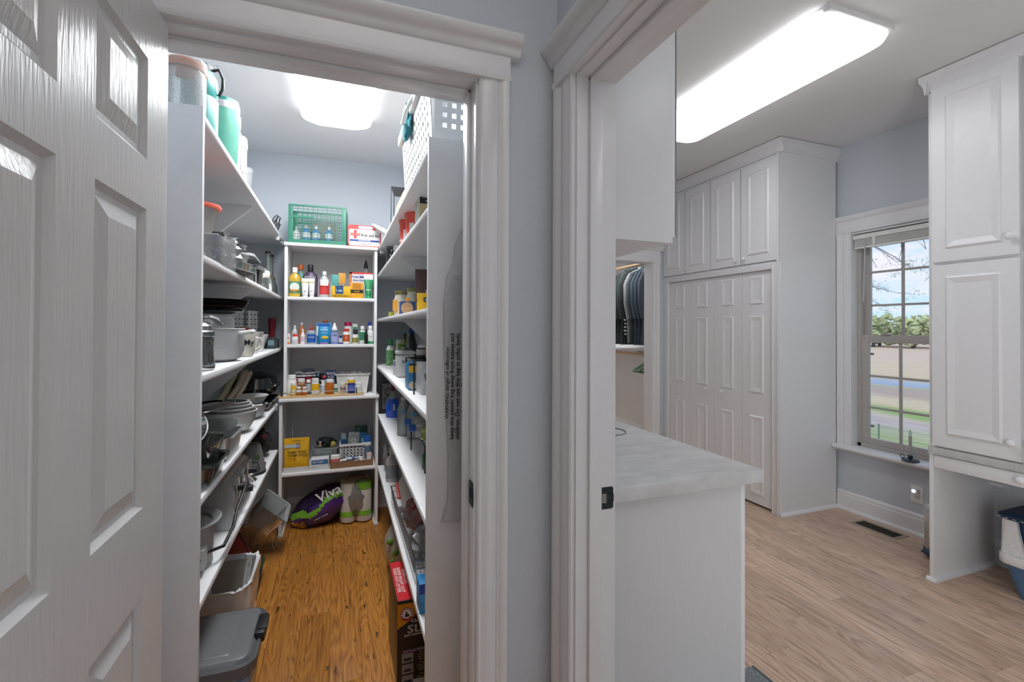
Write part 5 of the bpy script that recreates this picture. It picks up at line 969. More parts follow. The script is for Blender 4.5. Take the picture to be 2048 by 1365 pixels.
for i, (x, y, z1, dy, la, c) in enumerate(((-.555, 2.62, .12, .22, 'saucepan with a cream handle rising from the bowls, leftmost', '#AFA887'), (-.515, 2.66, .13, .26, 'saucepan with a pale wood handle rising beside the leftmost', '#B3A695'), (-.495, 2.70, .125, .22, 'saucepan with a short pale handle, rightmost of the three', '#ADA08F'))):
    T = thing('saucepan', la, 'saucepan', (x, y, z+z1), rot=(0, 0, 0)); part(T, 'pan', vessel(G(), [(.001, -.035), (.05, -.035), (.060, -.01), (.062, 0), (.058, 0), (.05, -.03), (.001, -.031)], 28).xf(Matrix.Translation((-.01, -.062, -.005-.014*i))), BWL); part(T, 'grip', G().tube([(0, 0, 0), (.02, dy*.5, .055), (.035, dy, .125)], .013, 12, [.011, .015, .017]), mat('handle_'+c[1:].lower(), c, .5, nscale=20, stretch=(1, .1, 1), var=.1)); part(T, 'hang_hole', G().lathe([(.005, -.001), (.005, .001)], n=10).xf(Matrix.Translation((.036+.0, dy-.022, .124))@Matrix.Rotation(-.3, 4, 'X')@Matrix.Translation((0, 0, .013))), DARKGAP)
T = thing('roasting_pan', 'large black roasting pan with a domed lid on the fourth left shelf', 'pan', (-.525, 3.52, z+.055)); BL = mat('black_enamel', '#1B2626', .18, coat=.6)
part(T, 'lid', G().lathe([(.142, .05), (.145, .055), (.125, .115), (.05, .145), (.01, .147)], n=40, flat=1.4), BL); part(T, 'base', G().lathe([(.10, 0), (.125, .012), (.138, .048), (.15, .052), (.14, .054)], n=40, flat=1.4), BL); part(T, 'steel_edge', vessel(G(), [(.146, .050), (.151, .052), (.146, .055)], 40, 1.4), CHROME); part(T, 'handle', G().tube([(.12, -.09, .06), (.15, -.11, .075), (.155, -.06, .085), (.148, -.02, .06)], .005, 8), CHROME)
T = thing('griddle', 'rectangular dark griddle with upright steel handles, under the roasting pan', 'griddle', (-.520, 3.30, z)); part(T, 'tray', G().loft([[(a, b, 0) for a, b in rr(.24, .36, .03)], [(a, b, .045) for a, b in rr(.27, .40, .04)], [(a, b, .048) for a, b in rr(.29, .42, .045)], [(a, b, .043) for a, b in rr(.262, .39, .036)], [(a, b, .006) for a, b in rr(.23, .35, .025)]]), BL); part(T, 'steel_edge', G().tube([(a, b, .049) for a, b in rr(.285, .415, .045)]+[(.1425, .1625, .049)], .003, 6), CHROME)
part(T, 'handle', G().tube([(-.06, -.205, .046), (-.06, -.215, .088), (.045, -.215, .088), (.045, -.205, .046)], .004, 8), CHROME); part(T, 'handle', G().tube([(.145, -.05, .046), (.16, -.05, .066), (.16, .05, .066), (.145, .05, .046)], .004, 8), CHROME)
T = thing('knife_case', 'long steel tray holding a dark blue handled tool, fourth left shelf', 'tray', (-.410, 1.76, z+.0005), .0); part(T, 'tray', G().box(-.025, .025, -.11, .11, 0, .012, .003), STEEL); part(T, 'blue_handle', G().box(-.018, .014, -.10, .05, .0125, .032, .008), mat('dark_blue_grip', '#1F4356', .3, coat=.4))
T = thing('wire_hook', 'bent wire hook lying at the shelf edge in front of the loaf tin', 'hook', (-.395, 1.98, z+.003)); part(T, 'wire', G().tube([(-.03, -.03, 0), (-.005, .0, .0), (.002, .04, .0), (-.018, .055, .012), (-.022, .06, .002)], .002, 6), STEEL); part(T, 'tip', G().tube([(-.005, .0, .0), (-.012, -.03, 0)], .004, 6), BLACK)
# ---- fifth shelf (z .585)
z = .5855
T = thing('slow_cooker', 'pale grey slow cooker with a wide rim and control panel', 'slow cooker', (-.520, 1.86, z)); GY = mat('pale_grey_enamel', '#A9AAAA', .35)
part(T, 'body', G().lathe([(.105, 0), (.118, .015), (.122, .06), (.124, .135)], n=40), GY); part(T, 'rim', vessel(G(), [(.124, .135), (.142, .145), (.146, .152), (.140, .157), (.118, .145), (.112, .12), (.11, .03), (.001, .025)], 40), mat('grey_stoneware', '#8E9190', .3, coat=.3)); part(T, 'control_panel', G().box(.080, .118, -.098, -.052, .02, .085, .004).xf(Matrix.Rotation(-.0, 4, 'Z')), GREYW); text(T, 'O', .02, .022, INK, (.101, -.0990, .055)); part(T, 'foot_ring', G().lathe([(.108, -.0), (.120, .004), (.120, .012), (.118, .014)], n=40), pm('#8C8D8D'))
part(T, 'power_lead', G().tube([(.10, -.05, .055), (.15, .02, .045), (.16, .12, .07), (.155, .22, .10), (.17, .30, .16)], .006, 8), BLACK)
T = thing('toaster', 'large rounded brushed steel toaster with black levers on the lowest left shelf', 'toaster', (-.515, 2.33, z)); SH = mat('brushed_toaster_steel', '#B9B9B9', .38, .7, nscale=6, stretch=(30, 30, 1), var=.12)
P_ = [(-.125, 0), (-.128, .06), (-.125, .13), (-.105, .19), (-.06, .212), (0, .217), (.06, .212), (.105, .19), (.125, .13), (.128, .06), (.125, 0)]
part(T, 'shell', G().prism(P_, 'y', -.20, .20), SH); b_ = list(T.children)[-1]
for x in (-.06, 0, .06): part(T, 'bread_slot', G().box(x-.016, x+.016, -.15, .15, .2115, .2185, .002), INK)
for y in (-.12, .0, .12):
    part(T, 'lever', G().cyl((.126, y, .145 if y else .10), (.165, y, .145 if y else .10), .015, 14), BLACK); part(T, 'lever_plate', G().box(.126, .132, y-.022, y+.022, .06, .19, .004), CHROME)
for y in (-.15, -.17): part(T, 'button', G().lathe([(.010, 0), (.010, .008), (.007, .011)], n=14).xf(Matrix.Translation((.128, y, .05))@Matrix.Rotation(pi/2, 4, 'Y')), WHITE)
T = thing('hand_mixer', 'chrome and black hand mixer beyond the toaster', 'mixer', (-.470, 2.66, z)); part(T, 'body', G().blob(0, 0, .12, .06, .09, .055, 0, 1, 20, 14), BL); part(T, 'stand', G().box(-.05, .05, -.06, .06, 0, .07, .01), INK); part(T, 'dial', G().lathe([(.024, 0), (.024, .02), (.016, .024)], n=18).xf(Matrix.Translation((.045, -.03, .13))@Matrix.Rotation(pi/2, 4, 'Y')), CHROME); part(T, 'chrome_arm', G().tube([(.03, .0, .05), (.06, .01, .06), (.075, .02, .03)], .012, 10), CHROME); part(T, 'power_lead', G().tube([(.04, .06, .11), (.075, .10, .10), (.08, .15, .05), (.05, .18, .006), (.02, .10, .004)], .0035, 6), BLACK)
T = thing('blender_base', 'grey blender base with a round green-ringed dial', 'blender', (-.455, 2.93, z)); part(T, 'body', G().lathe([(.075, 0), (.078, .02), (.068, .08), (.055, .14), (.048, .16)], n=28), mat('matte_grey_shell', '#77797A', .4)); part(T, 'dial', G().lathe([(.016, 0), (.016, .004), (.011, .006)], n=20).xf(Matrix.Translation((.040, -.048, .095))@Matrix.Rotation(pi/2, 4, 'X')@Matrix.Rotation(.5, 4, 'Y')), pm('#566E4A')); part(T, 'foot', G().lathe([(.080, 0), (.080, .012), (.076, .016)], n=28), INK)
T = thing('power_plug', 'black mains plug lying on the lowest left shelf edge', 'plug', (-.405, 3.06, z)); part(T, 'plug', G().box(-.012, .012, -.020, .012, .001, .020, .004), BLACK); part(T, 'prong', G().box(-.006, -.004, .012, .030, .008, .014), STEEL); part(T, 'prong', G().box(.004, .006, .012, .030, .008, .014), STEEL); part(T, 'lead', G().tube([(0, -.02, .01), (-.03, -.05, .004), (-.07, -.06, .004)], .004, 6), BLACK)
T = thing('tool_bag', 'black net bag with a yellow label at the far end of the lowest left shelf', 'bag', (-.485, 3.28, z)); part(T, 'bag', G().blob(0, 0, .088, .095, .10, .088, .12, 5, 22, 14), mat('black_mesh', '#1C1D22', .7, bump=.6, nscale=90)); part(T, 'yellow_label', G().loft([[(-.03, -.098, .05), (.05, -.088, .06), (.05, -.090, .088), (-.03, -.100, .075)], [(-.03, -.101, .05), (.05, -.091, .06), (.05, -.093, .088), (-.03, -.103, .075)]]), YEL); text(T, 'ON', .025, .014, INK, (-.005, -.1035, .064), rot=(pi/2, -.12, .12)); part(T, 'red_patch', G().blob(.055, -.045, .13, .02, .02, .025, .1, 3, 10, 8), pm('#7D4A55'))
# ---- floor, left side
T = thing('storage_tote', 'clear blue-grey storage tote with a dark grey lid on the pantry floor', 'tote', (-.455, 1.825, 0))
TOTE = clear('blue_grey_tote', '#C9D8E6', .35, .15, '#A9B9C9', .16); LIDG = mat('dark_grey_lid', '#686A6D', .38)
part(T, 'tub', G().loft([[(a, b, .001) for a, b in rr(.34, .26, .04)], [(a, b, .30) for a, b in rr(.40, .31, .05)], [(a, b, .30) for a, b in rr(.392, .302, .046)], [(a, b, .006) for a, b in rr(.33, .25, .036)]]), TOTE)
part(T, 'blue_band', G().loft([[(a, b, .255) for a, b in rr(.396, .306, .05)], [(a, b, .285) for a, b in rr(.402, .312, .05)]], cap=False), mat('blue_band_plastic', '#7F9AC0', .4))
part(T, 'lid_rim', G().loft([[(a, b, .300) for a, b in rr(.425, .330, .055)], [(a, b, .318) for a, b in rr(.430, .335, .055)], [(a, b, .336) for a, b in rr(.430, .335, .055)], [(a, b, .343) for a, b in rr(.418, .323, .05)], [(a, b, .336) for a, b in rr(.405, .31, .045)], [(a, b, .350) for a, b in rr(.385, .290, .03)], [(a, b, .352) for a, b in rr(.37, .275, .02)]]), LIDG)
part(T, 'lid_panel', G().loft([[(a-.02, b, .352) for a, b in rr(.315, .235, .012)], [(a-.02, b, .3535) for a, b in rr(.312, .232, .012)]]), mat('dark_grey_lid2', '#6E7073', .38))
part(T, 'latch', G().box(.193, .226, -.035, .085, .325, .358, .006), INK); part(T, 'latch_grip', G().box(.200, .230, -.015, .065, .352, .362, .003), BLACK)
T = thing('waste_bin', 'white waste bin lined with a clear crinkled bag on the pantry floor', 'bin', (-.485, 2.42, 0))
part(T, 'tub', G().loft([[(a, b, .001) for a, b in rr(.19, .24, .04)], [(a, b, .27) for a, b in rr(.25, .34, .05)], [(a, b, .27) for a, b in rr(.24, .33, .048)], [(a, b, .006) for a, b in rr(.18, .23, .036)]]), mat('beige_bin', '#A39C90', .5))
LN = mat('crinkled_liner', '#DCDEDF', .28, bump=.9, nscale=28, coat=.3)
g = G().loft([[(a, b, .050) for a, b in rr(.232, .30, .05, 8)], [(a, b, .10) for a, b in rr(.244, .318, .05, 8)], [(a, b, .17) for a, b in rr(.262, .345, .055, 8)], [(a, b, .27) for a, b in rr(.272, .362, .06, 8)], [(a, b, .292) for a, b in rr(.278, .368, .062, 8)], [(a, b, .292) for a, b in rr(.252, .340, .055, 8)], [(a, b, .24) for a, b in rr(.236, .322, .05, 8)], [(a, b, .10) for a, b in rr(.19, .26, .045, 8)], [(a, b, .03) for a, b in rr(.17, .22, .04, 8)]], cap=False); g.jitter(.016, 5)
bmesh.ops.subdivide_edges(g.b, edges=g.b.edges, cuts=1, use_grid_fill=True); g.jitter(.007, 8); part(T, 'liner', g, LN)
T = thing('oven_tray', 'black glossy tray leaning on edge behind the waste bin', 'tray', (-.47, 2.80, .012), rot=(.0, -.75, 0)); part(T, 'tray', rbox_g(.26, .34, .02, .03), BL); part(T, 'cloth', G().blob(.02, .06, .035, .07, .08, .014, .2, 3), pm('#7E2A30'))
T = thing('food_wrap_box', 'dark brown-red carton leaning behind the black tray', 'box', (-.545, 3.08, .085), rot=(.5, -.6, .2)); part(T, 'body', G().box(-.07, .07, -.10, .10, -.02, .02, .002), pm('#6B2D2C')); part(T, 'panel', G().box(-.06, .06, -.09, .09, .0201, .0212), pm('#A2483F'))
T = thing('drawer_bin', 'clear plastic drawer bin tipped on its end at the far left floor', 'bin', (-.445, 3.24, .20), rot=(.25, .75, .15)); part(T, 'bin', G().loft([[(a, b, 0) for a, b in rr(.15, .17, .015)], [(a, b, .13) for a, b in rr(.17, .19, .02)], [(a, b, .135) for a, b in rr(.19, .21, .02)], [(a, b, .12) for a, b in rr(.162, .182, .018)], [(a, b, .005) for a, b in rr(.14, .16, .012)]]), clear('frosted_drawer', '#E6EAEA', .35, .15, '#B5BABA', .2))
T = thing('wire_rack', 'white coated wire rack leaning in the corner by the back shelves', 'rack', (-.400, 3.245, .0), rot=(0, -.08, 0)); WR = mat('cream_wire', '#D2CEBC', .4)
g = G(); 
for x0_, x1_ in ((-.02, 0),):
    g.tube([(-.10, -.08, .215), (-.04, -.03, .20), (.02, .02, .13), (.025, .025, .004)], .003, 6); g.tube([(-.10, -.02, .225), (-.035, .02, .215), (.045, .07, .14), (.035, .085, .004)], .003, 6)
    for k in range(9):
        t = k/8; a = [Vector((-.10, -.08, .215)), Vector((-.04, -.03, .20)), Vector((.02, .02, .13)), Vector((.025, .025, .004))]; b = [Vector((-.10, -.02, .225)), Vector((-.035, .02, .215)), Vector((.045, .07, .14)), Vector((.035, .085, .004))]
        i_ = min(2, int(t*3)); f_ = t*3-i_; g.tube([a[i_].lerp(a[i_+1], f_), b[i_].lerp(b[i_+1], f_)], .0018, 5)
part(T, 'wires', g, WR)

# ================================================================= RIGHT SHELVES
z = 1.9605
T = thing('laundry_basket', 'white plastic basket with rows of square holes on the right top shelf', 'basket', (.425, 1.93, z))
g = G(); W, D, H = .26, .70, .36; wl = .0022
def hole_wall(g, M, L_, H_, z0_, z1_, nx, nz, m_=.05):
    g_ = []
    us = [0]; 
    for k in range(nx): a = m_+(L_-2*m_)*(k+.25)/nx; us += [a, a+(L_-2*m_)/nx*.5]
    us.append(L_); vs = [0]
    for k in range(nz): a = z0_+(z1_-z0_)*(k+.25)/nz; vs += [a, a+(z1_-z0_)/nz*.5]
    vs.append(H_)
    for i in range(len(us)-1):
        for j in range(len(vs)-1):
            if i % 2 == 1 and j % 2 == 1: continue
            for t in (0, wl): g.add([M(us[i], vs[j], t), M(us[i+1], vs[j], t), M(us[i+1], vs[j+1], t), M(us[i], vs[j+1], t)], [(0, 1, 2, 3)])
Hb = .33
hole_wall(g, lambda u, v, t: (-W/2+u*1.0, -D/2+t-.03*v/Hb, v), W, Hb, .10, .27, 7, 5, .02); hole_wall(g, lambda u, v, t: (-W/2+u, D/2-t+.02*v/Hb, v), W, Hb, .10, .27, 7, 5, .02)
hole_wall(g, lambda u, v, t: (-W/2+t-.02*v/Hb, -D/2+u, v), D, Hb, .05, .27, 14, 6, .04); hole_wall(g, lambda u, v, t: (W/2-t, -D/2+u, v), D, Hb, .05, .27, 14, 6, .04)
g.box(-W/2, W/2, -D/2, D/2, 0, .004); part(T, 'body', g, WHITE, smooth=None)
part(T, 'rim', G().box(-W/2-.035, -W/2-.018, -D/2-.045, D/2+.03, Hb-.03, Hb+.012, .004), WHITE); part(T, 'rim', G().box(W/2-.004, W/2+.006, -D/2-.045, D/2+.03, Hb-.03, Hb+.012, .004), WHITE); part(T, 'rim', G().box(-W/2-.03, W/2, -D/2-.046, -D/2-.028, Hb-.03, Hb+.012, .004), WHITE); part(T, 'rim', G().box(-W/2-.03, W/2, D/2+.018, D/2+.032, Hb-.03, Hb+.012, .004), WHITE)
part(T, 'rope_handle', G().tube([(-W/2-.03, -.10, Hb), (-W/2-.055, -.06, Hb-.05), (-W/2-.058, .0, Hb-.07), (-W/2-.055, .06, Hb-.05), (-W/2-.03, .10, Hb)], .008, 8), WHITE)
T = thing('folded_cloth', 'dark teal cloth hanging over the rim of the white basket', 'cloth', (.262, 2.02, z+.30)); part(T, 'cloth', G().blob(0, 0, .0, .016, .09, .075, .18, 3, 14, 10), mat('teal_cloth', '#1E6F79', .8, bump=.5, nscale=60))
T = thing('paper_sack', 'tan paper sack lying on the right top shelf beyond the basket', 'sack', (.375, 2.56, z)); part(T, 'sack', G().loft([[(a, b, .0) for a, b in rr(.17, .36, .02)], [(a+.01, b, .10) for a, b in rr(.18, .37, .03)], [(a+.03, b, .19) for a, b in rr(.13, .30, .03)], [(a+.04, b, .20) for a, b in rr(.10, .26, .03)]]).jitter(.008, 3), mat('tan_paper', '#BE9F74', .8, bump=.4, nscale=30))
T = thing('plastic_sleeve', 'crumpled clear sleeve over the tan paper sack', 'wrapping', (.360, 2.42, z+.205)); part(T, 'film', G().blob(0, 0, .02, .06, .10, .05, .3, 6, 16, 10), FILM)
T = thing('wire_basket', 'black wire mesh file basket further back on the right top shelf', 'basket', (.355, 2.86, z)); T.scale = (.9, .8, 1.2); g = G()
for x in (-.07, .07):
    for y in (-.10, .10): g.tube([(x, y, 0), (x, y, .16 if y < 0 else .24)], .003, 6)
g.tube([(-.07, -.10, .16), (-.07, .10, .24), (.07, .10, .24), (.07, -.10, .16), (-.07, -.10, .16)], .003, 6)
part(T, 'frame', g, BLACK); g = G()
for k in range(22): t = k/21; g.tube([(-.07, -.10+.2*t, .16+.08*t), (.07, -.10+.2*t, .16+.08*t)], .0016, 4)
part(T, 'mesh_wires', g, BLACK, kind='stuff')
z = 1.7725
carton('food_box', 'tan and black carton lettered WHOLE GRAIN at the near end of the second right shelf', 'box', (.372, 2.05, z), .115, .13, .235, pm('#B9A67C'), ((.0, 1, .60, .78, INK),), (('SOUTH & NORTH', .5, .72, .8, .06, SNOW), ('seasoning', .5, .65, .7, .05, SNOW), ('lentil', .5, .50, .5, .05, INK)))
part(list(COL.objects)[-1].parent, 'side_panel', G().box(-.0585, -.0574, -.063, .063, .002, .233), pm('#AFB3A2'))
for i, (x, y) in enumerate(((.352, 2.30), (.345, 2.47))):
    T = thing('coffee_can', ('red plastic coffee can with a black lid, the nearer of two', 'red and orange coffee can with a black lid, the further of two')[i], 'can', (x, y, z)); REDC = mat('red_can_plastic', '#B8382C', .35, coat=.2)
    part(T, 'body', G().lathe([(.052, 0), (.056, .008), (.055, .06), (.052, .075), (.055, .09), (.057, .15), (.060, .155), (.060, .172)], n=30), REDC); part(T, 'lid', G().lathe([(.0615, .170), (.0625, .176), (.0625, .190), (.055, .195)], n=30), BLACK); part(T, 'nutrition_label', G().box(-.012, .012, -.0585, -.0565, .06, .115).xf(Matrix.Rotation(-.6, 4, 'Z')), SNOW); text(T, 'can', .03, .025, SNOW, (-.050, -.034, .06), rot=(pi/2, 0, -.95))
T = thing('glass_jar', 'small clear jar with a white lid further along the second right shelf', 'jar', (.335, 2.92, z)); part(T, 'glass', G().lathe([(.03, 0), (.033, .006), (.033, .07), (.027, .085)], n=22), GLASS); part(T, 'lid', G().lathe([(.030, .085), (.030, .11), (.027, .113)], n=22), WHITE)
T = thing('gift_tin', 'black box lettered The best DOM ever, at the far end of the second right shelf', 'box', (.345, 3.30, z)); part(T, 'body', G().box(-.045, .045, -.035, .035, 0, .155, .002), INK)
for s_, zz in (('The', .135), ('best', .108), ('DOM', .080), ('Ed', .052), ('d', .024)): text(T, s_, .055 if len(s_) > 2 else .03, .020, SNOW, (0, -.0366, zz)); 
z = 1.4525
for i, (x, y, dx) in enumerate(((.345, 2.86, 0), (.385, 2.62, .0))):
    T = thing('sauce_jar', ('cream sauce jar with a gold lid and orange label, the left of two', 'cream sauce jar with a gold lid, the right of two behind the pasta box')[i], 'jar', (x, y, z)); part(T, 'body', G().lathe([(.036, 0), (.040, .006), (.040, .105), (.034, .125), (.032, .135)], n=26), mat('cream_sauce', '#D2CDBD', .2, coat=.6)); part(T, 'lid', G().lathe([(.035, .134), (.036, .137), (.036, .152), (.033, .155)], n=26), mat('olive_gold_lid', '#8A8552', .35, .5)); part(T, 'wrapper', G().lathe([(.0405, .02), (.0405, .09)], n=26, close=False), mat('jar_label_print', '#C9B48C', .5, nscale=70, var=.3)); part(T, 'orange_label', G().box(-.034, -.008, -.0415, -.039, .035, .10).xf(Matrix.Rotation(-.5, 4, 'Z')), pm('#D29034'))
carton('pasta_box', 'blue pasta carton with a round picture lying in front of the jars', 'box', (.352, 2.40, z), .135, .06, .068, pm('#24477E'), (), (('BREAKFAST', .72, .36, .42, .12, SNOW), ('THINSPAGH', .72, .22, .42, .10, SNOW)))
T = list(COL.objects)[-1].parent
part(T, 'picture', G().lathe([(.030, 0), (.030, .001)], n=24).xf(Matrix.Translation((-.036, -.0305, .034))@Matrix.Rotation(pi/2, 4, 'X')), mat('cereal_print', '#C9A074', .6, nscale=160, var=.5))
T = thing('tea_tin', 'little olive green packet beside the left sauce jar', 'packet', (.305, 3.02, z)); part(T, 'packet', G().box(-.016, .016, -.012, .012, 0, .035, .003).jitter(.004, 2), pm('#8C9038'))
pouch('rice_bag', 'dark brown bag lettered BROWN BASMATI RICE on the third right shelf', 'bag', (.425, 2.25, z), .18, .08, .215, mat('brown_foil', '#46302C', .35), (), (('BROWN', .55, .62, .5, .08, SNOW), ('BASMATI', .55, .50, .6, .08, SNOW), ('RICE', .6, .38, .35, .08, SNOW)))
T = list(COL.objects)[-1].parent; part(T, 'clear_base', G().box(-.08, .08, -.043, -.032, .0, .055, .003), mat('rice_print', '#B5ADA0', .5, nscale=90, var=.3))
pouch('snack_bag', 'yellow pouch with a black emblem in front of the brown rice bag', 'pouch', (.338, 1.93, z), .085, .04, .078, YEL, ((.3, .65, .55, .78, INK),), (('BE', .48, .66, .25, .12, SNOW),))
# ---- fourth right shelf (z 1.115)
z = 1.1155
bottle('dressing_bottle', 'white squeeze bottle with a green cap, far end of the fourth right shelf', 'bottle', (.325, 3.24, z), .058, .20, SNOW, pm('#2A8A4C'), (.10, .62, mat('garden_label_print', '#5E8C5A', .5, nscale=40, var=.5)), flat=.7, sh=.62, neck=.4, capw=.5, caph=.22)
bottle('cooking_spray', 'tall off-white can behind the green-capped bottle', 'can', (.380, 3.18, z), .060, .195, mat('off_white_can', '#C9CCC2', .4), pm('#C9CCC2'), (.25, .6, pm('#AFC0B2')), flat=1, sh=.7, neck=.85, capw=.9, caph=.25)
bottle('oil_bottle', 'large dark green olive oil bottle with a navy cap', 'bottle', (.425, 2.98, z), .105, .275, mat('dark_green_glass', '#12251B', .12, coat=.7), NAVY, (.1, .4, pm('#1C3324')), flat=.9, sh=.52, neck=.3, capw=.34, caph=.12)
bottle('vinegar_bottle', 'yellow-green bottle standing behind the dark oil bottle', 'bottle', (.400, 3.10, z), .06, .24, mat('olive_glass', '#7C8B2C', .15, coat=.5), pm('#2B3E1D'), flat=.9)
bottle('syrup_bottle', 'second dark bottle near the wall beyond the black wire rack', 'bottle', (.480, 2.62, z), .08, .26, mat('dark_green_glass', '#12251B', .12), INK, flat=.9, sh=.5, neck=.3)
T = thing('powder_canister', 'large white printed canister with a white lid on the fourth right shelf', 'canister', (.348, 2.68, z)); part(T, 'body', G().box(-.050, .050, -.050, .050, 0, .125, .014), mat('white_print_paper', '#D3D3D3', .5, nscale=90, var=.10)); part(T, 'lid', G().box(-.053, .053, -.053, .053, .1255, .145, .010), GREYW); text(T, 'baking', .06, .022, INK, (.01, -.0515, .085)); part(T, 'grey_patch', G().box(.0, .035, -.0512, -.0500, .012, .045), pm('#8E8E90'))
T = thing('spice_jar', 'little jar with a bright green lid on top of the white canister', 'jar', (.340, 2.76, z+.1455)); part(T, 'jar', G().lathe([(.018, 0), (.02, .004), (.02, .018)], n=20), GLASS); part(T, 'lid', G().lathe([(.022, .018), (.022, .034), (.019, .036)], n=20), pm('#5E8A2E'))
carton('salt_box', 'purple and white small box beside the white canister', 'box', (.318, 2.80, z), .04, .04, .085, pm('#C9C6D2'), ((0, 1, .6, .95, pm('#5E4A7E')),))
T = thing('counter_rack', 'black metal shelf riser standing on the fourth right shelf', 'rack', (.40, 2.05, z)); g = G()
for x, y in ((-.11, -.10), (.13, -.10), (-.11, .14), (.13, .14)): g.cyl((x, y, 0), (x, y, .138), .0032, 8)
for k in range(14): y = -.10+k*.24/13; g.cyl((-.11, y, .138), (.13, y, .138), .0018, 5)
g.tube([(-.11, -.10, .138), (.13, -.10, .138), (.13, .14, .138), (-.11, .14, .138), (-.11, -.10, .138)], .0034, 6)
part(T, 'frame', g, BLACK)
for i, (x, y, h_, w_, c, cc, la) in enumerate(((.375, 1.975, .085, .07, '#6E665E', '#B58A2A', 'jar of mixed spices with a gold label on top of the black riser'), (.352, 2.12, .055, .055, '#3A3A3C', '#C9C6BE', 'cone-shaped dark jar with a white lid on the black riser'), (.43, 2.05, .09, .07, '#4A4450', '#6A7C3A', 'dark purple tin at the back of the black riser'))): bottle('spice_jar', la, 'jar', (x, y, z+.1418), w_, h_, pm(c), SNOW if i else BRONZE, (.2, .65, pm(cc)), flat=1, sh=.72, neck=.8, capw=.85, caph=.2)
carton('snack_box', 'blue and yellow dipping snack carton under the black riser', 'box', (.318, 2.14, z), .062, .12, .118, pm('#2472A0'), ((0, 1, .66, .92, YEL), (0, 1, .92, 1, INK)), (('dip', .7, .35, .4, .18, SNOW), ('corn', .75, .08, .4, .08, SNOW)))
T = list(COL.objects)[-1].parent; part(T, 'picture', G().lathe([(.018, 0), (.018, .001)], n=18).xf(Matrix.Translation((-.014, -.0605, .022))@Matrix.Rotation(pi/2, 4, 'X')), pm('#C9BEA8'))
carton('tissue_box', 'white box with a grey leaf pattern at the near end of the fourth right shelf', 'box', (.372, 2.00, z), .11, .14, .130, mat('leaf_pattern_print', '#C9CACA', .5, nscale=22, var=.25), ())
T = list(COL.objects)[-1].parent
for x, zz, r_ in ((-.02, .07, .35), (.018, .045, -.3), (.026, .09, .5)): part(T, 'leaf_print', G().lathe([(.012, 0), (.012, .0006)], n=14, flat=1).xf(Matrix.Translation((x-.015, -.0706, zz))@Matrix.Rotation(pi/2, 4, 'X')@Matrix.Rotation(r_, 4, 'Z')@Matrix.Diagonal((.6, 1.5, 1, 1))), pm('#6E7072'))
# ---- fifth right shelf (z .782)
z = .7825
T = thing('seltzer_carton', 'grey-white printed drinks carton lettered WHITE CLAW at the back right', 'box', (.395, 3.66, z)); part(T, 'body', G().box(-.09, .09, -.045, .045, 0, .19, .002), mat('grey_damask_print', '#A5A7A8', .6, nscale=45, var=.25)); part(T, 'damask_roundel', vessel(G(), [(.020, 0), (.030, 0), (.030, .001), (.020, .001)], 20).xf(Matrix.Translation((-.045, -.0455, .13))@Matrix.Rotation(pi/2, 4, 'X')), pm('#6E7072'))
for k, ch in enumerate('WHITE CLAW'):
    a = radians(215-k*17); text(T, ch, .013, .016, INK, (-.035+.042*cos(a), -.0470, .058+.042*sin(a)), rot=(pi/2, pi/2-a, 0)) if ch != ' ' else None
T = thing('detergent_bottle', 'clear spray bottle half full of bright blue liquid, far end of the fifth right shelf', 'bottle', (.345, 3.28, z)); part(T, 'lower_body', G().lathe([(.040, 0), (.045, .006), (.046, .07), (.040, .105), (.030, .125)], n=24, flat=.7), mat('bright_blue_liquid', '#1453C4', .15, coat=.6)); part(T, 'upper_body', G().lathe([(.030, .126), (.022, .15), (.014, .17), (.012, .178)], n=24, flat=.7), CLEARP); part(T, 'cap', G().lathe([(.013, .178), (.014, .205), (.010, .225)], n=14), pm('#6B1F3B')); part(T, 'grip', G().box(.0, .012, -.036, -.030, .05, .095, .003), GREYW)
for i, (x, y) in enumerate(((.345, 2.72), (.385, 2.62))):
    T = thing('water_bottle', ('clear ribbed water bottle with a blue label, front one', 'clear ribbed water bottle with a blue label, behind and to the right')[i], 'bottle', (x, y, z)); P_ = [(.001, .002), (.030, .002), (.034, .008)]+[(.034-(.0018 if k % 2 else 0), .015+k*.0075) for k in range(14)]+[(.034, .13), (.030, .16), (.018, .182), (.013, .188), (.013, .197)]
    part(T, 'body', vessel(G(), P_, 26), clear('water_filled_plastic', '#F4F8F8', .58, .06, '#E2E8E8', .3)); part(T, 'cap', G().lathe([(.0145, .196), (.0145, .211), (.013, .213)], n=18), WHITE); part(T, 'wrapper', G().lathe([(.0345, .122), (.0345, .150)], n=26, close=False), clear('printed_film', '#DDE6E8', .4, .1, '#AFC3CC', .3)); part(T, 'blue_mark', G().box(-.010, .012, -.0352, -.0340, .126, .146), pm('#4E93B8'))
T = thing('wire_riser', 'black wire riser crowded with sideways bottles on the fifth right shelf', 'rack', (.45, 2.17, z)); g = G()
for x, y in ((-.11, -.20), (-.11, .20), (.10, -.20), (.10, .20)): g.cyl((x, y, 0), (x, y, .112), .0035, 8)
g.tube([(-.11, -.20, .112), (.10, -.20, .112), (.10, .20, .112), (-.11, .20, .112), (-.11, -.20, .112)], .0036, 6)
for k in range(9): y = -.20+k*.40/8; g.cyl((-.11, y, .112), (.10, y, .112), .002, 5)
part(T, 'frame', g, BLACK)
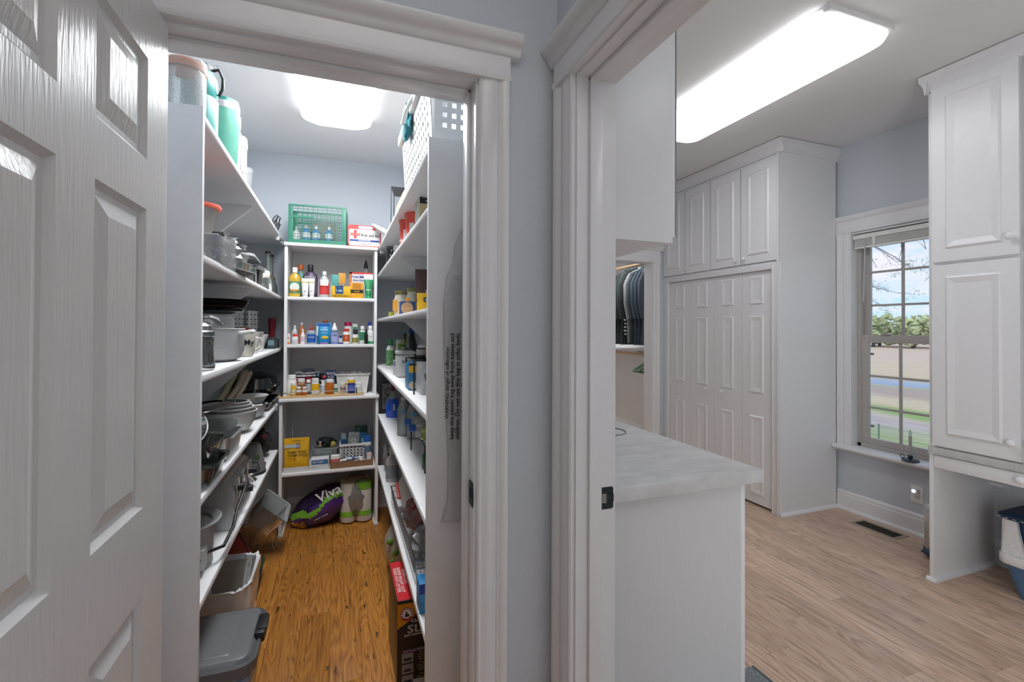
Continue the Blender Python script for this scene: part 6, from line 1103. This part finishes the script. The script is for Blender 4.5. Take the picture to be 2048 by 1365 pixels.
for i, (y, c, la) in enumerate(((2.315, '#2C62B0', 'water bottle lying with its blue cap towards the aisle, left of two'), (2.17, '#2C62B0', 'water bottle lying with its blue cap towards the aisle, right of two'))):
    T = thing('lying_bottle', la, 'bottle', (.41, y, z+.1495), rot=(0, -pi/2, 0)); part(T, 'body', G().lathe([(.030, -.10), (.033, -.09), (.033, .03), (.022, .065), (.013, .08)], n=22), clear('water_filled_plastic', '#EEF3F3')); part(T, 'cap', G().lathe([(.0165, .08), (.0165, .108), (.013, .110)], n=18), pm(c))
T = thing('lime_bottle', 'yellow-green bottle leaning at the near end of the wire riser', 'bottle', (.40, 2.04, z+.1495), rot=(0, -pi/2, 0)); part(T, 'body', G().lathe([(.030, -.10), (.033, -.09), (.033, .05), (.02, .07)], n=20), mat('lime_liquid', '#8B9444', .25, coat=.4)); part(T, 'cap', G().lathe([(.014, .07), (.014, .09)], n=14), GREYW)
T = thing('green_bottle', 'dark green lidded bottle under the near end of the wire riser', 'bottle', (.362, 2.03, z)); part(T, 'body', G().lathe([(.022, 0), (.024, .004), (.024, .06), (.012, .075)], n=18), pm('#16613A')); part(T, 'cap', G().lathe([(.014, .075), (.014, .095)], n=14), pm('#1E8A4E'))
# ---- sixth right shelf (z .42)
z = .4205
T = thing('freezer_bags', 'grey plastic bags and wipes bundled at the far end of the lowest right shelf', 'bags', (.36, 3.30, z)); part(T, 'bundle', G().blob(0, 0, .10, .075, .10, .10, .18, 4, 20, 14), mat('grey_bundle', '#9A9C9D', .5, bump=.6, nscale=40)); part(T, 'black_print', G().blob(-.035, -.085, .12, .02, .014, .02, .2, 5, 10, 8), INK)
bottle('spray_bottle', 'grey-white spray bottle with a square shoulder on the lowest right shelf', 'bottle', (.320, 3.06, z), .075, .21, pm('#B9BBBC'), WHITE, (.1, .5, pm('#8E9194')), flat=.8, sh=.6, neck=.4, capw=.45, caph=.2)
T = thing('tape_rolls', 'ribbed grey cylinder standing behind the spray bottle', 'roll', (.395, 3.10, z)); part(T, 'roll', G().lathe([(.055, 0)]+[(.055+(.0015 if k % 2 else 0), .01*k) for k in range(1, 22)]+[(.04, .225)], n=26), pm('#8F9396'))
carton('razor_box', 'white and blue carton behind the steel basket', 'box', (.415, 2.86, z), .07, .09, .175, pm('#B9BEC6'), ((0, 1, .4, .7, pm('#4A6694')),), rz=.2)
carton('white_box', 'white carton with a torn black flap in the middle of the lowest right shelf', 'box', (.385, 2.72, z), .075, .08, .165, pm('#C9CACA'), ((.0, 1, .85, .93, INK),), rz=.1)
T = thing('steel_basket', 'long steel wire basket at the edge of the lowest right shelf', 'basket', (.385, 2.22, z)); g = G(); W, D, H = .215, .88, .095
def rect(z_, k=0): return [(-W/2-k, -D/2-k, z_), (W/2+k, -D/2-k, z_), (W/2+k, D/2+k, z_), (-W/2-k, D/2+k, z_), (-W/2-k, -D/2-k, z_)]
for zz, k in ((.004, -.01), (.035, -.004), (.066, 0), (H, .004)): g.tube(rect(zz, k), .0022 if zz < H else .0034, 6)
for k in range(30): y = -D/2+k*D/29; g.tube([(-W/2, y, H), (-W/2+.008, y, .004), (W/2-.008, y, .004), (W/2, y, H)], .0014, 5)
for k in range(8): x = -W/2+k*W/7; g.tube([(x, -D/2, H), (x, -D/2+.01, .004), (x, D/2-.01, .004), (x, D/2, H)], .0014, 5)
part(T, 'wires', g, CHROME)
T = thing('paper_roll', 'grey-white roll lying in the steel basket', 'roll', (.365, 2.46, z+.105), rot=(pi/2+.25, 0, 0)); part(T, 'roll', G().lathe([(.015, -.12), (.060, -.12), (.062, -.115), (.062, .115), (.060, .12), (.015, .12)], n=30), mat('quilted_paper', '#D8D6D0'))
T = thing('red_bag', 'shiny red packet in clear film in the steel basket', 'bag', (.365, 2.20, z+.105)); part(T, 'packet', G().blob(0, 0, 0, .078, .13, .065, .15, 7, 20, 12), mat('red_foil', '#A32530', .2, bump=.8, nscale=30, coat=.5)); part(T, 'film', G().blob(0, -.02, .0, .082, .145, .069, .10, 9, 20, 12), clear('thin_clear_film', '#F6F6F6', .84, .1, '#DDDDDD', .2))
T = thing('clear_bag', 'crumpled clear bag at the near end of the steel basket', 'bag', (.375, 1.99, z+.070)); part(T, 'film', G().blob(0, 0, 0, .085, .12, .05, .25, 2, 20, 12), FILM)
T = thing('brush', 'red and white scrubbing brush at the far end of the steel basket', 'brush', (.308, 2.60, z+.075), rot=(.5, 0, 0)); part(T, 'handle', G().box(-.012, .012, -.05, .06, 0, .02, .005), pm('#C8453F')); part(T, 'head', G().box(-.016, .016, -.10, -.05, -.012, .012, .004), WHITE)
carton('wipes_box', 'blue carton with a round mark, near end of the lowest right shelf', 'box', (.327, 1.64, z), .13, .07, .10, pm('#1F7FB8'), ((0, 1, .66, 1, pm('#1B3FA8')), (0, 1, .42, .66, pm('#2F9AD0'))), (('GBC', .3, .85, .3, .12, SNOW), ('Always', .5, .34, .7, .16, SNOW)))
carton('sachet_box', 'pale box with a teal triangle behind the blue wipes box', 'box', (.345, 1.73, z), .12, .05, .03, pm('#CFCFCD'), ((.2, .9, .2, 1, pm('#6E9A98')),))
# ---- floor, right side
T = thing('litter_box_carton', 'tall black and orange carton of clumping litter on the floor by the right shelves', 'box', (.348, 2.015, 0)); W, D, H = .26, .322, .335
part(T, 'body', G().box(-W/2, W/2, -D/2, D/2, 0, H, .0015), mat('black_print_card', '#131216', .35)); F0 = -D/2-.0008
part(T, 'orange_burst', G().prism([(-W/2+.001, H-.012), (-W/2+.001, H-.105), (-W/2+.055, H-.075), (-W/2+.085, H-.040), (-W/2+.11, H-.012)], 'y', F0, -D/2), mat('orange_burst_print', '#C98A1F', .4, nscale=12, var=.25))
part(T, 'red_roundel', G().lathe([(.026, 0), (.026, .0008)], n=28).xf(Matrix.Translation((-W/2+.036, F0, H-.052))@Matrix.Rotation(pi/2, 4, 'X')), pm('#A3252B')); part(T, 'white_roundel', G().lathe([(.017, 0), (.017, .0016)], n=24).xf(Matrix.Translation((-W/2+.036, F0, H-.052))@Matrix.Rotation(pi/2, 4, 'X')), SNOW)
part(T, 'arm_emblem', G().prism([(-W/2+.028, H-.062), (-W/2+.045, H-.062), (-W/2+.043, H-.050), (-W/2+.037, H-.054), (-W/2+.038, H-.042), (-W/2+.031, H-.044)], 'y', F0-.0024, F0-.0016), INK)
for k, ch in enumerate('ARM&HAMMER'): a = radians(205-k*25.5); text(T, ch, .006, .007, SNOW, (-W/2+.036+.0215*cos(a), F0-.0016, H-.052+.0215*sin(a)), rot=(pi/2, pi/2-a, 0))
text(T, 'CLUMP', .075, .012, SNOW, (-W/2+.088, F0-.0006, H-.082)); text(T, 'SLIDE', .16, .031, pm('#B9BABC'), (-W/2+.108, F0-.0006, H-.112)); text(T, 'EASY CLEAN-UP CLUMPING LITTER', .17, .008, SNOW, (-W/2+.112, F0-.0006, H-.135)); text(T, 'INSTRUCTIONS FOR USE', .14, .010, pm('#C9A9D8'), (-W/2+.092, F0-.0006, H-.196))
for k in range(3):
    zz = H-.222-k*.042; part(T, 'picture_panel', G().box(-W/2+.018, -W/2+.062, F0, -D/2, zz-.018, zz+.018), pm('#85878C')); part(T, 'tray_drawing', G().box(-W/2+.026, -W/2+.054, F0-.0008, F0, zz-.010, zz+.0, .0002), pm('#2E2438'))
    for q in range(4): text(T, ('fill tray with litter', 'scoop out clumps daily', 'wash tray when empty', 'refill as needed')[q], .075, .0045, pm('#C2B08C'), (-W/2+.108, F0-.0006, zz+.014-q*.009))
part(T, 'purple_foot', G().box(-W/2, W/2, F0, -D/2, .001, .020), pm('#2E1B4A')); part(T, 'barcode_patch', G().box(-W/2+.062, -W/2+.115, F0-.0006, -D/2, .006, .026), pm('#B9BABC'))
part(T, 'red_top', G().box(-W/2+.002, -W/2+.062, -D/2+.004, D/2-.004, H, H+.0012), mat('red_print_card', '#C3252E', .35))
for i, s_ in enumerate(('SLIDE OUT LITTER', 'SLIDES RIGHT OUT')): text(T, s_, .26, .013, SNOW, (-W/2+.016+i*.016, 0, H+.0016), rot=(0, 0, -pi/2))
text(T, 'FOR MULTI CATS', .12, .010, SNOW, (-W/2+.050, .02, H+.0016), rot=(0, 0, -pi/2))
T = thing('towel_roll_pack', 'pack of rolls printed with green leaves on the floor under the right shelves', 'pack', (.335, 2.78, 0)); part(T, 'pack', G().blob(0, 0, .13, .085, .14, .13, .05, 5, 22, 14), mat('leaf_pack_film', '#A9A79C', .3, bump=.4, nscale=30, coat=.3))
for k, (a, zz) in enumerate(((-2.2, .10), (-2.0, .15), (-2.4, .20), (-1.8, .06))): part(T, 'leaf_mark', G().blob(.084*cos(a)*.98, .14*sin(a)*.98, zz, .020, .012, .016, .1, k, 10, 8), pm('#5E8E2A'))
# ---- bag hung on the right upright
T = thing('garment_bag', 'grey item in a clear plastic sleeve hanging on the right shelf upright', 'bag', (.372, 1.440, .79))
def sec(w0, w1, d_, zz): return [(w0+(w1-w0)*(.5+.5*math.copysign(abs(cos(a))**.7, cos(a))), -d_*sin(a)-0, zz) for a in [2*pi*i/28 for i in range(28)]]
LE = [(.0, -.074), (.06, -.056), (.20, -.053), (.29, -.058), (.52, -.068), (.68, -.070), (.76, -.061), (.80, -.042), (.857, -.036), (.897, -.018), (.93, .0)]
part(T, 'padded_panel', G().loft([sec(l+.005, .10, .009, zz) for zz, l in [(.12, -.055)]+LE[2:6]+[(.745, -.060), (.765, -.045)]]), mat('grey_padding', '#D2D3D5', .6, bump=.3, nscale=60))
g = G().loft([sec(l, .105, .012, zz) for zz, l in LE]); bmesh.ops.subdivide_edges(g.b, edges=g.b.edges, cuts=1, use_grid_fill=True); g.jitter(.0016, 6); part(T, 'clear_sleeve', g, clear('sleeve_film', '#FFFFFF', .86, .2, '#F0F0F0', .12))
for s_, x, ln, cz in (('WARNING: danger of suffocation', -.0585, .22, .43), ('keep this plastic bag away from babies and', -.043, .325, .42), ('children. Do not use this bag in cribs, beds,', -.025, .330, .42), ('or playpens. This bag is not a toy.', -.007, .30, .45)): text(T, s_, ln, .017, INK, (x, -.0150, cz), rot=(pi/2, -pi/2, 0))

# ================================================================= LAUNDRY THINGS
T = thing('candlestick', 'electric candle in a dark metal chamber stick on the window sill', 'candle', (3.640, 2.067, .5005)); DM = mat('dark_pewter', '#4A5B6B', .3, .8)
part(T, 'saucer', G().lathe([(.020, 0), (.045, .004), (.050, .010), (.047, .011), (.02, .006)], n=28), DM); part(T, 'socket', G().lathe([(.010, .005), (.008, .015), (.014, .024), (.016, .040), (.013, .042)], n=20), DM); part(T, 'ring_handle', G().tube([(-.0, .048+.012*cos(a), .024+.012*sin(a)) for a in [i*pi/6 for i in range(13)]], .0022, 6), DM)
part(T, 'candle', G().lathe([(.0095, .040), (.0095, .165), (.008, .168)], n=18), mat('grey_white_candle', '#B4B2B4', .5)); part(T, 'bulb', G().lathe([(.006, .168), (.009, .178), (.008, .190), (.003, .208), (.0008, .214)], n=14), GLASS)
T = thing('wall_outlet', 'white wall outlet below the window', 'outlet', (LXR, 2.056, .272)); part(T, 'plate', G().box(-.005, 0, -.038, .038, -.058, .058, .002), WHITE)
for zz in (-.021, .021): part(T, 'socket', G().box(-.0075, -.005, -.017, .017, zz-.014, zz+.014, .001), WHITE); part(T.children[-1], 'slot', G().box(-.0080, -.0074, -.008, -.006, zz-.003, zz+.006), INK); part(T.children[-2], 'slot', G().box(-.0080, -.0074, .006, .008, zz-.003, zz+.006), INK)
T = thing('night_light', 'small round plug-in night light glowing blue-white in the outlet', 'night light', (LXR-.0085, 2.056, .296)); part(T, 'housing', G().box(-.024, 0, -.018, .018, -.016, .016, .006), WHITE); part(T, 'lens', G().lathe([(.012, 0), (.012, .003), (.009, .005)], n=20).xf(Matrix.Translation((-.024, .004, .002))@Matrix.Rotation(-pi/2, 4, 'Y')), mat('glowing_sensor', '#B8C4FF', .3, emit=('#C4CCFF', 1.6)))
T = thing('floor_vent', 'dark slotted floor register with a pale frame below the window', 'floor vent', (3.532, 2.205, 0), .0)
part(T, 'frame', G().box(-.075, -.052, -.150, .150, 0, .004, .0015).box(.052, .075, -.150, .150, 0, .004, .0015).box(-.052, .052, .128, .150, 0, .004, .0015).box(-.052, .052, -.150, -.128, 0, .004, .0015), mat('taupe_vent_frame', '#A39384', .45)); part(T, 'well', G().box(-.052, .052, -.128, .128, .0003, .0012), DARKGAP)
for k in range(17): part(T, 'slat', G().box(-.052, .052, -.122+k*.015, -.1185+k*.015, .0013, .0038), mat('dark_bronze_vent', '#4A4034', .5))
T = thing('pedal_bin', 'small stainless pedal bin with a blue-black base beside the desk panel', 'waste bin', (3.500, 1.800, 0)); NB = mat('dark_blue_plastic', '#1F3A5C', .35)
part(T, 'body', G().lathe([(.096, .035), (.098, .04), (.098, .275)], n=36), STEEL); part(T, 'lid', G().lathe([(.101, .279), (.101, .300), (.092, .312), (.05, .322), (.01, .325)], n=36), STEEL); part(T, 'black_collar', G().lathe([(.0985, .275), (.0985, .279)], n=36), BLACK)
part(T, 'base', G().lathe([(.104, 0), (.106, .006), (.102, .034)], n=36), NB); part(T, 'pedal', G().box(-.155, -.085, -.03, .045, .035, .045, .003), NB)
# cat litter box under the desk
T = thing('litter_box', 'covered cat litter box, navy lid, white frame and blue base, under the desk', 'litter box', (3.475, 1.20, 0)); BLU = mat('slate_blue_plastic', '#4F6F90', .4); NV = mat('navy_mat_lid', '#1A3450', .6, bump=.8, nscale=60, stretch=(1, .2, 1))
part(T, 'base', G().loft([[(a, b, .001) for a, b in rr(.34, .40, .05)], [(a, b, .18) for a, b in rr(.385, .50, .05)], [(a, b, .18) for a, b in rr(.375, .49, .046)], [(a, b, .006) for a, b in rr(.33, .39, .045)]]), BLU)
part(T, 'white_frame', G().loft([[(a, b, .172) for a, b in rr(.40, .525, .05)], [(a, b, .178) for a, b in rr(.41, .535, .055)], [(a, b, .215) for a, b in rr(.41, .535, .055)], [(a, b, .222) for a, b in rr(.40, .525, .05)]]), WHITE)
part(T, 'hood_side', G().loft([[(a-0, b+.235, zz) for a, b in rr(.36, w_, .010)] for zz, w_ in ((.222, .040), (.40, .028))]), WHITE); part(T, 'hood_side', G().loft([[(a, b-.235, zz) for a, b in rr(.36, w_, .010)] for zz, w_ in ((.222, .040), (.40, .028))]), WHITE)
part(T, 'front_post', G().prism([(.245, .222), (.150, .222), (.160, .24), (.180, .34), (.188, .40), (.232, .40)], 'x', -.186, -.165), WHITE); part(T, 'front_post', G().prism([(-.245, .222), (-.150, .222), (-.160, .24), (-.180, .34), (-.188, .40), (-.232, .40)], 'x', -.186, -.165), WHITE)
part(T, 'back_wall', G().box(.150, .180, -.22, .22, .222, .40, .004), WHITE); part(T, 'inner_flap', G().box(-.160, -.152, -.20, .20, .222, .395, .003), mat('navy_flap', '#14324F', .3, coat=.3))
part(T, 'lid', G().loft([[(a, b, .402) for a, b in rr(.39, .50, .04)], [(a, b, .410) for a, b in rr(.42, .535, .05)], [(a, b, .425) for a, b in rr(.42, .535, .05)], [(a, b, .440) for a, b in rr(.38, .49, .05)]]), NV)
for k in range(16): part(T, 'stitch_mark', G().box(-.2115, -.2100, .24-k*.03, .252-k*.03, .413, .4155), SNOW)
# closet: rods, shelf, clothes and hangers
T = thing('closet_rod', 'wooden rod carrying the shirts in the far closet', 'rod', (3.40, 4.95, 2.17)); part(T, 'rod', G().cyl((0, -.85, 0), (0, .94, 0), .016, 14), mat('rod_wood', '#C2A37A', .45, nscale=12, stretch=(12, 1, 12), var=.1)); part(T, 'cleat', G().box(.0, .272, -.85, -.832, -.06, .03), PAINT)
T = thing('closet_shelf', 'white shelf above the upper rod in the far closet', 'shelf', (3.50, 4.95, 2.24)); part(T, 'board', G().box(-.16, .172, -.88, .945, 0, .019), PAINT)
T = thing('closet_rod', 'lower wooden rod with a white shelf under the shirts', 'rod', (3.40, 4.95, 1.08)); part(T, 'rod', G().cyl((0, -.85, 0), (0, .94, 0), .016, 14), mat('rod_wood', '#C2A37A')); part(T, 'shelf_board', G().box(-.06, .272, -.85, .94, .05, .069), PAINT); part(T, 'bracket', G().prism([(-.03, .05), (.27, .05), (.27, -.14), (.24, -.14)], 'y', -.12, -.10), PAINT)
CLO = ['#20262B', '#2A3430', '#33403C', '#1D2024', '#8C9294', '#3B454A', '#45525C', '#3F4C5A', '#4A5058']
LBL = ['near-black shirt at the left end of the row', 'very dark green-black jacket, second in the row', 'dark green-grey shirt hanging third in the row', 'black shirt with a white patterned placket in the middle of the row', 'light grey lined shirt beside the black patterned one', 'charcoal shirt right of the light grey one', 'slate blue denim shirt hanging sixth from the right end', 'blue-grey work shirt near the door casing', 'grey-brown fleece at the right end of the row']
def garment(y, c, la, k):
    T = thing('shirt', la, 'shirt', (3.40, y, 2.17-.065)); R = []; rn = random.Random(k); m_ = mat('cloth_'+c[1:].lower(), c, .9, bump=.5, nscale=60, var=.12)
    for zz, w_, d_ in ((.0, .05, .016), (-.03, .12, .020), (-.07, .20, .023), (-.14, .215, .026), (-.4, .21, .028), (-.7, .205, .030), (-.88-.03*rn.random(), .21, .031)):
        R.append([(w_*cos(a)*(1+.05*sin(7*a+k+zz*9)), d_*sin(a)*(1+.30*sin(5*a+k*2+zz*6)), zz) for a in [2*pi*i/30 for i in range(30)]])
    part(T, 'body', G().loft(R), m_)
    for s in (-1, 1): part(T, 'sleeve', G().tube([(s*.17, 0, -.07), (s*.232, -.012, -.20), (s*.235, -.02, -.42), (s*.21, -.03, -.60)], .03, 10, [.024, .034, .032, .026]), m_)
    part(T, 'collar', G().lathe([(.055, -.02), (.06, .0), (.05, .02)], n=16, flat=.6, close=False), m_)
    part(T, 'hanger', G().tube([(-.19, 0, -.085), (0, 0, .005), (.19, 0, -.085)], .006, 6), pm('#D2D4D4') if k % 2 else pm('#2A2A2C')); part(T, 'hook', G().tube([(0, 0, .0), (0, 0, .045), (.020, 0, .060), (.020, 0, .078), (.0, 0, .088), (-.016, 0, .078)], .0028, 6), STEEL)
    return T
for k in range(9): T = garment(5.02-k*.070, CLO[k], LBL[k], k)
for ch in COL.objects:
    if ch.get('label') == LBL[3]:
        for q in range(16): part(ch, 'white_motif', G().box(-.225-.006*(q % 3), -.205, -.048, -.040, -.16-q*.042, -.142-q*.042, .002), SNOW)
        part(ch, 'red_motif', G().box(-.215, -.17, -.046, -.040, -.20, -.17, .002), RED)
HC = ['#2E7F45', '#1E1F20', '#2E7F45', '#1E1F20', '#3A9A55']
for k in range(5):
    T = thing('clothes_hanger', ('green plastic hanger, nearest on the lower rod', 'black hanger, second on the lower rod', 'green hanger in the middle of the lower rod', 'black hanger, fourth on the lower rod', 'bright green hanger, furthest on the lower rod')[k], 'hanger', (3.40, 4.45+k*.045, 1.08-.065)); c = pm(HC[k])
    part(T, 'frame', G().tube([(0, 0, .0), (.2, 0, -.10), (.21, 0, -.115), (.19, 0, -.125), (-.19, 0, -.125), (-.21, 0, -.115), (-.2, 0, -.10), (0, 0, 0)], .006, 6), c); part(T, 'hook', G().tube([(0, 0, .0), (0, 0, .045), (.020, 0, .060), (.020, 0, .078), (.0, 0, .088), (-.016, 0, .078)], .003, 6), c)
# rug corner in front of the counter
T = thing('rug', 'corner of a pale grey patterned rug on the laundry floor by the counter', 'rug', (1.28, .60, .001)); part(T, 'pile', G().box(-.30, .315, -.95, .88, 0, .009, .003), mat('grey_rug_weave', '#7E858A', .95, bump=.9, nscale=130, var=.35)); part(T, 'bound_edge', G().box(.316, .326, -.95, .88, 0, .010, .003), mat('rug_binding', '#5E646A', .9))
